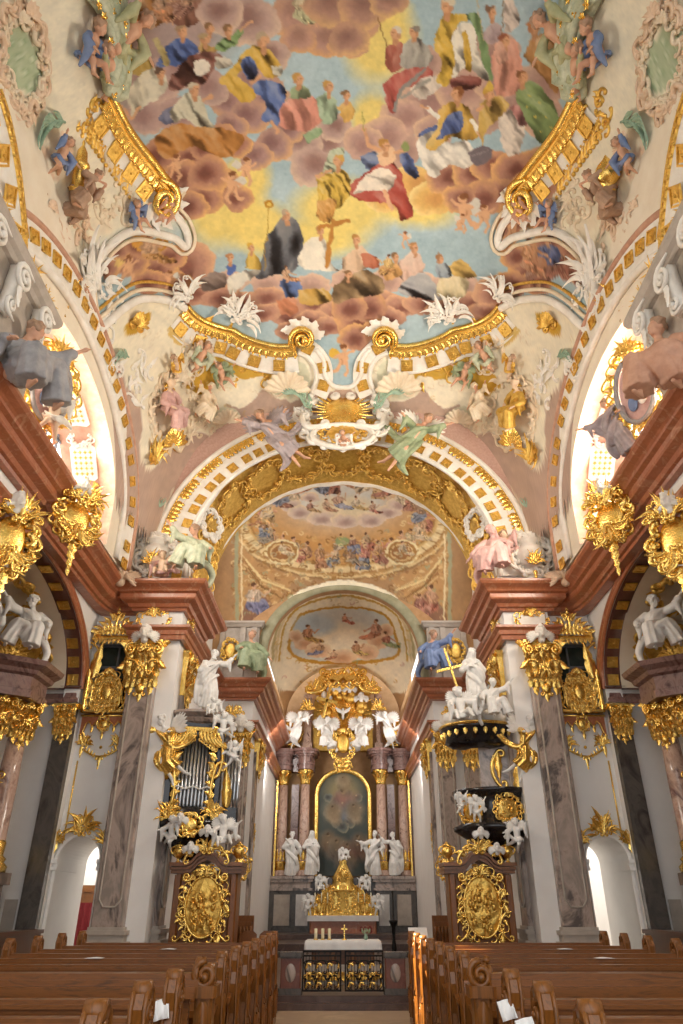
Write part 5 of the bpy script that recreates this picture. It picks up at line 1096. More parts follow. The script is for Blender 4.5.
for s in (-1, 1):
    sd = SW(s); MX = S(s, 1, 1); rot = R(-s*90)
    # ---------------- pier block and pilasters
    mb = MB(); mb.box(s*4.1, s*5.24, 16.92, YF+.01, 0, 8.2); mb.box(s*4.1, s*4.3, YF, 19.2, 0, 8.2); struct(mb.build('wall_pier_'+sd, 'plaster'))
    def pil(label, X0, X1, Yf, z0, z1, capm, M=ID, mt='marble_grey', cap=True, ent=True, group=None, pan=True):
        t = thing('pilaster', label, 'pilaster', M, group); w = X1-X0; c = (X0+X1)/2
        mb = MB(); mb.box(X0, X1, Yf, Yf+.3, z0, z1, bev=.03); mb.build('shaft', mt, t)
        if pan:
            mb = MB(); q = w*.16
            mb.tube([(X0+q, Yf-.005, z1-.1), (X0+q, Yf-.005, z0+.5), (X0+q+.1, Yf-.005, z0+.36), (X1-q-.1, Yf-.005, z0+.36), (X1-q, Yf-.005, z0+.5), (X1-q, Yf-.005, z1-.1)], .025, 6); mb.build('panel_moulding', 'stone', t)
        mb = MB()
        for e, a, b in ((.16, 0, z0-.55), (.1, z0-.55, z0-.4), (.15, z0-.4, z0-.26), (.07, z0-.26, z0-.14), (.11, z0-.14, z0-.06), (.04, z0-.06, z0)): mb.box(X0-e, X1+e, Yf-e, Yf+.3, a, b, bev=.02)
        mb.build('base', 'stone', t)
        if cap: o = obj('capital', capm, t, T(c, Yf+.16, z1-.12) @ S(w/.84*1.12, 1, 1))
        return t
    pil('tall grey marble pilaster with a gilded capital beside the %s doorway' % sd, s*4.87-.335, s*4.87+.335, 16.72, 1.25, 6.4, COFA)
    pil('grey marble pilaster on the inner face of the %s pier' % sd, -.33, .33, 0, 1.25, 6.4, COFA, T(s*4.0, 17.85, 0) @ rot)
    mb = MB(); pr = [(0, 7.42), (.1, 7.42), (.11, 7.52), (.15, 7.54), (.16, 7.64), (.24, 7.7), (.24, 7.76), (0, 7.78)]
    pa = [(s*5.26, YF), (s*5.26, 16.86), (s*4.06, 16.86), (s*4.06, 19.2)]
    mb.sweep(pa if s < 0 else pa[::-1], pr); struct(mb.build('trim_architrave_'+sd, 'marble_red'))
    for k, (x, y, r) in enumerate(((s*4.8, 16.88, 0), (s*4.08, 17.7, -s*90))):
        t = thing('frieze_cartouche', 'small white and gold cartouche in the frieze of the %s pier, %s' % (sd, 'facing the nave' if k == 0 else 'facing the middle aisle'), 'cartouche', T(x, y, 7.97) @ R(r))
        rocaille(MB(), .95, .5, 70, 5, .02, 5, False).build('frame', 'gold', t); mb = MB(); mb.box(-.36, .36, -.05, .01, -.14, .14, bev=.05); mb.build('tablet', 'stucco', t); mb = MB(); spray(mb, .34, .36, 72, T(0, -.06, .08)); mb.build('crest', 'gold', t)
    place('cherub', 'white winged cherub head above the pilaster capital of the %s pier' % sd, 'cherub', T(s*4.87, 16.45, 7.5) @ S(1.5), 'stucco')
    place('cherub', 'pink cherub head on the corner of the cornice above the %s oratory window' % sd, 'cherub', T(s*5.62, 16.2, 9.0) @ S(2.1), 'stucco_pink')
    # ---------------- dark jamb of the chapel arch
    t = thing('jamb_pilaster', 'dark marble jamb under the %s chapel arch with a narrow gilded capital' % sd, 'pilaster')
    mb = MB(); mb.box(s*6.34, s*6.76, 16.76, 16.95, 1.2, 5.75); mb.build('shaft', 'marble_dark', t)
    mb = MB(); mb.box(s*6.32, s*6.8, 16.7, 16.95, 0, 1.1, bev=.03); mb.box(s*6.33, s*6.78, 16.73, 16.95, 1.1, 1.2); mb.build('base', 'stone', t)
    obj('capital', COFA, t, T(s*6.55, 16.9, 5.15) @ S(.5, .8, .62))
    mb = MB(); pp = [(s*6.3, 16.9), (s*6.3, 16.72), (s*6.8, 16.72), (s*6.8, 16.85), (s*9, 16.85)]
    mb.sweep(pp if s > 0 else pp[::-1], [(0, 5.85), (-.05, 5.87), (-.06, 5.97), (-.1, 6.0), (-.12, 6.1), (-.16, 6.14), (-.16, 6.22), (0, 6.24)] if 1 else 0); mb.build('impost', 'marble_plum', t)
    # ---------------- arch: marble soffit band with gilded flowers, rim
    t = thing('chapel_arch', 'brown marble arch band set with gilded flowers over the %s side chapel' % sd, 'arch')
    mb = MB(); A = ell(13.35, 6.2, 3.48, 1.98, 0, 180, 44)
    mb.loft([[(s*6.36, y, z), (s*6.74, y, z), (s*6.74, y+.0, z+.1)] for y, z in A], close=False); mb.build('soffit', 'marble_red_dark', t)
    mb = MB(); mb.loft([[(s*(6.35-e), 13.35+(y-13.35)*k, 6.2+(z-6.2)*k) for e, k in ((0, 1.0), (.05, 1.0), (.06, 1.035), (.03, 1.05), (.03, 1.07), (.06, 1.08), (.06, 1.1), (0, 1.1))] for y, z in A], close=False); mb.build('rim', 'marble_red', t)
    cm = coffer_mesh(.26)
    for i in range(15):
        a = math.radians(6+168*i/14); y, z = 13.35+3.46*math.cos(a), 6.2+1.96*math.sin(a); n = V((0, -math.cos(a)/3.46, -math.sin(a)/1.96)); obj('flower', cm, t, basis(V((s*6.55, y, z)), n, (s, 0, 0)))
    mb = MB(); mb.leaf(0, 0, 90, .8, .3, .2, .1, None, 4, 10); mb.cscroll(.02, .1, .16, .75, .3, .03); mb.leaf(.04, 0, -80, .5, .22, 0, .1)
    put('gilded_leaf_strip', 'gilded leaf climbing the wall between chapel arch and %s oratory window' % sd, 'ornament', mb, 'gold', T(s*6.15, 17.0, 6.5) @ S(s, 1, 1.2))
    # ---------------- oratory
    t = thing('oratory_window', 'dark glazed oratory window above the %s doorway' % sd, 'window', T(s*5.74, YF+.25, 0))
    mb = MB(); mb.box(-.5, .5, 0, .03, 5.7, 7.5); mb.build('pane', 'pane_dark', t)
    mb = MB(); mb.box(-.5, .5, -.05, .0, 6.86, 6.93); mb.box(-.02, .02, -.05, 0, 5.7, 7.5); mb.box(-.5, -.44, -.06, 0, 5.7, 7.5); mb.box(.44, .5, -.06, 0, 5.7, 7.5); mb.box(-.5, .5, -.06, 0, 7.42, 7.5); mb.build('glazing_bar', 'lead', t)
    t = thing('oratory_canopy', 'gilded canopy of feathers and tassels above the %s oratory window' % sd, 'canopy', T(s*5.74, 17.0, 7.45))
    crown(MB(), .98, .82).build('crown', 'gold', t)
    t = thing('balcony_grille', 'gilded openwork balcony grille in front of the %s oratory window' % sd, 'balcony', T(s*5.72, 16.95, 5.66))
    mb = MB(); mb.box(-.54, .54, -.1, .12, 0, .06, bev=.03)
    for x in (-.5, .5): mb.box(x-.04, x+.04, -.1, 0, 0, .86, bev=.02); mb.leaf(x, .84, 90, .2, .12, 0, .1, None, 3, 6, -.08)
    mb.build('rail', 'gold', t)
    mb = MB(); q = [(-.3, .05), (-.36, .2), (-.34, .4), (-.36, .6), (-.26, .78), (-.14, .88), (-.1, 1.0), (0, 1.06), (.1, 1.0), (.14, .88), (.26, .78), (.36, .6), (.34, .4), (.36, .2), (.3, .05)]
    mb.slab(q, -.06, -.02); mb.tube([(x, -.09, z) for x, z in q], .03, 6)
    for i in range(6):
        for j in range(7):
            x, z = -.25+.1*i, .12+.11*j
            if abs(x) < .33-.25*max(0, z-.4): mb.rosette(x, z, .055, 4, T(0, -.07, 0))
    rocaille(mb, .74, 1.1, 77, 8, .016, 8, False, T(0, -.08, .5)); rocaille(mb, .4, .6, 78, 6, .014, 6, True, T(0, -.08, .48)); mb.build('shield', 'gold', t)
    for e in (-1, 1):
        mb = MB(); mb.cscroll(e*.46, .1, e*.42, .78, e*.12, .022); mb.cscroll(e*.38, .12, e*.4, .7, -e*.2, .016)
        for i in range(4): mb.leaf(e*.43, .15+.16*i, 90-e*30, .16, .08, e*.5, .1, None, 2, 6, -.04)
        mb.build('scroll_panel', 'gold', t)
    t = thing('lambrequin', 'red and gold scalloped hanging below the %s oratory balcony' % sd, 'lambrequin', T(s*5.72, 17.12, 5.64))
    mb = MB(); q = [(-.54, 0), (-.54, -.5), (-.47, -.42), (-.42, -.22), (-.34, -.16), (-.26, -.3), (-.2, -.2), (-.1, -.24), (0, -.46), (.1, -.24), (.2, -.2), (.26, -.3), (.34, -.16), (.42, -.22), (.47, -.42), (.54, -.5), (.54, 0)]
    mb.slab(q, -.06, .03); mb.build('cloth', 'marble_red', t)
    mb = MB(); mb.tube([(x, -.07, z) for x, z in q[1:-1]], .018, 6); mb.tube([(-.56, -.07, -.03), (.56, -.07, -.03)], .03, 6)
    for x, z in ((-.5, -.48), (0, -.44), (.5, -.48), (-.26, -.28), (.26, -.28)): mb.leaf(x, z, -90, .16, .08, 0, .1, None, 2, 5, -.07); mb.ball((x, -.08, z), .03, 6)
    rocaille(mb, .34, .36, 79, 4, .014, 4, True, T(0, -.08, -.22)); mb.build('gold_trim', 'gold', t)
    t = thing('wall_garland', 'thin gilded garland on the white panel under the %s oratory' % sd, 'garland', T(s*5.73, 17.19, 4.85))
    mb = MB(); mb.tube([(x, -.03, -.26*math.cos(x*2.9)+.1) for x in [-.42+.06*i for i in range(15)]], .025, 6)
    for e in (-1, 1):
        spray(mb, .34, .34, 81+e, T(e*.4, -.02, .1)); mb.leaf(e*.46, .1, -90, .3, .1, 0, .05, None, 3, 7, -.02)
        for i in range(5): mb.leaf(e*(.08+.07*i), -.24+.06*i, 90+e*20, .12, .06, 0, .1, None, 2, 5, -.03)
    drop(mb, .12, .34, T(0, -.02, -.16)); mb.ball((0, -.03, .05), .04, 6); mb.build('garland', 'gold', t)
    mb = MB(); mb.tube([(-.5, 0, 4.6-4.85), (-.5, 0, -2.0)], .02, 6); mb.tube([(.5, 0, 4.6-4.85), (.5, 0, -2.0)], .02, 6); mb.build('side_line', 'gold', t)
    # ---------------- doorway
    t = thing('door_archivolt', 'white moulded arch around the %s doorway' % sd, 'doorway', T(s*5.8, YF, 0))
    mb = MB(); q = [(.46, 0), (.46, 2.5)]+ell(0, 2.5, .46, .48, 0, 180, 20)[1:]+[(-.46, 2.5), (-.46, 0)]
    rr = [[(x*k if z < 2.5 else x*k, y, 2.5+(z-2.5)*(k if z > 2.5 else 1)) for k, y in ((1, .02), (1, -.1), (1.1, -.13), (1.13, -.08), (1.2, -.08), (1.2, .02))] for x, z in q]
    mb.loft(rr, close=False, sm=False); mb.build('archivolt', 'plaster', t)
    for e in (-1, 1):
        mb = MB()
        for a, b, d in ((2.3, 2.36, .1), (2.36, 2.44, .06), (2.44, 2.52, .12)): mb.box(e*.43, e*.58, -d-.06, 1.2, a, b)
        mb.build('impost', 'plaster', t)
    t = thing('door_crest', 'gilded rocaille spray with two side tufts over the %s doorway' % sd, 'ornament', T(s*5.8, 17.08, 3.02))
    spray(MB(), .62, .62, 85+s).build('spray', 'gold', t)
    for e in (-1, 1):
        mb = MB(); spray(mb, .3, .42, 88+e, T(e*.56, 0, -.18)); mb.leaf(e*.56, -.15, -90, .26, .14, 0, .1, None, 3, 6); mb.cscroll(e*.5, -.12, e*.14, .08, -e*.3, .022); mb.build('side_tuft', 'gold', t)
    # passage and sacristy behind
    mb = MB(); mb.box(s*5.3, s*9, 22.2, 22.4, 0, 5); mb.box(s*8.8, s*9, 19.1, 22.4, 0, 5); mb.box(s*5.2, s*9, 19.1, 22.4, 4.6, 4.8); struct(mb.build('wall_sacristy_'+sd, 'plaster'))
    area('sacristy_light', (s*7, 20.6, 4.4), (s*6.9, 20.6, 0), 2, 1.6, 90)
    # ---------------- attic pillar, consoles, medallion of the wall pier
    t = thing('attic_pier', 'grey and white attic pier with scroll consoles above the %s cornice' % sd, 'pier')
    mb = MB(); mb.box(s*5.3, s*5.6, 6.4, 9.2, 8.9, 10.6); mb.sweep(([(s*5.6, 9.25), (s*5.3, 9.25), (s*5.3, 6.3)] if s > 0 else [(s*5.3, 6.3), (s*5.3, 9.25), (s*5.6, 9.25)]), [(0, 10.55), (.06, 10.58), (.1, 10.66), (.16, 10.72), (.2, 10.82), (.2, 10.9), (0, 10.92)]); mb.build('body', 'stone', t)
    for y in (7.0, 7.9, 8.85):
        mb = MB(); mb.scroll(0, .22, .24, 90, 1.7, .05, 1, T(0, -.2, 0), .3); mb.scroll(0, -.35, .15, -90, 1.4, .04, -1, T(0, -.12, 0), .2); mb.leaf(0, .1, -90, .5, .2, 0, .1, None, 4, 8, -.2)
        mb.loft([[(x, yy, z) for x, yy in ((-.13, 0), (-.13, -.06-.1*max(0, math.sin((z+.5)*2.6))), (.13, -.06-.1*max(0, math.sin((z+.5)*2.6))), (.13, 0))] for z in [-.5+.1*i for i in range(10)]], caps=True); mb.build('console', 'stucco', t).matrix_local = T(s*5.28, y, 10.12) @ rot
    mb = MB()
    for y in (7.2, 7.8, 8.4, 9.0): spray(mb, .6, .4, int(y*10), T(s*5.3, y, 10.9) @ rot)
    mb.build('gilded_crest', 'gold_flat', t)
    t = thing('medallion', 'oval painted medallion in a gilded frame on the %s attic pier' % sd, 'medallion', T(s*5.42, 10.2, 9.98) @ R(-s*60) @ S(.8))
    mb = MB(); mb.ball((0, .03, 0), (.46, .06, .86), 28); mb.build('painting', 'drape_pink', t)
    mb = MB(); mb.tube([(.5*math.cos(2*PI*i/36), -.04, .9*math.sin(2*PI*i/36)) for i in range(37)], .06, 8); mb.build('oval_frame', 'drape_grey', t)
    mb = MB(); rocaille(mb, 1.55, 2.75, 92, 10, .04, 9, False, T(0, .06, .1)); spray(mb, .7, .5, 94, T(0, -.02, 1.0)); mb.build('gilded_scrolls', 'gold_flat', t)
    for j, (x, z, h, m_) in enumerate(((.02, .12, .55, 'gold_paint'), (-.12, -.35, .5, 'drape_blue'), (.14, -.3, .45, 'stucco'))):
        mb = MB(); mb.ball((x, -.05, z), (.13, .04, .22), 12); mb.ball((x+.03, -.07, z+.25), .06, 10); mb.tube([(x+.05, -.07, z+.1), (x+.16, -.08, z), (x+.2, -.08, z+.12)], [.04, .03, .02]); mb.build('relief_figure', m_, t)
    # ---------------- window lunette
    t = thing('lunette_arch', 'white arch band with gilded coffers framing the %s nave window' % sd, 'arch')
    E = [V((s*5.54, y, z)) for y, z in [(11.4+3.95, 9.0)]+ell(11.4, 9.9, 3.95, 2.5, 0, 180, 40)+[(11.4-3.95, 9.0)]]
    NV = [V((-s, -.15, -.05))]*len(E)
    band(t, E, NV, [('tube', 0, .08, 'stucco', 'outer_moulding'), ('strip', 0, .68, .05, 'stucco', 'face'), ('tube', .7, .08, 'drape_terracotta', 'inner_moulding')], s, (.36, .26, .46, .07), 80)
    t = thing('window_reveal', 'deep window reveal with white and gold lattice panels beside the %s nave window' % sd, 'window reveal')
    A = ell(11.4, 9.9, 3.14, 1.89, 0, 180, 36); mb = MB()
    mb.loft([[(s*5.5, y, z), (s*5.9, y, z), (s*6.85, y, z)] for y, z in [(14.54, 8.96)]+A+[(8.26, 8.96)]], close=False); mb.build('reveal', 'drape_terracotta', t)
    for k, (a, z) in enumerate(((0, 8.9), (4, 9.5), (32, 0), (62, 0))):
        th = math.radians(a); y, zz = 11.4+3.14*math.cos(th), (9.9+1.89*math.sin(th)) if a > 4 else z+.35
        n = V((-s*.02, -math.cos(th), -math.sin(th)*1.6)); up = V((0, -math.sin(th)*3.14, math.cos(th)*1.89)) if a > 4 else V((0, 0, 1))
        m = basis(V((s*6.2, y, zz))+n.normalized()*.03, n, up)
        mb = MB(); mb.slab([(-.3, -.38), (-.22, -.44), (0, -.4), (.22, -.44), (.3, -.38), (.3, .38), (.2, .46), (0, .4), (-.2, .46), (-.3, .38)], -.03, .02, m); mb.build('white_panel', 'stucco', t)
        mb = MB()
        for i in range(4):
            for j in range(5): mb.rosette(-.18+.12*i, -.26+.13*j, .05, 4, m @ T(0, -.04, 0))
        mb.build('gilded_lattice', 'gold_flat', t)
        if k < 3: rocaille(MB(), .6, .5, 96+k, 5, .03, 5, False, m @ T(0, -.04, .62)).build('stucco_scroll', 'stucco' if k != 1 else 'gold_flat', t)
    # the window itself
    q = [(11.4-3.2, 8.9)]+ell(11.4, 9.9, 3.2, 1.95, 180, 0, 30)+[(11.4+3.2, 8.9)]
    mb = MB(); mm = Matrix(((0, 1, 0, 0), (1, 0, 0, 0), (0, 0, 1, 0), (0, 0, 0, 1)))
    mb.slab(q, 6.74, 6.77, S(s, 1, 1) @ mm); w = struct(mb.build('window_1' if s < 0 else 'window_2', 'window_glow'))
    mb = MB()
    for y in [8.7+.6*i for i in range(10)]: mb.box(s*6.68, s*6.73, y-.025, y+.025, 8.9, 9.9+1.9*math.sqrt(max(0, 1-((y-11.4)/3.2)**2)))
    for z in (9.4, 10.0, 10.6, 11.2): a_ = 3.15*math.sqrt(max(0, 1-(max(0, z-9.9)/1.9)**2)); mb.box(s*6.68, s*6.73, 11.4-a_, 11.4+a_, z-.02, z+.02)
    mb.build('window_bars', 'lead', w)
    # ---------------- ledge figures above the pier
    t = thing('ledge_vase', 'white rococo vase with gilded drops on the %s cornice ledge' % sd, 'vase', T(s*5.0, 16.95, 9.05))
    mb = MB(); vase(mb, 1.45); rocaille(mb, 1.2, 1.3, 99, 6, .05, 6, False, T(0, -.1, .75)); mb.build('body', 'stucco', t); mb = MB(); spray(mb, .4, .45, 98, T(0, -.4, .35)); drop(mb, .14, .5, T(0, -.32, .2)); mb.build('gilded_spray', 'gold', t)
    mb = MB(); mb.slab([(-.55, 0), (-.55, .9), (-.3, 1.5), (.2, 1.6), (.55, .9), (.55, 0)], 0, .04); t2 = put('painted_tablet', 'mauve painted panel beside the white vase on the %s attic wall' % sd, 'tablet', mb, 'mauve', T(s*5.3, 17.1, 9.1) @ S(s*.6, 1, 1))
    put('palm_branch', 'green palm branch at the foot of the great arch on the %s' % sd, 'palm branch', palm(MB(), .9), 'palm_green', T(s*5.25, 16.9, 10.4) @ S(-s, 1, 1) @ R(-65, 'Y'))
    # inner pedestal cluster of the arch foot
    t = thing('gilded_bracket', 'gilded scroll bracket at the %s springing of the great arch' % sd, 'ornament', T(s*3.95, 17.8, 9.0) @ R(-s*60))
    rocaille(MB(), .8, 2.2, 101, 7, .05, 8, False, T(0, -.1, 1.0)).build('scrolls', 'gold_flat', t); rocaille(MB(), .9, 1.0, 102, 6, .05, 6, False, T(0, -.15, 2.2)).build('stucco_scrolls', 'stucco', t)
    area('arch_wash', (s*2.8, 23, 12), (s*1.5, 20, 14), 1, 1, 0.01) if 0 else None
place('seated_reaching', 'stucco figure in pale green drapery seated on the left cornice ledge', 'figure', T(-3.9, 16.45, 8.92) @ R(20) @ S(1.15), 'stucco_cream', 'flesh', 'drape_mint', 'drape_brown')
place('putto_sitting', 'pink putto sitting beside the green-draped figure on the left ledge', 'putto', T(-4.65, 16.4, 8.92) @ S(1.1), 'stucco_pink', 'stucco_pink', 'drape_pink', wing='stucco_pink')
place('seated_allegory', 'stucco figure in pink drapery seated on the right cornice ledge', 'figure', T(3.95, 16.45, 8.92) @ R(-20) @ S(1.15), 'stucco_pink', 'drape_pink', 'drape_pink', 'drape_pink', flip=True)
place('putto_reaching', 'pink putto climbing beside the pink-draped figure on the right ledge', 'putto', T(4.3, 16.7, 9.4) @ S(1.2), 'stucco_pink', 'stucco_pink', 'drape_pink', wing='stucco_pink')
# sprawling figures on the near cornice
place('seated_reaching', 'large stucco figure in grey drapery sprawled on the left cornice under the medallion', 'figure', T(-5.1, 8.5, 8.25) @ R(50) @ S(1.3), 'drape_grey', 'flesh', 'drape_grey', 'drape_brown', flip=True)
place('putto_reaching', 'pale putto leaning over the left cornice by the window', 'putto', T(-5.25, 10.2, 8.92) @ R(50) @ S(1.05), 'stucco', 'stucco_pink', 'stucco', wing='none')
place('seated_allegory', 'large stucco figure in terracotta drapery sprawled on the right cornice', 'figure', T(5.1, 8.5, 8.25) @ R(-50) @ S(1.3), 'drape_terracotta', 'flesh', 'drape_terracotta', 'drape_brown')
place('saint_pointing', 'lilac-robed stucco figure leaning by the right nave window', 'figure', T(5.3, 10.6, 8.85) @ R(-50) @ R(-14, 'Y') @ S(.8), 'drape_lilac', 'flesh', 'drape_lilac', 'drape_brown', flip=True)
# gilded trophies hanging from the near cornice
for s in (-1, 1):
    for k, (px, py, Y, w, h) in enumerate(((75 if s < 0 else 611, 523, 12.0, 1.0, 1.5), (8 if s < 0 else 678, 545, 10.6, .95, 1.8))):
        o = P(px, py, Y); t = thing('gilded_trophy', 'gilded trophy of scrolls hung from the %s cornice, %s' % (SW(s), 'at its corner above the chapel arch' if k == 0 else 'nearest the edge of the picture'), 'ornament', T(*o) @ R(-s*50))
        rocaille(MB(), w, h*.8, 110+k, 8, .05, 10, True, T(0, 0, .1)).build('cartouche', 'gold', t); mb = MB(); spray(mb, w, .6, 112+k, T(0, -.12, h*.25)); drop(mb, .24, .8, T(0, -.1, -h*.3)); spray(mb, w*.9, .6, 115+k, T(0, -.1, -.1) @ R(180, 'Y')); mb.build('sprays', 'gold', t)
        place('cherub', 'white cherub head above the gilded trophy %s on the %s' % ('at the cornice corner' if k == 0 else 'at the picture edge', SW(s)), 'cherub', T(*(o+V((s*-.1, -.2, .75)))) @ R(-s*50) @ S(1.4), 'stucco')
    for k, (px, py, X) in enumerate(((17 if s < 0 else 662, 466, 5.7), (8 if s < 0 else 672, 480, 5.68))):
        if k: continue
        put('gilded_trophy', 'small gilded bracket in the frieze of the near %s cornice' % SW(s), 'ornament', rocaille(MB(), .8, .7, 120, 6, .035, 6, True), 'gold', T(s*5.8, 9.4, 7.95) @ R(-s*90))
    mb = MB(); pr = [(0, 7.42), (.1, 7.42), (.11, 7.52), (.15, 7.54), (.16, 7.64), (.24, 7.7), (.24, 7.76), (0, 7.78)]; pa = [(s*5.9, 4), (s*5.9, 11.2), (s*6.25, 11.2)]
    mb.sweep(pa if s < 0 else pa[::-1], pr); struct(mb.build('trim_near_architrave_'+SW(s), 'marble_red'))
    mb = MB(); mb.box(s*5.9, s*6.3, 4, 11.2, 0, 8.3); struct(mb.build('wall_near_pier_'+SW(s), 'plaster'))
# ================================================================ organ, pulpit, portals
def lathe_part(name, prof, m, root, M=None, n=24, **k):
    mb = MB(); mb.lathe(prof, n, **k); o = mb.build(name, m, root)
    if M is not None: o.matrix_local = M
    return o
for s in (-1, 1):
    sd = SW(s)
    # ---------------- carved portal with gilded relief
    t = thing('portal', 'dark carved wooden portal with a large gilded oval relief under the %s' % ('organ' if s < 0 else 'pulpit'), 'portal', T(s*2.95, 17.05, .2))
    mb = MB(); mb.box(-.66, .66, 0, .7, 0, 2.1, bev=.04)
    for x in (-.68, .52): mb.box(x, x+.16, -.06, .2, .3, 2.02, bev=.03); mb.box(x-.03, x+.19, -.1, .2, 0, .3, bev=.03)
    for x in (-.44, .3): mb.box(x, x+.14, -.03, .02, .35, 1.9, bev=.02)
    mb.build('body', 'walnut', t)
    mb = MB(); a = [(-.74, 2.18), (-.4, 2.18), (-.3, 2.22), (-.18, 2.36), (0, 2.44), (.18, 2.36), (.3, 2.22), (.4, 2.18), (.74, 2.18)]
    for dz, y, h in ((-.14, -.1, .07), (-.07, -.16, .06), (0, -.22, .07)):
        mb.slab([(x*(1+.3*(.0-y)), z+dz) for x, z in a]+[(x*(1+.3*(.0-y)), z+dz+h) for x, z in a[::-1]], y, .66)
    mb.build('cornice', 'walnut', t)
    mb = MB(); rocaille(mb, 1.08, 1.7, 130, 12, .018, 14, False, T(0, -.08, 1.38))
    mb.tube([(.39*math.cos(2*PI*i/40), -.08, 1.42+.57*math.sin(2*PI*i/40)) for i in range(41)], .03, 8)
    for e in (-1, 1): mb.cscroll(e*.1, .62, e*.42, .3, -e*.4, .035, 1, 1, None, 6, -.1); mb.cscroll(e*.05, .5, e*.24, .08, -e*.3, .03, 1, 1, None, 6, -.08); mb.leaf(e*.16, .1, 90-e*20, .4, .12, e*.5, .1, None, 4, 7, -.06); mb.scroll(e*.4, 1.98, .1, 200 if e > 0 else -20, 1.3, .03, e, T(0, -.12, 0), .1); mb.cscroll(e*.5, .8, e*.46, 1.3, e*.3, .025, 1, 1, None, 6, -.1)
    spray(mb, .4, .24, 133, T(0, -.14, 2.0)); mb.build('relief_frame', 'gold', t)
    mb = MB(); vs = []; fs = []
    for j in range(13):
        for i in range(49):
            a_ = 2*PI*i/48; u = j/12; x, z = .38*u*math.cos(a_), .56*u*math.sin(a_); q = noise.noise(V((x*9, z*9, s*3)))*.035+noise.noise(V((x*22, z*22, 5+s)))*.025
            vs.append((x, -.06-.05*(1-u*u)-q, 1.42+z))
    for j in range(12):
        for i in range(48): fs.append((j*49+i, j*49+i+1, (j+1)*49+i+1, (j+1)*49+i))
    mb.add(vs, fs); rn = random.Random(5+s)
    for i in range(16):
        x, z = rn.uniform(-.26, .26), rn.uniform(-.4, .36); mb.ball((x, -.15, 1.42+z+.08), .032, 8); mb.ball((x, -.13, 1.4+z-.03), (.05, .04, .08), 8); mb.tube([(x, -.16, 1.42+z), (x+rn.uniform(-.12, .12), -.17, 1.44+z+rn.uniform(-.08, .08))], [.025, .015])
    mb.build('relief_panel', 'gold_flat', t)
    mb = MB(); spray(mb, .8, .34, 137, T(0, -.2, 2.46))
    for e in (-1, 1): mb.cscroll(e*.1, 2.52, e*.48, 2.28, e*.2, .035, 1, 1, None, 6, -.2); mb.leaf(e*.3, 2.38, 90-e*60, .26, .14, -e*.4, .2, None, 4, 7, -.2)
    mb.build('gilded_crest', 'gold', t)
    for e in (-1, 1):
        put('gilded_urn', 'gilded urn on the %s end of the %s portal cornice' % ('aisle' if e*s < 0 else 'wall', sd), 'urn', vase(MB(), .44), 'gold', T(s*2.95+e*.66, 17.1, 2.44+.0))
    # ---------------- presbytery pilasters, sconces, ledge figures
    for k, x in enumerate((3.62, 4.55)):
        t = pil('grey pilaster with a gilded capital on the %s chancel pier, %s' % (sd, 'nearer the altar' if k == 0 else 'nearer the nave wall'), s*x-.29, s*x+.29, 25.62, 1.2, 6.2, COFA)
    mb = MB(); pr = [(0, 7.0), (.1, 7.0), (.11, 7.12), (.15, 7.14), (.16, 7.3), (.24, 7.36), (.24, 7.42), (0, 7.44)]; pa = [(s*4.95, 25.72), (s*3.25, 25.72), (s*3.25, 37)]
    mb.sweep(pa if s < 0 else pa[::-1], pr); struct(mb.build('trim_chancel_architrave_'+sd, 'marble_red'))
    put('frieze_ornament', 'gilded spray in the frieze of the %s chancel pier' % sd, 'ornament', spray(MB(), .9, .5, 141), 'gold', T(s*3.95, 25.6, 7.6))
    place('cherub', 'white cherub head above the capital of the %s chancel pier' % sd, 'cherub', T(s*3.62, 25.3, 7.3) @ S(2.0), 'stucco')
    if s < 0: place('seated_allegory', 'stucco figure in green drapery seated on the left chancel cornice', 'figure', T(-3.45, 25.2, 8.92) @ R(15) @ S(1.3), 'stucco_cream', 'flesh', 'stucco_green', 'drape_brown')
    else: place('seated_reaching', 'stucco figure in blue drapery seated on the right chancel cornice', 'figure', T(3.35, 25.2, 8.92) @ R(-15) @ S(1.3), 'stucco_cream', 'flesh', 'drape_blue', 'drape_brown', flip=True)
    put('gilded_spray', 'gilded spray on the attic wall of the %s chancel pier' % sd, 'ornament', rocaille(MB(), .7, 1.0, 143, 6, .03, 7), 'gold_flat', T(s*4.25, 25.55, 10.0))
    t = thing('wall_sconce', 'gilded rococo sconce on the %s chancel pier beside the portal' % sd, 'sconce', T(s*3.22, 24.9, 2.7) @ R(-s*30))
    mb = MB(); rocaille(mb, .5, .8, 145, 6, .025, 6, True); mb.build('backplate', 'gold', t); mb = MB(); mb.cscroll(0, -.1, .3, .15, -.5, .03, 1, 0); mb.lathe([(.02, 0), (.09, .02), (.05, .06), (.04, .12)], 12, T(.3, -.03, .15)); mb.build('branch', 'gold', t)
    # ---------------- sanctuary side wall: red marble pilasters, dark frame
    t = thing('sanctuary_pilaster', 'grey marble wall pilaster with gilding on the %s sanctuary wall' % sd, 'pilaster')
    mb = MB(); mb.box(s*3.2, s*3.32, 27.0, 27.7, 1.0, 6.6); mb.build('shaft', 'marble_grey', t)
    obj('capital', COFA, t, T(s*3.3, 27.35, 6.0) @ R(-s*90) @ S(.8, 1, 1)); mb = MB(); drop(mb, .4, 1.1); o = mb.build('gilded_drop', 'gold', t); o.matrix_local = T(s*3.16, 27.35, 4.2) @ R(-s*90)
    t = thing('choir_stalls', 'dark wooden choir stalls with turned balusters, %s of the chancel' % sd, 'choir stalls', T(s*2.75, 23.6, .2))
    mb = MB(); mb.box(-.3, .3, -1.6, 1.6, 0, .42); mb.box(s*.2, s*.3, -1.6, 1.6, 0, 1.15); mb.box(-.34, .34, -1.7, -1.6, 0, 1.2, bev=.03); mb.build('bench', 'walnut', t)
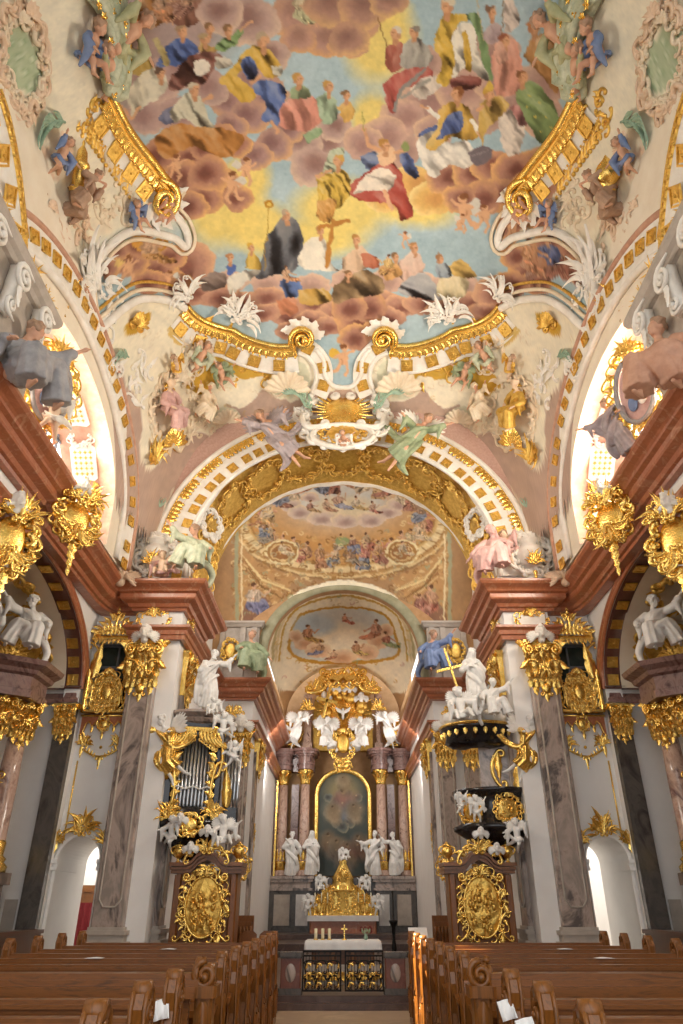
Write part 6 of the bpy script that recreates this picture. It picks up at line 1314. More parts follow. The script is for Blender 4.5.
    mb = MB(); mb.box(-.3, .3, -1.8, -1.74, .95, 1.05); mb.build('front_rail', 'walnut', t)
    for i in range(7): lathe_part('baluster', [(.03, 0), (.04, .05), (.02, .1), (.035, .3), (.02, .5), (.04, .58), (.04, .75)], 'walnut', t, T(-.27+.09*i, -1.77, .2), 10)
# ---------------- organ (left)
t = thing('organ', 'small black marbled choir organ with tin pipes and gilded carving on the left pier', 'organ', T(-3.52, 17.55, 0) @ R(14))
mb = MB()
def hull(rows, f, n=28, a0=180, a1=360):
    return [[(rx*math.cos(math.radians(a0+(a1-a0)*i/n))*f, .3+ry*math.sin(math.radians(a0+(a1-a0)*i/n))*f, z) for i in range(n+1)] for rx, ry, z in rows]
mb.loft(hull([(.05, .1, 2.5), (.3, .35, 2.62), (.42, .5, 2.8), (.8, .75, 3.05), (1.0, .9, 3.22), (1.02, .92, 3.3), (.85, .8, 3.36), (.8, .75, 3.6)], 1), close=False); mb.build('hull', 'marble_black', t)
mb = MB()
for x0, x1 in ((-.82, -.5), (.42, .62)): mb.box(x0, x1, -.3, .5, 3.4, 5.45, bev=.05)
mb.box(-.82, .62, .15, .5, 3.3, 5.6); mb.box(-.55, .5, -.36, .3, 5.2, 5.5, bev=.04); mb.build('case', 'marble_black', t)
mb = MB(); mb.loft(hull([(.72, .66, 5.46), (.8, .75, 5.5), (.84, .8, 5.58), (.76, .7, 5.62), (.9, .86, 5.7), (.9, .86, 5.76), (.0, .0, 5.78)], 1), close=False, sm=False); mb.build('cornice', 'marble_grey', t)
for i in range(11):
    x = -.46+.084*i; h = 1.55-.055*abs(i-5)*1.2-.12*(abs(i-5) > 3); r = .036
    lathe_part('pipe', [(.012, 3.42+.02*abs(i-5)), (r, 3.66), (r, 3.66+h), (r*.7, 3.66+h)], 'pipe_tin', t, T(x, -.3-.05*math.cos((i-5)*.3), 0), 12)
for i in range(5):
    lathe_part('pipe', [(.012, 3.6), (.045, 3.85), (.045, 5.0+.1*(i % 2)), (.03, 5.0+.1*(i % 2))], 'pipe_tin', t, T(.72+.075*i, .02-.05*i, 0), 12)
mb = MB(); mb.box(.64, 1.06, -.25, .4, 3.3, 3.62, bev=.05); mb.build('side_tower_base', 'marble_black', t)
mb = MB()
for e in (-1, 1):
    x = -.04+e*.5
    mb.cscroll(x, 3.4, x, 4.5, e*.08, .045, 1, 1, None, 6, -.4); mb.cscroll(x+e*.06, 4.3, x-e*.06, 5.3, -e*.12, .045, 1, 1, None, 6, -.4)
    for i in range(9): mb.leaf(x-e*(.02+.005*i), 3.6+.2*i, 90+e*(40-5*i), .26, .16, e*.6, .2, None, 4, 7, -.4)
    for i in range(6): mb.leaf(-.04+e*(.08+.07*i), 5.3-.03*i, -90+e*(8*i), .3+.04*i, .14, e*.3, .2, None, 4, 7, -.42); mb.cscroll(-.04+e*.06*i, 5.35, -.04+e*(.1+.07*i), 5.05-.04*i, e*.4, .025, 1, 1, None, 6, -.42)
    mb.cscroll(-.04, 3.42, -.04+e*.48, 3.55, -e*.25, .04, 1, 1, None, 6, -.42); mb.leaf(-.04+e*.8, 3.6, 90, .9, .26, e*.1, .1, None, 6, 10, -.34); spray(mb, .4, .5, 151+e, T(-.02+e*.5, -.42, 3.35))
rocaille(mb, .6, .5, 153, 5, .03, 6, True, T(-.04, -.62, 3.2)); mb.build('gilded_carving', 'gold', t)
mb = MB(); mb.tube([(-.46, -.42, 4.0+.0)]+[(-.46+.084*i, -.42, 4.0+.03*math.sin(i*1.6)) for i in range(1, 11)], .02, 6); mb.build('pipe_band', 'statue_white', t)
place('bishop_raised', 'white statue with flowing robe standing on top of the choir organ', 'statue', T(-3.3, 17.25, 5.78) @ R(20) @ S(.86), 'statue_white', flip=True)
place('flying_angel', 'white angel with a gilded robe beside the left flank of the organ', 'angel', T(-4.1, 17.0, 4.3) @ R(-20) @ S(.95), 'statue_white', 'statue_white', 'gold', hair='statue_white', wing='statue_white')
for i, (px, py, k, f, d, r) in enumerate(((222, 742, 'putto_flying', 1.15, 'clinging to the upper right edge of the organ case', 20), (233, 768, 'putto_reaching', 1.0, 'hanging from the right side of the organ pipes', 40), (222, 846, 'putto_sitting', 1.35, 'seated on the right rim of the organ hull', 10), (170, 850, 'putto_flying', 1.15, 'flying below the left corner of the organ hull', -30), (213, 715, 'putto_sitting', .9, 'sitting at the feet of the statue on the organ', 0))):
    place(k, 'white putto '+d, 'putto', T(*P(px, py, 16.9)) @ R(r) @ S(f*.7), 'statue_white', flip=i % 2 == 1)
for i, (px, py, d) in enumerate(((207, 830, 'on the middle of the organ hull'), (190, 847, 'at the foot of the organ hull'), (180, 818, 'on the left of the organ hull'))): place('cherub', 'white cherub head '+d, 'cherub', T(*P(px, py, 16.62)) @ S(.8), 'statue_white')
# ---------------- pulpit (right)
t = thing('pulpit', 'black marbled pulpit with gilded relief panels and a sounding board on the right pier', 'pulpit', T(3.52, 17.6, 0) @ R(-12))
mb = MB(); mb.loft(hull([(.05, .1, 2.45), (.22, .27, 2.6), (.36, .45, 2.8), (.74, .72, 3.0), (.98, .95, 3.14), (1.0, .97, 3.22), (.82, .82, 3.3), (.78, .8, 3.8), (.82, .84, 3.86), (.95, .96, 3.92), (.97, .98, 4.0), (.6, .6, 4.02)], 1, 32), close=False); mb.build('bowl', 'marble_black', t)
for j, a in enumerate((-38, 22)):
    M = T(0, .3, 3.55) @ R(a) @ T(0, -.8, 0); mb = MB(); mb.ball((0, 0, 0), (.28, .06, .25), 18, M)
    rocaille(mb, .72, .66, 161+j, 7, .018, 6, False, M @ T(0, -.03, 0)); rn = random.Random(j)
    for i in range(6): mb.ball((rn.uniform(-.14, .14), -.06, rn.uniform(-.1, .12)), .04, 6, M)
    mb.build('relief_panel', 'gold', t)
mb = MB(); mb.box(-.25, .6, .2, .45, 3.9, 5.2); mb.build('back_panel', 'marble_grey', t)
mb = MB(); mb.cscroll(.2, 4.1, .2, 4.9, .2, .05, 1, 1, None, 6, .12); mb.leaf(.2, 4.9, -90, .7, .2, 0, .1, None, 6, 9, .12)
for e in (-1, 1): mb.leaf(.62, 3.3+.3*(e+1), 90, .9, .3, -.2, .2, None, 6, 9, -.1)
spray(mb, .5, .5, 165, T(.66, -.1, 3.1)); mb.build('gilded_carving', 'gold', t)
mb = MB(); mb.loft(hull([(.3, .3, 4.98), (.62, .6, 5.02), (.8, .8, 5.12), (.76, .78, 5.3), (.9, .92, 5.38), (.92, .94, 5.46), (.5, .5, 5.56), (.05, .05, 5.6)], 1, 32), close=False); o = mb.build('sounding_board', 'marble_black', t); o.matrix_local = T(-.25, 0, 0)
mb = MB(); mb.loft(hull([(.9, .94, 5.44), (.94, .98, 5.47), (.94, .98, 5.5), (.85, .9, 5.52)], 1, 32), close=False)
for i in range(11): a = math.radians(190+16*i); mb.leaf(.86*math.cos(a), 5.36, -90, .16, .12, 0, .1, None, 3, 6, .3+.88*math.sin(a))
o = mb.build('board_trim', 'gold', t); o.matrix_local = T(-.25, 0, 0)
mb = MB(); [mb.ball((.5*math.cos(i*1.1)-.25, .1+.3*math.sin(i*1.7), 5.65+.06*(i % 3)), (.3, .26, .2), 12) for i in range(9)]; mb.build('cloud', 'statue_white', t)
place('saint_veiled', 'white veiled statue standing over the sounding board of the pulpit', 'statue', T(3.22, 17.15, 5.78) @ S(.86), 'statue_white')
place('seated_reaching', 'white figure reclining on the sounding board at the statue feet', 'statue', T(3.6, 16.85, 5.45) @ R(-10) @ S(.75), 'statue_white', flip=True)
place('flying_angel', 'white angel with a gilded robe on the right flank of the pulpit canopy', 'angel', T(4.25, 17.0, 4.35) @ R(20) @ S(.9), 'statue_white', 'statue_white', 'gold', hair='statue_white', wing='statue_white', flip=True)
place('putto_sitting', 'white putto on the left rim of the sounding board', 'putto', T(2.78, 16.75, 5.4) @ S(1.2), 'statue_white')
for i, (px, py, k, f, d, r) in enumerate(((477, 822, 'putto_standing', .95, 'standing before the left relief of the pulpit', 10), (519, 852, 'putto_flying', 1.15, 'flying below the right side of the pulpit bowl', -30), (461, 815, 'putto_reaching', .8, 'leaning out at the far left of the pulpit bowl', 30))):
    place(k, 'white putto '+d, 'putto', T(*P(px, py, 16.75)) @ R(r) @ S(f*.68), 'statue_white', flip=i % 2 == 1)
for i, (px, py, d) in enumerate(((481, 832, 'on the underside of the pulpit bowl'), (497, 848, 'at the foot of the pulpit bowl'))): place('cherub', 'white cherub head '+d, 'cherub', T(*P(px, py, 16.6)) @ S(.8), 'statue_white')
def cross_mb(h, w, r): mb = MB(); mb.box(-r, r, -r, r, 0, h, bev=r*.4); mb.box(-w/2, w/2, -r, r, h*.7-r, h*.7+r, bev=r*.4); return mb
put('gilded_cross', 'tall gilded cross leaning above the pulpit sounding board', 'cross', cross_mb(1.75, .75, .03), 'gold', T(2.98, 17.1, 5.6) @ R(-14, 'Y'))
# ================================================================ high altar
YA = 36.0
t = thing('high_altar', 'tall marble high altar with pink columns and gilded capitals at the end of the church', 'altar')
mb = MB()
for s in (-1, 1):
    mb.box(s*1.45, s*2.2, YA-.55, YA+.9, .6, 2.2, bev=.05); mb.box(s*2.2, s*3.3, YA-.3, YA+.9, .6, 2.2, bev=.05)
mb.box(-1.5, 1.5, YA+.2, YA+.9, .6, 2.75); mb.build('plinth', 'marble_dark', t)
for s in (-1, 1):
    mb = MB()
    for a, b, e in ((2.2, 2.3, .08), (2.3, 2.55, .0), (2.55, 2.66, .1), (2.66, 2.78, .16)): mb.box(s*(1.45-e), s*(2.2+e*.5), YA-.55-e, YA+.9, a, b); mb.box(s*2.2, s*3.28, YA-.3-e, YA+.9, a, b)
    mb.build('plinth_cornice', 'marble_grey', t)
    mb = MB(); mb.box(s*1.58, s*2.06, YA-.6, YA-.5, .85, 2.05, bev=.03); mb.build('plinth_panel', 'statue_grey', t)
    mb = MB(); mb.box(s*2.4, s*3.05, YA-.34, YA-.28, .85, 2.05, bev=.03); mb.build('plinth_panel', 'stone', t)
for s in (-1, 1):
    for x, y, r in ((1.82, YA-.1, .24), (2.88, YA+.15, .24)):
        o = lathe_part('column', [(r*1.35, 2.78), (r*1.4, 2.86), (r*1.15, 2.92), (r*1.25, 2.98), (r*1.02, 3.04), (r, 3.2), (r*1.0, 4.6), (r*.86, 6.75)], 'marble_pink', t, T(s*x, y, 0), 24)
        mb = MB(); mb.lathe([(r*1.1, 3.0), (r*1.06, 3.3), (r*1.2, 3.34), (r*1.06, 3.4)], 20); 
        for i in range(8): mb.leaf(0, 3.42, 90, .5, .2, 0, -.02, R(45*i) @ T(0, -r*1.02, 0), 4, 8)
        mb.build('base_ring', 'gold', o)
        mb = MB(); mb.lathe([(r*.9, 6.7), (r*.95, 6.8), (r*.95, 7.0), (r*1.3, 7.25), (r*1.5, 7.3), (r*1.5, 7.38)], 16)
        for i in range(10): mb.leaf(0, 6.76, 90, .42, .2, 0, .45, R(36*i) @ T(0, -r*.9, 0), 4, 8)
        for i in range(4): mb.scroll(r*1.2, 7.22, .1, 90, 1.3, .03, 1, R(45+90*i)); mb.rosette(0, 7.28, .1, 6, R(90*i) @ T(0, -r*1.4, 0))
        mb.build('capital', 'gold', o)
    mb = MB(); mb.box(s*2.15, s*2.5, YA+.5, YA+.8, 2.78, 6.8); mb.box(s*3.05, s*3.3, YA+.2, YA+.8, 2.78, 6.8); mb.build('back_pilaster', 'marble_plum', t)
    mb = MB(); mb.box(s*3.12, s*3.2, YA-.1, YA+.2, 2.78, 6.9); mb.build('gilded_edge', 'gold', t)
    mb = MB()
    for z0, z1, e in ((7.38, 7.6, .0), (7.6, 7.66, .06), (7.66, 8.0, -.02), (8.0, 8.08, .06), (8.08, 8.2, .18), (8.2, 8.32, .26)):
        q = ell(0, 0, 1, 1, 180, 360, 14); mb.prism([(s*2.88+(.4+e)*x, YA+.15+(.45+e)*y) for x, y in q]+[(s*2.88+.4+e, YA+.9), (s*2.88-.4-e, YA+.9)], z0, z1); mb.prism([(s*1.82+(.38+e)*x, YA-.1+(.42+e)*y) for x, y in q]+[(s*1.82+.38+e, YA+.9), (s*1.82-.38-e, YA+.9)], z0, z1); mb.box(s*1.4, s*3.3, YA+.4-e, YA+.9, z0, z1)
    mb.build('entablature', 'marble_plum', t)
    mb = MB(); mb.box(s*1.66, s*1.92, YA+.1, YA+.5, 8.32, 11.0, bev=.05); mb.box(s*1.58, s*2.0, YA+.02, YA+.5, 8.32, 8.7, bev=.04); mb.box(s*1.6, s*1.98, YA+.04, YA+.5, 10.9, 11.1, bev=.03); mb.build('attic_pillar', 'marble_pink', t)
    mb = MB(); spray(mb, .5, .7, 171, T(s*1.8, YA, 10.3)); spray(mb, .6, .6, 172, T(s*2.5, YA+.3, 9.6)); rocaille(mb, 1.0, 1.3, 174, 6, .05, 6, True, T(s*2.55, YA+.4, 9.2)); mb.build('gilded_carving', 'gold', t)
q = [(-1.42, 11.1), (-1.3, 11.9), (-.8, 12.3), (-.3, 12.1), (0, 12.45), (.3, 12.1), (.8, 12.3), (1.3, 11.9), (1.42, 11.1)]
mb = MB(); mb.slab(q+[(x*.78, 11.1+(z-11.1)*.6) for x, z in q[::-1]], YA-.3, YA+.3); rocaille(mb, 2.6, .9, 176, 8, .05, 8, False, T(0, YA-.35, 11.85))
for e in (-1, 1): spray(mb, .8, .8, 178+e, T(e*1.5, YA-.2, 11.2)); mb.cscroll(e*1.7, 11.1, e*.9, 12.2, e*.35, .1, 1, 1, None, 6, YA-.3)
mb.build('gilded_canopy', 'gold', t)
t = thing('altarpiece', 'dark arched altarpiece painting in a broad gilded frame on the high altar', 'painting', T(0, YA+.1, 0))
q = [(-1.18, 2.8)]+[(1.18*math.cos(math.radians(180-180*i/24)), 6.25+1.05*math.sin(math.radians(180-180*i/24))) for i in range(25)]+[(1.18, 2.8)]
gx = np.arange(-1.2, 1.21, .03); gz = np.arange(2.8, 7.35, .03); G = Paint(2.4, 4.6, 60, '#4f5450')
G.ell(1.2, .9, .8, .7, '#8a7d5c', al=.9, soft=.8); G.ell(1.25, 1.6, .5, .7, '#5f6c78', al=.8, soft=.6); G.ell(1.2, 3.6, 1.2, .9, '#3c4444', al=.7, soft=.6)
G.cloud([(x_, y_, r_) for x_, y_, r_ in [(.6, 1.9, .35), (1.7, 1.9, .35), (.9, 2.3, .3), (1.5, 2.3, .3), (1.2, 2.5, .3), (.5, 1.2, .25), (1.9, 1.2, .25), (1.2, .6, .25)]], '#4a4c4a', '#606460', '#8b8670')
for x_, y_, h_, a_, b_, w_ in [(1.2, 1.5, 1.2, '#33507c', '#7a4a44', None), (.7, 1.9, .6, '#6c6450', '#8a7a5c', '#8b8878'), (1.7, 1.85, .6, '#5c5a4c', '#7a6c54', '#7c7a70'), (.5, 3.2, .8, '#5c4a3c', '#6f5f4a', None), (.9, 3.5, .8, '#46484c', '#5f5a4c', None), (1.4, 3.6, .7, '#4c4438', '#6a4a3c', None), (1.9, 3.3, .8, '#6a3f38', '#54463c', None), (1.2, 4.0, .6, '#3a3f44', '#524c40', None), (1.2, .5, .4, '#7a6c50', '#8f8468', None)]: G.fig(x_, y_, h_, a_, b_, '#a08868', '#4a3c30', wing=w_, pose=0)
G.warp(.02, .09, 4)
mb = MB(); q2 = [(x, z) for x, z in q]; vs = []; fs = []; nxx, nzz = len(gx), len(gz)
for z in gz:
    for x in gx:
        lim = 1.18 if z < 6.25 else 1.18*math.sqrt(max(0, 1-((z-6.25)/1.05)**2)); vs.append((max(-lim, min(lim, x)), 0, min(z, 7.3)))
for j in range(nzz-1):
    for i in range(nxx-1): a_ = j*nxx+i; fs.append((a_, a_+1, a_+nxx+1, a_+nxx))
mb.add(vs, fs); o = mb.build('canvas', 'fresco', t); v_ = np.array(vs); set_paint(o, G.sample(v_[:, 0]+1.2, 7.35-v_[:, 2]))
mb = MB(); mb.loft([[(x*k, y, 6.25+(z-6.25)*(k if z > 6.25 else 1)) for k, y in ((.98, -.04), (1.0, -.1), (1.06, -.14), (1.14, -.12), (1.18, -.06), (1.18, .1))] for x, z in q], close=False); rocaille(mb, 1.0, .6, 181, 6, .03, 6, True, T(0, -.2, 7.6)); mb.build('frame', 'gold', t)
mb = MB(); mb.slab([(-1.5, 8.4)]+ell(0, 10.6, 1.5, 1.3, 180, 0, 20)+[(1.5, 8.4)], YA+.5, YA+.9); put('glory_niche', 'dark gilded niche behind the golden glory of the high altar', 'niche', mb, 'gold_paint', ID)
t = thing('gloriole', 'golden glory of rays and clouds with a white dove above the altarpiece', 'gloriole', T(0, YA+.1, 10.1))
mb = MB()
for i in range(40): a = 9*i; mb.leaf(.25*math.cos(math.radians(a)), .25*math.sin(math.radians(a)), a, 1.5 if i % 2 else 1.15, .12, 0, .02, None, 1, 4)
mb.build('rays', 'gold', t)
mb = MB(); rn = random.Random(4)
for i in range(46): a = rn.uniform(0, 2*PI); r = rn.uniform(.75, 1.35); mb.ball((r*math.cos(a), -.1-.1*rn.random(), r*1.05*math.sin(a)), rn.uniform(.12, .26), 8)
mb.build('clouds', 'gold_flat', t)
mb = MB(); mb.ball((0, -.3, 0), (.09, .07, .14), 10); mb.ball((0, -.36, .16), .06, 8); mb.leaf(.04, .04, 20, .45, .2, .4, 0, None, 4, 7, -.3); mb.leaf(-.04, .04, 160, .45, .2, -.4, 0, None, 4, 7, -.3); mb.leaf(0, -.1, -90, .25, .16, 0, 0, None, 3, 6, -.3); mb.build('dove', 'statue_white', t)
for i, (a, r) in enumerate(((40, 1.2), (140, 1.25), (75, 1.3), (200, 1.2), (330, 1.2), (110, 1.35))): place('cherub', 'white cherub head in the golden glory, ' + ('upper right', 'upper left', 'top right of centre', 'lower left', 'lower right', 'top left of centre')[i], 'cherub', T(r*math.cos(math.radians(a)), YA-.25, 10.15+r*math.sin(math.radians(a))) @ S(1.7), 'statue_white')
t = thing('altar_orb', 'gilded oval cartouche beneath the glory over the altarpiece', 'cartouche', T(0, YA-.5, 8.45)); rocaille(MB(), 1.3, 1.7, 183, 8, .05, 8, False).build('frame', 'gold', t); mb = MB(); mb.ball((0, 0, .1), (.32, .16, .45), 16); mb.build('orb', 'gold_flat', t)
put('gilded_cross', 'slanted gilded cross held beside the golden glory', 'cross', cross_mb(2.6, 1.1, .08), 'gold', T(-1.25, YA-.4, 8.9) @ R(14, 'Y'))
for i, (px, k, lab, f, fl) in enumerate(((291, 'saint_book', 'white statue of a bearded saint with a book, outermost on the left of the altarpiece', 1.0, False), (311, 'saint_veiled', 'white veiled statue just left of the altarpiece', 1.0, False), (374, 'saint_pointing', 'white statue pointing outward just right of the altarpiece', 1.0, True), (393, 'bishop_raised', 'white statue of a bearded saint, outermost on the right of the altarpiece', .98, False))):
    place(k, lab, 'statue', T((px-342.5)*.0465, YA-.42 if abs(px-343) < 40 else YA-.2, 2.78) @ S(f*1.05), 'statue_white', flip=fl)
for i, (px, py, k, lab, f, fl) in enumerate(((296, 742, 'flying_angel', 'white angel on the outer left of the altar attic', 1.05, True), (327, 748, 'kneeling_angel', 'white angel kneeling by the gilded cross left of the glory', 1.15, False), (361, 748, 'kneeling_angel', 'white angel kneeling right of the glory', 1.15, True), (389, 742, 'flying_angel', 'white angel on the outer right of the altar attic', 1.05, False))):
    place(k, lab, 'angel', T(*P(px, py, YA-.5)) @ S(f), 'statue_white', flip=fl)
# tabernacle
t = thing('tabernacle', 'golden tabernacle with stepped scrolled wings on the high altar table', 'tabernacle', T(0, 34.6, 1.25))
mb = MB(); mb.box(-.5, .5, -.1, .5, 0, .9, bev=.06); mb.lathe([(.5, .9), (.55, .95), (.5, 1.0), (.42, 1.35), (.45, 1.4), (.3, 1.7), (.14, 2.0), (.18, 2.05), (.01, 2.3)], 20, T(0, .1, 0), fold=lambda a, z: 1+.08*math.cos(6*a)); rocaille(mb, 1.1, 1.2, 191, 8, .03, 9, False, T(0, -.16, .6)); spray(mb, .6, .5, 192, T(0, -.35, 1.3)); rocaille(mb, .5, .6, 193, 6, .025, 6, True, T(0, -.3, 1.55)); mb.build('tower', 'gold', t)
mb = MB(); mb.slab([(-.22, .12)]+ell(0, .75, .22, .25, 180, 0, 14)+[(.22, .12)], -.16, -.1); mb.build('door', 'gold_flat', t)
for e in (-1, 1):
    mb = MB(); mb.slab([(e*.5, 0), (e*1.5, 0), (e*1.5, .35), (e*1.3, .75), (e*1.0, .7), (e*.85, 1.05), (e*.5, 1.15)], 0, .3)
    for x, z in ((.62, .9), (.9, .6), (1.3, .5)): spray(mb, .5, .5, int(x*100), T(e*x, -.05, z-.1)); mb.cscroll(e*(x-.1), z-.4, e*(x+.12), z, e*.3, .04, 1, 1, None, 6, -.06)
    rocaille(mb, .9, .7, 187, 6, .035, 6, True, T(e*1.0, -.04, .3)); mb.build('wing_panel', 'gold', t)
    mb = MB(); rocaille(mb, .5, 1.0, 188, 6, .03, 6, False, T(e*.36, -.2, .55)); mb.build('pilaster_scroll', 'gold', t)
place('putto_sitting', 'small white putto crowning the golden tabernacle', 'putto', T(0, 34.5, 3.35) @ S(.8), 'statue_white')
for e in (-1, 1):
    place('putto_sitting', 'small white putto on the %s shoulder of the tabernacle' % SW(e), 'putto', T(e*.98, 34.5, 2.2) @ S(.9), 'statue_white', flip=e > 0)
    place('putto_standing', 'small white putto standing at the %s end of the tabernacle' % SW(e), 'putto', T(e*1.5, 34.3, 1.25) @ S(.95), 'statue_white', flip=e > 0)
def candlestick(h, label, M, flame=False):
    t = thing('candlestick', label, 'candlestick', M, 'gilded candlesticks on the high altar')
    lathe_part('stem', [(.09, 0), (.1, .03), (.05, .07), (.025, .12), (.04, .2*h+.1), (.02, .3*h+.1), (.03, .5*h), (.07, .55*h), (.06, .57*h)], 'gold', t, None, 14); lathe_part('candle', [(.022, .57*h), (.022, h), (.004, h+.01)], 'wax', t, None, 10); return t
for i, x in enumerate((-1.2, -.92, -.66, .66, .92, 1.2)): candlestick(.85, 'gilded candlestick with a white candle before the tabernacle, %s on the %s' % (('outermost', 'middle one', 'innermost', 'innermost', 'middle one', 'outermost')[i], SW(x)), T(x, 34.25, 1.25))
t = thing('high_altar_table', 'marble table of the high altar under a white cloth', 'altar table', T(0, 34.4, .6)); mb = MB(); mb.box(-1.4, 1.4, -.3, .6, 0, .6, bev=.05); mb.build('body', 'marble_red', t); mb = MB(); mb.box(-1.5, 1.5, -.4, .6, .6, .65, bev=.02); mb.box(-1.5, 1.5, -.42, -.4, .45, .65); mb.build('cloth', 'cloth_white', t)
# front altar, candles, cross, flowers
t = thing('front_altar', 'wooden altar table with panelled front in the middle of the chancel', 'altar', T(0, 18.7, .2))
mb = MB(); mb.box(-.7, .7, -.3, .35, 0, .7, bev=.03); mb.box(-.78, .78, -.36, .4, 0, .08, bev=.02); mb.box(-.76, .76, -.34, .4, .62, .72, bev=.02); mb.build('body', 'oak', t)
for e in (-1, 0, 1): mb = MB(); mb.box(e*.45-.18, e*.45+.18, -.33, -.29, .14, .56, bev=.02); mb.build('panel', 'oak_dark', t)
t = thing('altar_cloth', 'white cloth draped over the wooden front altar', 'altar cloth', T(0, 18.7, .92)); mb = MB(); n = 24
rings = []
for k, (e, z) in enumerate(((-.0, .035), (.82, .035), (.85, .02), (.855, -.05), (.86, -.14))):
    ring = []
    for i in range(n*4):
        u = i/n; sd_ = int(u); f = u-sd_; x, y = ((-1+2*f, -1), (1, -1+2*f), (1-2*f, 1), (-1, 1-2*f))[sd_]; w = .012*math.sin(i*1.3)*(z < 0); ring.append((x*(max(e, .01)+w), .02+y*(max(e*.5, .01)+w), z))
    rings.append(ring)
mb.loft(rings); mb.build('drape', 'cloth_white', t)
for i, x in enumerate((-.62, -.46, -.31)):
    t = thing('altar_candle', 'thick cream candle on the front altar, %s of three' % ('leftmost', 'middle', 'rightmost')[i], 'candle', T(x, 18.6, .957), 'candles on the front altar'); lathe_part('candle', [(.035, .01), (.035, .22), (.005, .225)], 'wax', t, None, 14); lathe_part('dish', [(.05, 0), (.06, .012), (.04, .015)], 'gold', t, None, 14)
t = thing('standing_cross', 'small gilded standing cross in the middle of the front altar', 'cross', T(.03, 18.55, .957)); mb = MB(); mb.box(-.012, .012, -.01, .01, .03, .3); mb.box(-.07, .07, -.01, .01, .2, .225); mb.build('cross', 'gold', t); lathe_part('foot', [(.06, 0), (.05, .02), (.015, .03)], 'gold', t, None, 14)
t = thing('flower_vase', 'vase of red flowers at the right end of the front altar', 'flowers', T(.52, 18.6, .957)); lathe_part('vase', [(.03, 0), (.05, .05), (.03, .1), (.04, .12)], 'palm_green', t, None, 14); mb = MB(); rn = random.Random(2); mb_l = MB()
for i in range(14): p = V((rn.uniform(-.12, .12), rn.uniform(-.08, .08), rn.uniform(.14, .27))); mb.rosette(p.x, p.z, .035, 6, T(0, p.y, 0)); mb_l.tube([(0, 0, .1), p], .005); mb_l.leaf(p.x*.5, .12, 90-p.x*200, .12, .04, 0, .1, None, 1, 5, p.y)
mb.build('blossoms', 'carpet_red', t); mb_l.build('leaves', 'stucco_green', t)
t = thing('paschal_stand', 'dark turned candle stand right of the front altar', 'candle stand', T(1.28, 20.6, .2)); lathe_part('stem', [(.16, 0), (.17, .05), (.06, .1), (.04, .3), (.07, .5), (.035, .7), (.05, .95), (.1, 1.05), (.12, 1.1), (.05, 1.12)], 'iron', t, None, 14)
t = thing('ambo', 'small reading desk with a white cloth right of the chancel gate', 'lectern', T(1.62, 17.6, .2)); mb = MB(); mb.box(-.12, .12, -.1, .1, 0, .8, bev=.02); mb.box(-.2, .2, -.16, .16, 0, .06); mb.build('post', 'walnut', t); mb = MB(); mb.add([(-.2, -.16, .84), (.2, -.16, .84), (.2, .16, 1.02), (-.2, .16, 1.02), (-.2, -.17, .8), (.2, -.17, .8), (.2, .17, .98), (-.2, .17, .98)], [(0, 1, 2, 3), (4, 7, 6, 5), (0, 4, 5, 1), (2, 6, 7, 3), (1, 5, 6, 2), (0, 3, 7, 4)], False); mb.box(-.19, .19, -.185, -.175, .5, .83); mb.build('cloth', 'cloth_white', t)
for i, x in enumerate((-1.75, -2.2)):
    t = thing('server_stool', 'dark red wooden stool left of the chancel gate, %s' % ('nearer the altar' if i == 0 else 'nearer the stalls'), 'stool', T(x, 18.9, .2)); mb = MB(); mb.box(-.2, .2, -.18, .18, .4, .46, bev=.02); mb.build('seat', 'marble_red', t)
    for a in (-1, 1):
        for b in (-1, 1): mb = MB(); mb.box(a*.17-.02, a*.17+.02, b*.15-.02, b*.15+.02, 0, .4); mb.build('leg', 'walnut', t)
    mb = MB(); mb.slab([(-.19, .46), (.19, .46), (.19, .85), (.1, .92), (-.1, .92), (-.19, .85)], .15, .19); mb.build('backrest', 'walnut', t)
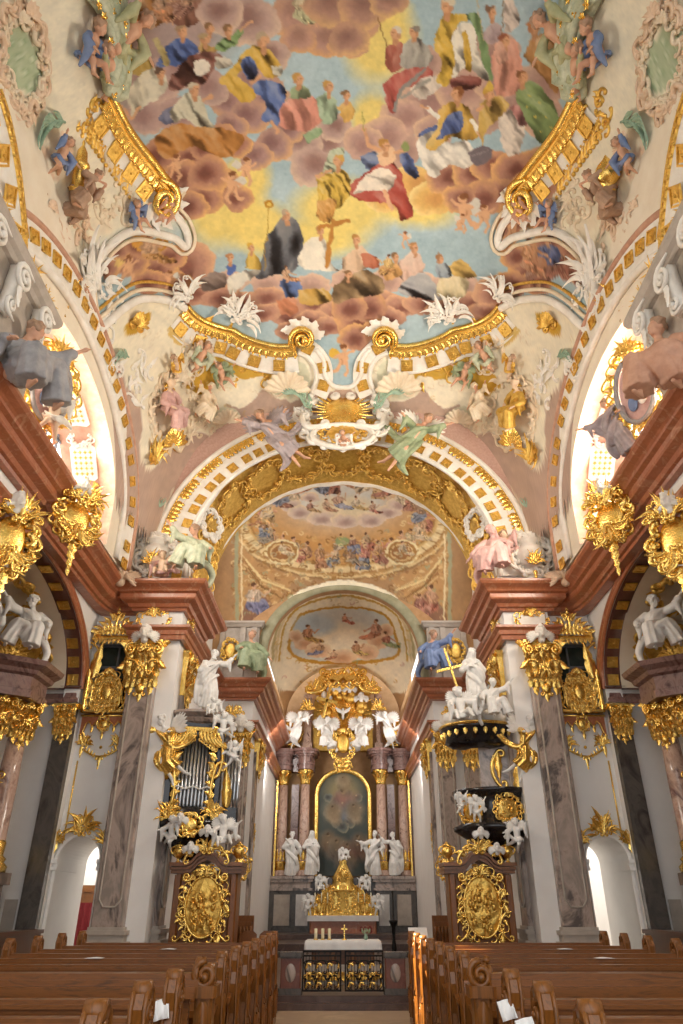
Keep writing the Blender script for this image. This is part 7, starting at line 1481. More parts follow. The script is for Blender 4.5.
# ---------------- altar rail and gate
for s in (-1, 1):
    t = thing('rail_pier', 'red marble pier of the altar rail on the %s of the gate' % SW(s), 'altar rail', T(s*.98, 15.75, .2))
    mb = MB(); mb.box(-.19, .19, -.14, .14, .1, .58, bev=.02); mb.build('shaft', 'marble_red_dark', t); mb = MB(); mb.box(-.22, .22, -.17, .17, 0, .1, bev=.02); mb.build('base', 'marble_dark', t); mb = MB(); mb.box(-.23, .23, -.19, .19, .6, .67, bev=.03); mb.box(-.2, .2, -.16, .16, .57, .6); mb.build('cap', 'marble_dark', t)
    mb = MB(); mb.ball((0, -.14, .34), (.1, .02, .15), 16); mb.build('inlaid_oval', 'marble_grey', t)
    t = thing('altar_rail', 'stone balustrade of the altar rail running behind the %s pews' % SW(s), 'altar rail', T(s*2.1, 15.75, .2)); mb = MB(); mb.box(-.9, .9, -.14, .14, 0, .1, bev=.02); mb.box(-.9, .9, -.16, .16, .58, .67, bev=.03); mb.build('rail', 'marble_dark', t)
    for i in range(7): lathe_part('baluster', [(.06, .1), (.06, .14), (.03, .18), (.075, .3), (.03, .48), (.055, .54), (.055, .58)], 'marble_red', t, T(-.75+.25*i, 0, 0), 12)
    t = thing('rail_gate', 'wrought iron gate leaf with gilded leaves, %s half of the altar gate' % SW(s), 'gate', T(s*.4, 15.75, .24))
    mb = MB()
    for a, b, c_, d in ((-.37, .37, 0, .03), (-.37, .37, .55, .58), (-.37, .37, .62, .65), (-.37, -.34, 0, .65), (.34, .37, 0, .65)): mb.box(a, b, -.015, .015, c_, d)
    for i in range(11): x = -.3+.06*i; mb.tube([(x, 0, .01), (x, 0, .56)], .006, 5)
    mb.build('frame', 'iron', t); mb = MB()
    for i in range(3):
        for j in range(2): x, z = -.22+.22*i, .14+.24*j; mb.cscroll(x-.09, z-.08, x+.09, z+.1, .4, .011, 1, 1, None, 5); mb.cscroll(x+.09, z-.08, x-.09, z+.1, -.4, .011, 1, 1, None, 5)
    for i in range(6): mb.scroll(-.28+.11*i, .6, .024, 0, 1.2, .005, 1, None, 0, 5)
    mb.build('scrollwork', 'iron', t); mb = MB()
    for i in range(7):
        for j in range(3): mb.leaf(-.3+.1*i, .06+.15*j+.04*(i % 2), 60+70*(i % 2), .1, .05, .5, .1, None, 2, 5, -.02)
    mb.build('gilded_leaves', 'gold', t)
t = thing('altar_step_frontal', 'pale gilded relief frontal on the step behind the altar gate', 'relief', T(0, 17.6, .2)); mb = MB(); mb.box(-.8, .8, 0, .1, 0, .34, bev=.02); mb.build('slab', 'stone', t); mb = MB(); rn = random.Random(9)
for i in range(10): spray(mb, .22, .2, i, T(-.7+.155*i, -.02, .08))
mb.build('relief', 'gold_flat', t)
# ================================================================ pews
def end_poly(h):
    return [(-.1, 0), (.5, 0), (.5, .12), (.44, .2), (.47, .34), (.4, .46), (.3, .52), (.16, .56), (.08, .66), (.07, .8), (.09, .92), (.07, 1.0), (.1, h-.12), (.07, h-.03), (.0, h), (-.07, h-.03), (-.1, h-.1), (-.08, h-.2), (-.11, h-.3), (-.07, .7), (-.1, .55), (-.12, .4), (-.07, .25), (-.1, .12)]
def end_mesh():
    h = 1.25; mb = MB(); mm = Matrix(((0, 0, 1, 0), (1, 0, 0, 0), (0, 1, 0, 0), (0, 0, 0, 1)))
    mb.prism(end_poly(h), -.035, .035, mm); q = end_poly(h)
    for x in (-.038, .038): mb.tube([(x, a, b) for a, b in q[2:]+q[:0]], .014, 5)
    for x in (-.04, .04):
        M = T(x, 0, 0) @ R(90 if x > 0 else -90)
        e = 1 if x > 0 else -1
        mb.scroll(e*.0, h-.13, .07, 90, 1.3, .018, 1, M); mb.leaf(e*-.0, .95, -90, .4, .12, 0, .02, M, 4, 8); mb.leaf(e*.06, .48, -60 if e > 0 else -120, .36, .16, 0, .02, M, 4, 8); mb.scroll(e*.3, .38, .08, 0, 1.3, .016, 1, M); mb.leaf(e*.2, .1, 90, .3, .14, 0, .02, M, 3, 7)
    mb.tube([(x, -.02, h-.02-.0) for x in (-.05, .05)], .05, 10)
    return mb.build('end_panel', 'oak_v', link=False)
ENDM = end_mesh()
def pew_meshes(w, divs):
    m = {}
    mb = MB(); mb.slab([(0, .12), (w, .12), (w, 1.06), (0, 1.06)], -.03, .02); 
    for z0, z1, y in ((.12, .24, -.045), (.62, .69, -.045), (.94, 1.06, -.05)): mb.box(0, w, y, -.02, z0, z1)
    k = max(2, int(w/1.15))
    for i in range(k+1): x = w*i/k; mb.box(max(0, x-.05), min(w, x+.05), -.045, -.02, .12, 1.0)
    m['backrest'] = mb.build('backrest', 'oak', link=False)
    mb = MB(); mb.box(0, w, -.085, .05, 1.06, 1.085, bev=.01); mb.box(0, w, -.07, .04, 1.085, 1.11, bev=.01); mb.box(0, w, -.06, .03, 1.03, 1.06); m['top_rail'] = mb.build('top_rail', 'oak', link=False)
    mb = MB(); mb.box(0, w, .02, .42, .42, .455, bev=.01); mb.box(0, w, .05, .08, .0, .42); m['seat'] = mb.build('seat', 'oak', link=False)
    mb = MB(); mb.add([(0, -.05, .86), (w, -.05, .86), (w, -.3, .8), (0, -.3, .8), (0, -.05, .885), (w, -.05, .885), (w, -.3, .825), (0, -.3, .825)], [(0, 1, 2, 3), (4, 7, 6, 5), (0, 4, 5, 1), (2, 6, 7, 3), (1, 5, 6, 2), (0, 3, 7, 4)], False); mb.box(0, w, -.31, -.29, .8, .85); m['book_ledge'] = mb.build('book_ledge', 'oak', link=False)
    mb = MB(); mb.box(0, w, -.5, -.32, .16, .2, bev=.01); mb.box(.2, .26, -.46, -.36, 0, .16); mb.box(w-.26, w-.2, -.46, -.36, 0, .16); m['kneeler'] = mb.build('kneeler', 'oak_dark', link=False)
    return m
PEWW = 3.15
PM = pew_meshes(PEWW, 3)
ROWS = [3.0, 3.9, 4.75, 5.6, 7.7, 8.65, 9.6, 10.55, 11.5, 12.45, 13.4]
ordn = ['nearest', 'second', 'third', 'fourth', 'fifth', 'sixth', 'seventh', 'eighth', 'ninth', 'tenth', 'farthest']
for s in (-1, 1):
    for i, y in enumerate(ROWS):
        xi = 1.12; t = thing('pew', 'carved oak pew on the %s of the aisle, %s' % (SW(s), ('nearest the camera' if i == 0 else 'farthest row, before the altar rail' if i == 10 else ordn[i]+' row from the camera')), 'pew', T(s*xi, y, 0), 'oak pews')
        for k, me in PM.items(): obj(k, me, t, S(s, 1, 1))
        for k, x in enumerate((0, PEWW)): obj('end_panel', ENDM, t, T(s*x, 0, 0))
        
    # tall desk front in the middle of the block, with a carved newel
    t = thing('pew_desk', 'tall panelled oak desk front with carved newel dividing the %s pews' % SW(s), 'pew desk', T(s*1.08, 6.65, 0))
    mb = MB(); mb.box(s*.12, s*3.4, -.03, .03, 0, 1.1); 
    for i in range(4): x = .3+.78*i; mb.box(s*x, s*(x+.6), -.055, -.03, .2, .9, bev=.02)
    mb.build('panel', 'oak', t)
    mb = MB(); mb.box(s*.06, s*3.45, -.12, .1, 1.1, 1.14, bev=.015); mb.box(s*.06, s*3.45, -.09, .07, 1.14, 1.18, bev=.015); mb.box(s*.08, s*3.42, -.16, -.03, 1.02, 1.1, bev=.02); mb.build('top_rail', 'oak', t)
    mb = MB(); mb.box(-.07, .07, -.09, .09, 0, 1.12, bev=.02); mb.box(-.1, .1, -.12, .12, 0, .14, bev=.02); mb.box(-.1, .1, -.12, .12, 1.02, 1.1, bev=.02)
    mb.leaf(0, 1.0, -90, .5, .14, 0, .02, None, 5, 9, -.1); mb.leaf(0, .2, 90, .35, .14, 0, .02, None, 4, 9, -.1); mb.tube([(-.06, 0, 1.16), (.06, 0, 1.16)], .09, 14); mb.scroll(0, 1.17, .1, 90, 1.5, .03, 1, T(0, -.08, 0)); mb.scroll(0, 1.17, .1, 90, 1.5, .03, -1, R(90*s) @ T(0, -.07, 0)); mb.scroll(0, .62, .06, 0, 1.3, .02, 1, T(0, -.1, 0)); mb.build('newel', 'oak_v', t)
    mb = MB(); mb.box(s*6.1, s*6.3, 5, 16.5, 0, 1.15); mb.box(s*6.05, s*6.3, 5, 16.5, 1.15, 1.22); struct(mb.build('trim_wainscot_'+SW(s), 'oak_dark'))
def sheet(w, h, label, M, cat='booklet', fold=False, group=None):
    mb = MB(); n = 6
    mb.loft([[(x*w, y*h, .004+.02*math.sin(x*PI)*(1 if fold else .25)), (x*w, y*h, .001+.02*math.sin(x*PI)*(1 if fold else .25))][::-1] if 0 else [(x*w, -h/2, .004+.012*math.sin(x*6+1)*(1 if fold else .3)), (x*w, h/2, .004+.012*math.sin(x*6+1.6)*(1 if fold else .3)), (x*w, h/2, .0), (x*w, -h/2, .0)] for x in [-.5+i/n for i in range(n+1)] for y in (0,)], caps=True)
    o = put('booklet', label, cat, mb, 'paper', M, group); return o
tilt = R(13.5, 'X')
for px, i, lab, k in ((168, 3, 'white leaflet leaning on a near left pew by the aisle', 1), (97, 6, 'white leaflet lying on a left pew ledge near the doorway', 0), (170, 8, 'white leaflet lying on a far left pew ledge', 0), (501, 3, 'white leaflet leaning on a near right pew by the aisle', 1), (519, 2, 'white leaflet at the aisle end of a near right pew', 1), (563, 8, 'white leaflet lying on a far right pew ledge', 0), (601, 6, 'white leaflet lying on a right pew ledge near the doorway', 0)):
    y = ROWS[i]; X = (px-343)/700*(y*CP-.4*SP)
    if k: sheet(.1, .11, lab, T(X, y-.1, 1.06) @ R(70, 'X') @ R(12), fold=True)
    else: sheet(.2, .15, lab, T(X, y-.02, 1.113))
# ================================================================ side chapels
for s in (-1, 1):
    sd = SW(s)
    t = thing('side_altar', 'marble side altar with pink columns and curved entablature in the %s chapel' % sd, 'altar')
    mb = MB(); mb.box(s*8.2, s*9.0, 9.6, 16.2, 0, 2.1); 
    for y in (10.1, 15.55): mb.box(s*6.95, s*9, y-.55, y+.55, 0, 2.0, bev=.05); mb.box(s*6.85, s*9, y-.62, y+.62, 2.0, 2.22, bev=.05)
    mb.build('plinth', 'stone_brown', t)
    for y0, e in ((15.55, 1), (10.1, -1)):
        for k, (x, dy) in enumerate(((7.12, .2), (7.42, -.42))):
            o = lathe_part('column', [(.3, 2.22), (.31, 2.3), (.25, 2.36), (.28, 2.44), (.22, 2.5), (.21, 4.0), (.18, 5.0)], 'marble_pink', t, T(s*x, y0+dy*e, 0), 24)
            mb = MB(); mb.lathe([(.33, 2.22), (.35, 2.32), (.27, 2.4), (.3, 2.46), (.23, 2.52), (.24, 2.75), (.22, 2.8)], 20); mb.build('base_ring', 'gold', o)
            obj('capital', COFA, o, T(0, -.02, 4.85) @ R(-s*55) @ S(.62, .9, .72))
    mb = MB()
    q = [(-s*0, 0)]
    path = [(s*6.75, 16.0), (s*6.75, 15.1), (s*7.0, 14.9), (s*7.9, 14.3), (s*8.2, 13.2), (s*8.2, 12.4), (s*7.9, 11.3), (s*7.0, 10.7), (s*6.75, 10.5), (s*6.75, 9.7)]
    mb.sweep(path[::-1] if s < 0 else path, [(-.6, 5.55), (.0, 5.55), (.02, 5.7), (-.04, 5.72), (-.04, 6.0), (.06, 6.04), (.1, 6.12), (.26, 6.2), (.3, 6.3), (-.6, 6.34)][::1]); mb.build('entablature', 'marble_plum', t)
    mb = MB(); mb.box(s*8.6, s*9.0, 11.2, 14.2, 2.2, 5.5); mb.build('back_panel', 'marble_plum', t)
    mb = MB()
    for e, y in ((1, 14.6), (-1, 11.0)):
        mb.loft([[(s*7.6+.3*math.sin(k*.5)*s, y+e*(.7-.16*k)+dy, 6.35+.28*k*(1-.02*k)+dz) for dy, dz in ((-.15, 0), (.15, 0), (.15, .22), (-.15, .22))] for k in range(7)], caps=True); mb.tube([(s*7.5-.25, y+e*.75, 6.5), (s*7.5+.25, y+e*.75, 6.5)], .2, 14)
    mb.build('scroll_pediment', 'marble_plum', t)
    for e, y in ((1, 14.0), (-1, 11.6)): mb = MB(); M = T(s*7.7, y, 6.5) @ R(-s*60); mb.cscroll(-.2, 0, .1, 1.3, .3, .09, 1, 1, M, 8); mb.cscroll(.15, .1, .3, .9, -.4, .08, 1, 1, M, 8); mb.build('stucco_scroll', 'statue_white', t)
    mb = MB(); rocaille(mb, 2.2, 1.6, 201, 9, .07, 10, True, T(s*8.6, 12.7, 7.2) @ R(-s*90)); mb.build('gilded_glory', 'gold_flat', t); mb = MB(); spray(mb, .9, .7, 203, T(s*7.4, 15.0, 6.4) @ R(-s*50)); mb.build('gilded_spray', 'gold_flat', t)
    place('seated_reaching', 'white figure seated on the entablature of the %s chapel altar' % sd, 'statue', T(s*6.95, 14.75, 6.34) @ R(-s*35) @ S(1.05), 'statue_white', flip=s > 0)
    place('bishop_raised', 'white statue standing at the edge of the picture before the %s chapel altar' % sd, 'statue', T(s*7.15, 14.1, 2.1) @ R(-s*60) @ S(.95), 'statue_white', flip=s > 0)
    # gilded stucco on the chapel wall and vault
    mb = MB(); rn = random.Random(31)
    for i in range(7): M = T(s*(6.95+.25*(i % 2)), 16.97, 6.5+.3*i); mb.cscroll(-.12, -.15, .14, .2, .4*(-1)**i, .03, 1, 1, M); mb.leaf(0, 0, 60+60*(i % 2), .3, .14, .5, .1, M, 3, 7)
    rocaille(mb, 1.2, 1.3, 207, 8, .05, 8, True, T(s*7.7, 16.95, 7.5)); put('gilded_stucco', 'gilded scrolls and lattice on the end wall of the %s chapel vault' % sd, 'ornament', mb, 'gold_flat', ID)
    t = thing('gilded_stucco', 'gilded rocaille stucco across the vault of the %s chapel' % sd, 'ornament')
    for i in range(5):
        mb = MB(); a = math.radians(25+32*i); y, z = 12.8+3.7*math.cos(a), 6.2+1.95*math.sin(a); rocaille(mb, 1.3, 1.3, 210+i, 7, .05, 7, i % 2 == 0, basis(V((s*7.6, y, z)), V((0, -math.cos(a), -math.sin(a)*1.5)), V((s, 0, .01)))); mb.build('rocaille_field', 'gold_flat', t)
    t = thing('processional_staff', 'gilded crook beside the %s chapel columns' % sd, 'staff', T(s*6.75, 14.6, 2.25)); mb = MB(); mb.tube([(0, 0, 0), (0, 0, 1.5)], .02, 8); mb.build('pole', 'gold', t); mb = MB(); mb.scroll(0, 1.62, .12, 270, 1.3, .022, s, None, .05); mb.build('crook', 'gold', t)
    t = thing('dado_board', 'white panelled dado board leaning in the %s chapel opening' % sd, 'panel', T(s*7.0, 16.96, 0)); mb = MB(); mb.slab([(-.2, 0), (.2, 0), (.2, 1.9), (-.2, 1.9)], -.04, 0); mb.build('board', 'plaster', t); mb = MB(); mb.box(-.14, .14, -.055, -.04, .4, 1.75, bev=.02); mb.build('inner_panel', 'stone', t)
# wooden cabinet behind the left doorway
t = thing('sacristy_cabinet', 'carved wooden cabinet with a red curtain seen through the left doorway', 'cabinet', T(-6.55, 21.2, 0))
mb = MB(); mb.box(-.5, .5, -.3, .6, 0, 2.0, bev=.02); mb.box(-.55, .55, -.36, .6, 1.95, 2.1, bev=.03); mb.box(-.55, .55, -.36, .6, 0, .25, bev=.03); mb.box(.3, .5, -.34, -.28, .3, 1.9, bev=.02); mb.build('body', 'oak_v', t)
mb = MB(); mb.loft([[(x, -.33-.03*math.sin(x*40), z) for z in (.4, 1.7)] for x in [-.42+.02*i for i in range(34)]], close=False); mb.build('curtain', 'carpet_red', t)
# ================================================================ stucco and gilding on the nave vault
def vband(label, pts, spec, side, coffers=None, fringe=None, n=60, name='vault_frame', cat='frame', lift=.03):
    t = thing(name, label, cat); W_ = [VH(x, y) for x, y in pts]; N_ = [fnormal(vz, p) for p in W_]
    W_ = [p+v*lift for p, v in zip(W_, N_)]
    band(t, W_, N_, spec, side, coffers, n, fringe); return t
mx = lambda pts: [(686-x, y) for x, y in pts]
LAT = [(108, 93), (116, 110), (125, 127), (137, 144), (150, 160), (160, 173), (170, 185)]
BOT = [(186, 306), (193, 314), (204, 321), (221, 327), (233, 330), (243, 336), (262, 343), (279, 346), (296, 345)]
TIP = [(298, 352), (308, 357), (315, 367), (316, 380), (311, 392)]
WH = [(178, 186), (170, 200), (172, 212), (182, 224), (187, 238), (184, 246), (174, 238), (160, 234), (140, 230), (124, 233), (107, 246), (93, 264), (88, 290), (93, 326)]
LOW = [(95, 331), (106, 322), (120, 309), (138, 299), (160, 299), (174, 303), (184, 308)]
CEN = [(316, 348), (324, 360), (325, 374), (333, 385), (343, 387)]
for s in (-1, 1):
    sd = SW(s); m = (lambda p: p) if s < 0 else mx; sg = 1 if s > 0 else -1
    t = vband('gilded cornice with square coffers along the %s edge of the ceiling painting' % sd, m(LAT), [('tube', 0, .11, 'gold', 'outer_moulding'), ('strip', .0, .34, .06, 'gold_flat', 'gilded_band'), ('tube', .34, .05, 'gold', 'bead'), ('strip', .34, .82, .03, 'stucco', 'face'), ('tube', .82, .04, 'gold_flat', 'bead')], sg, (.58, .36, .62, .05), (.17, .26, .2, 'gold', 1), 40)
    mb = MB()
    for i in range(13):      # hanging bells
        u = i/12; x, y = (88+u*40, 122+u*58); M = onvault(*m([(x, y)])[0]); mb.rosette(0, 0, .1, 5, M); mb.leaf(0, -.08, -90, .26, .14, 0, .1, M, 2, 5); mb.ball((0, -.03, -.36), .05, 6, M)
    mb.build('hanging_bells', 'gold_flat', t)
    o = m([(161, 199)])[0]; M = onvault(*o, lift=.05); mb = MB(); mb.scroll(0, 0, .42, 70 if s < 0 else 110, 1.6, .1, s, M @ T(0, -.1, 0), .3); mb.build('volute', 'gold', t); mb = MB(); [mb.leaf(.2*math.cos(a)*1.2, .2*math.sin(a)*1.2, math.degrees(a), .5, .4, .4, .3, M, 4, 8) for a in [(-2.6+.55*i) if s < 0 else (-.5-.55*i) for i in range(6)]]; mb.build('volute_leaves', 'stucco', t)
    t = vband('gilded scrolling cornice with square coffers under the lower %s edge of the ceiling painting' % sd, m(BOT), [('tube', 0, .09, 'gold', 'outer_moulding'), ('strip', .0, .3, .06, 'gold_flat', 'gilded_band'), ('tube', .3, .045, 'gold', 'bead'), ('strip', .3, .82, .04, 'stucco', 'face'), ('tube', .82, .05, 'stucco', 'bead')], sg, (.56, .34, .56, .06), (.15, .22, .17, 'gold', 1), 50)
    band(t, [VH(*p)+fnormal(vz, VH(*p))*.03 for p in m(TIP)], [fnormal(vz, VH(*p)) for p in m(TIP)], [('tube', 0, .07, 'stucco', 'tip_moulding'), ('strip', 0, .5, .04, 'stucco', 'tip_face')], -sg, (.25, .32, .5, .05), 20)
    M = onvault(*m([(303, 337)])[0], 0, lift=.05); mb = MB(); mb.scroll(0, 0, .36, 200 if s < 0 else -20, 1.6, .1, s, M @ T(0, -.12, 0), .3); mb.build('volute', 'gold', t); mb = MB(); [mb.leaf(.28*math.cos(a), .28*math.sin(a), math.degrees(a), .42, .36, .4, .3, M, 4, 8) for a in [.2+.6*i for i in range(5)]]; mb.build('volute_leaves', 'stucco', t)
    vband('white moulding curling round the %s corner of the ceiling painting' % sd, m(WH), [('tube', 0, .1, 'stucco', 'moulding'), ('tube', -.2, .05, 'stucco_cream', 'outer_bead')], sg, None, None, 70, 'vault_moulding', 'moulding')
    vband('white moulding below the %s corner scene of the ceiling painting' % sd, m(LOW), [('tube', 0, .1, 'stucco', 'moulding'), ('tube', .22, .05, 'stucco_cream', 'outer_bead'), ('tube', .4, .04, 'gold_flat', 'gilded_bead')], -sg, None, None, 40, 'vault_moulding', 'moulding')
    vband('white moulding of the pointed centre below the ceiling painting, %s half' % sd, m(CEN), [('tube', 0, .08, 'stucco', 'moulding')], sg, None, None, 30, 'vault_moulding', 'moulding')
    # side arch at the picture edge
    E = [PXX(x, y, -5.5) for x, y in [(16, 292), (20, 262), (20, 230), (17, 196), (12, 160), (4, 122), (-6, 90)]]
    E = [V((p.x*(-s), p.y, p.z)) for p in E]
    t = thing('side_arch', 'white side arch band with gilded coffers at the %s picture edge' % sd, 'arch'); band(t, E, [V((-s, .15, -.25))]*len(E), [('tube', 0, .07, 'gold_flat', 'outer_moulding'), ('strip', 0, .75, .06, 'stucco', 'face'), ('tube', .75, .05, 'stucco', 'inner_moulding')], -s, (.4, .34, .66, .08), 40, (-.1, .18, .16, 'gold_flat', 1))
    # ---- relief pieces: (photo x, y, w px, h px, angle, kind, material, label)
    def rel(px, py, w, h, ang, kind, mt, label, cat='ornament', seed=1, lift=.02, k=1.0):
        p = m([(px, py)])[0]; M = onvault(*p, ang*(1 if s < 0 else -1), lift=lift); q = pxm(VH(*p)); mb = MB(); w, h = w*q*k, h*q*k
        if kind == 'roc': rocaille(mb, w, h, seed, 9, None, 10, False)
        elif kind == 'rocf': rocaille(mb, w, h, seed, 8, None, 9, True)
        elif kind == 'spray': spray(mb, w, h, seed)
        elif kind == 'palm': palm(mb, w); M = M @ S(-1 if s < 0 else 1, 1, 1)
        elif kind == 'scrolls':
            rn = random.Random(seed)
            for i in range(9): a, b = rn.uniform(-.5, .5)*w, rn.uniform(-.5, .5)*h; t_ = rn.uniform(0, 6.3); L = rn.uniform(.25, .5)*min(w, h); mb.cscroll(a, b, a+L*math.cos(t_), b+L*math.sin(t_), rn.choice((-.4, .4)), .035, 1, 1); mb.leaf(a, b, math.degrees(t_)+90, L*.8, L*.4, .6, .3, None, 4, 7)
        elif kind == 'shell': mb.shell(0, -h*.3, w*.6, 0, 180, 9); mb.scroll(-w*.3, -h*.3, w*.18, 0, 1.3, .04, -1); mb.scroll(w*.3, -h*.3, w*.18, 180, 1.3, .04, 1)
        nm = {'roc': 'stucco_cartouche', 'rocf': 'stucco_cartouche', 'spray': 'stucco_spray', 'palm': 'palm_branch', 'scrolls': 'stucco_scrolls', 'shell': 'stucco_shell'}[kind]
        return put(nm, label % sd, cat, mb, mt, M)
    rel(20, 62, 95, 110, 10, 'roc', 'stucco_pink', 'pink scrolled cartouche frame round the green lattice at the top %s', seed=301)
    rel(22, 62, 76, 88, -12, 'roc', 'stucco_cream', 'cream inner frame of the green lattice cartouche at the top %s', seed=302)
    rel(43, 238, 62, 78, 12, 'roc', 'stucco_pink', 'pink scrolled frame round the lower green lattice panel, %s side', seed=303)
    rel(64, 122, 46, 40, -35, 'palm', 'palm_green', 'large green palm branch on the upper %s of the vault', 'palm branch')
    rel(128, 357, 28, 30, -20, 'palm', 'palm_green', 'small green palm branch by the window arch, lower %s of the vault', 'palm branch')
    rel(93, 287, 56, 62, -20, 'spray', 'stucco', 'white burst of rocaille leaves in the %s corner scene of the vault', seed=305); rel(104, 300, 40, 44, 30, 'scrolls', 'stucco', 'white curling scrolls under the leaf burst, %s corner of the vault', seed=306)
    rel(236, 318, 46, 34, 20, 'spray', 'stucco', 'white acanthus spray overlapping the lower %s gilded cornice', seed=307, lift=.12)
    rel(186, 297, 34, 36, -30, 'spray', 'stucco', 'white leaf spray at the outer end of the lower %s gilded cornice', seed=308, lift=.1)
    rel(215, 345, 40, 44, 15, 'scrolls', 'gold_flat', 'gilded scroll cluster below the white acanthus on the %s', seed=309); rel(196, 356, 46, 40, -10, 'scrolls', 'stucco_cream', 'cream scroll cluster beside the putti on the %s of the vault', seed=310)
    rel(252, 372, 60, 24, 10, 'scrolls', 'gold_flat', 'gilded lattice scrolls under the lower %s cornice', seed=311); rel(288, 380, 40, 36, 0, 'shell', 'stucco_cream', 'cream shell beside the pointed centre, %s half of the vault', seed=312)
    rel(172, 412, 78, 82, 8, 'roc', 'stucco_cream', 'large cream cartouche over the window arch on the %s of the vault', seed=313); rel(166, 396, 24, 26, 0, 'rocf', 'gold', 'small gilded sun in the cream cartouche on the %s', seed=314); rel(170, 440, 34, 20, 0, 'shell', 'gold', 'gilded shell under the cream cartouche on the %s', seed=315)
    rel(155, 463, 20, 34, -15, 'spray', 'gold_flat', 'gilded bracket under the cream cartouche on the %s', seed=316); rel(206, 432, 36, 22, 15, 'scrolls', 'stucco_cream', 'cream scrolls trailing from the cartouche on the %s', seed=317); rel(226, 416, 26, 22, 0, 'shell', 'stucco_cream', 'cream shell beside the cartouche, %s of the great arch', seed=318)
    rel(140, 385, 40, 44, 0, 'scrolls', 'stucco', 'white flower scrolls above the window arch on the %s', seed=319); rel(110, 368, 34, 30, -20, 'scrolls', 'stucco', 'white console scroll at the crown of the window arch, %s side', seed=320, lift=.1)
    rel(105, 190, 40, 44, -30, 'scrolls', 'stucco_cream', 'cream tendrils beside the %s gilded cornice', seed=321); rel(76, 226, 44, 40, 20, 'scrolls', 'stucco_pink', 'pink tendrils above the lower lattice panel on the %s', seed=322); rel(118, 205, 44, 30, -25, 'scrolls', 'stucco_cream', 'cream scrolls by the volute of the %s gilded cornice', seed=323); rel(88, 112, 26, 40, 20, 'scrolls', 'gold_flat', 'gilded scrolls between the putti and the %s gilded cornice', seed=324)
    rel(70, 315, 50, 40, -40, 'spray', 'gold', 'gilded leaf burst over the medallion on the %s', seed=325); rel(82, 350, 30, 40, -40, 'scrolls', 'gold_flat', 'gilded scrolls beside the medallion on the %s', seed=326); rel(137, 320, 26, 20, 20, 'shell', 'gold_flat', 'gilded shell fan at the lower %s corner moulding', seed=327)
    # ---- modelled figures
    def vf(fig, px, py, k, ang, label, cat='putto', **kw):
        p = m([(px, py)])[0]; M = onvault(*p, ang*(1 if s < 0 else -1), lift=.1); q = fnormal(vz, VH(*p))
        return place(fig, label % sd, cat, M @ R(12, 'X') @ S(k), flip=s > 0, **kw)
    fl = dict(white='stucco_pink', skin='flesh', hair='drape_brown')
    vf('putto_flying', 98, 58, 1.6, 50, 'fleshy putto sprawling across green drapery at the top %s', robe='drape_green', wing='none', **fl); vf('putto_reaching', 108, 96, 1.25, -20, 'fleshy putto with blue wings climbing at the %s edge of the painting', robe='drape_green', wing='drape_blue', **fl)
    vf('putto_sitting', 78, 66, 1.35, 20, 'fleshy putto seated in a blue cloth at the top %s', robe='drape_blue', wing='none', **fl)
    mb = MB(); q = pxm(VH(*m([(95, 45)])[0])); M = onvault(*m([(95, 60)])[0], 0, lift=.05)
    for i in range(6): swag(mb, [V((x*q*(1 if s < 0 else -1), -.1-.1*(i % 2), z*q)) for x, z in [(-30+8*i, 62), (-4+5*i, 50-3*i), (18+2*i, 22-8*i), (16-i, -8-3*i), (18-2*i, -26)]], .14, i)
    put('stucco_drapery', 'green and gold fringed drapery behind the putti at the top %s' % sd, 'drapery', mb, 'drape_mint', M)
    st = thing('gilded_studs', 'gilded flowers sewn on the green drapery at the top %s' % sd, 'ornament', M); sm_ = MB(); sm_.rosette(0, 0, .1, 6); sm_ = sm_.build('stud', 'gold', link=False); [obj('stud', sm_, st, T(x*q*(1 if s < 0 else -1), -.3, z*q)) for x, z in ((-14, 50), (4, 44), (22, 36), (30, 14), (28, -6), (2, 20), (-2, -12), (8, -26), (-20, 58), (12, 56), (26, 24), (-8, 40), (34, 2), (20, -18))]
    vf('kneeling_angel', 62, 206, .85, 40, 'terracotta figure reclining on the cream ground of the %s vault', 'figure', robe='drape_brown', wing='none', **fl); vf('putto_flying', 46, 172, .95, 30, 'pale putto drifting near the palm branch on the %s vault', white='stucco_pink', skin='flesh', robe='drape_blue', wing='stucco_pink')
    t = thing('gilded_tower' if s < 0 else 'gilded_censer', 'small gilded %s held by the reclining figure on the %s vault' % ('tower' if s < 0 else 'censer', sd), 'attribute', onvault(*m([(68, 192)])[0], 14 if s < 0 else -10, lift=.2) @ S(.8))
    lathe_part('body', [(.01, 0), (.2, .02), (.22, .1), (.16, .14), (.16, .6), (.22, .66), (.2, .74), (.14, .8), (.12, 1.0), (.03, 1.15), (.04, 1.22), (.01, 1.28)] if s < 0 else [(.02, 0), (.2, .03), (.1, .12), (.3, .3), (.36, .45), (.3, .52), (.2, .7), (.08, .8), (.01, .9)], 'gold', t, None, 12)
    vf('putto_sitting', 132, 224, .9, -10, 'fleshy putto sitting over the %s corner moulding', robe='drape_blue', wing='drape_blue', **fl); vf('putto_flying', 152, 222, .8, 40, 'fleshy putto leaning toward the volute of the %s cornice', robe='drape_terracotta', wing='stucco_pink', **fl)
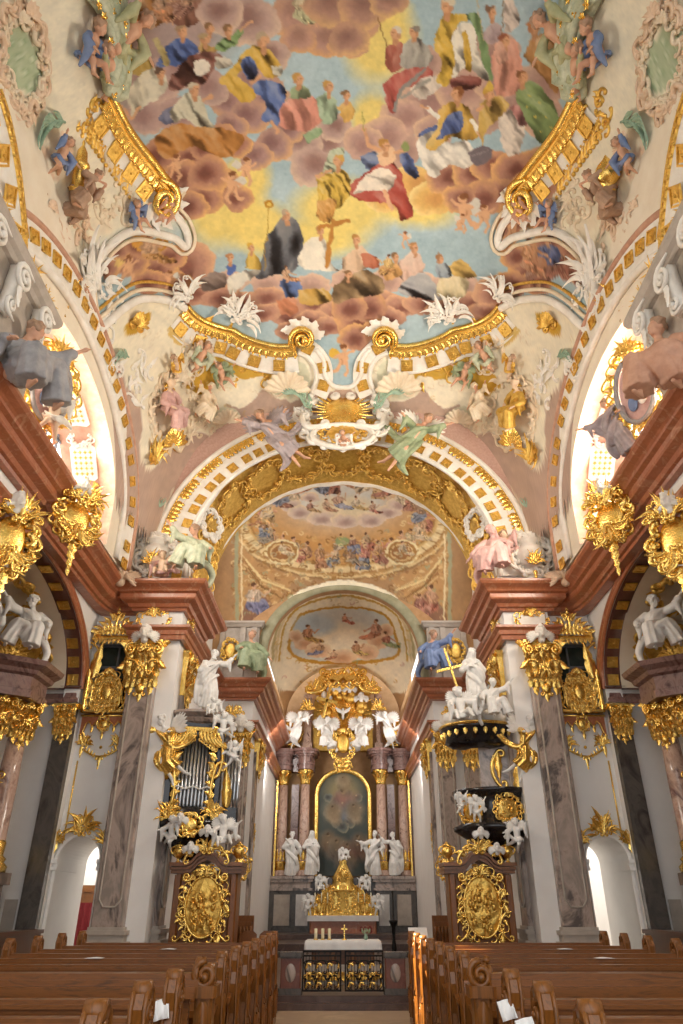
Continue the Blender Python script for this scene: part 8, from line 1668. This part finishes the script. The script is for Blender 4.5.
    vf('putto_flying', 190, 372, 1.15, 25, 'fleshy putto with flowers under the lower %s cornice', robe='drape_mint', wing='stucco_pink', **fl); vf('putto_sitting', 222, 382, 1.05, -15, 'fleshy putto holding a garland below the lower %s cornice', robe='stucco_green', wing='stucco_green', **fl); vf('putto_reaching', 176, 378, .95, -30, 'small pale putto at the outer end of the garland on the %s', white='stucco_pink', skin='stucco_pink', robe='gold_flat', wing='none')
    vf('seated_allegory', 163, 424, .95, -8, ('rose-robed' if s < 0 else 'yellow-robed')+' allegory seated in the cream cartouche on the %s', 'figure', white='stucco_pink', skin='stucco_pink', robe='drape_pink' if s < 0 else 'gold_paint', hair='stucco_pink')
    vf('seated_reaching', 196, 416, .8, 20, 'pale allegory leaning on the cream cartouche on the %s', 'figure', white='stucco_cream', skin='flesh', robe='stucco_cream', hair='stucco_cream')
# putto in the pointed centre
# ================================================================ groups of repeats, and sides named by what stands there
import re
GR = {'putto': 'putti', 'cherub_head': 'winged cherub heads', 'angel_statue': 'angel figures', 'statue': 'white and coloured statues', 'pilaster': 'marble pilasters', 'stucco_cartouche': 'stucco cartouches', 'stucco_scrolls': 'stucco scroll clusters', 'stucco_spray': 'stucco leaf sprays', 'stucco_shell': 'stucco shells', 'palm_branch': 'green palm branches', 'gilded_trophy': 'gilded trophies on the cornice', 'gilded_urn': 'gilded urns on the portals', 'booklet': 'white leaflets on the pews', 'vault_moulding': 'white vault mouldings', 'vault_frame': 'gilded vault cornices', 'frieze_cartouche': 'frieze cartouches', 'gilded_stucco': 'gilded chapel stucco'}
for o in list(SC.objects):
    if o.parent is None and o.get('label'):
        st = re.sub(r'\.\d+$', '', o.name)
        if 'group' not in o and st in GR: o['group'] = GR[st]
        l = o['label']
        if not re.search(r'organ|pulpit|glory|altarpiece|altar attic|tabernacle|candlestick|picture|relief|gate|front altar', l):
            for a, b in (('left', 'organ'), ('right', 'pulpit')):
                l = re.sub(r'\b(on|at) the %s\b(?= of|$|,)' % a, r'\1 the %s side' % b, l); l = re.sub(r'\b%s\b' % a, b+'-side', l)
            for b in ('organ', 'pulpit'):
                l = l.replace(b+'-side side', b+' side'); l = re.sub(r'at the top %s-side\b' % b, 'at the top of the vault, %s side' % b, l); l = re.sub(r', %s-side (of|half)' % b, r', %s side \1' % b, l).replace(b+' side half', b+'-side half')
            l = l.replace(' a organ', ' an organ')
            o['label'] = l
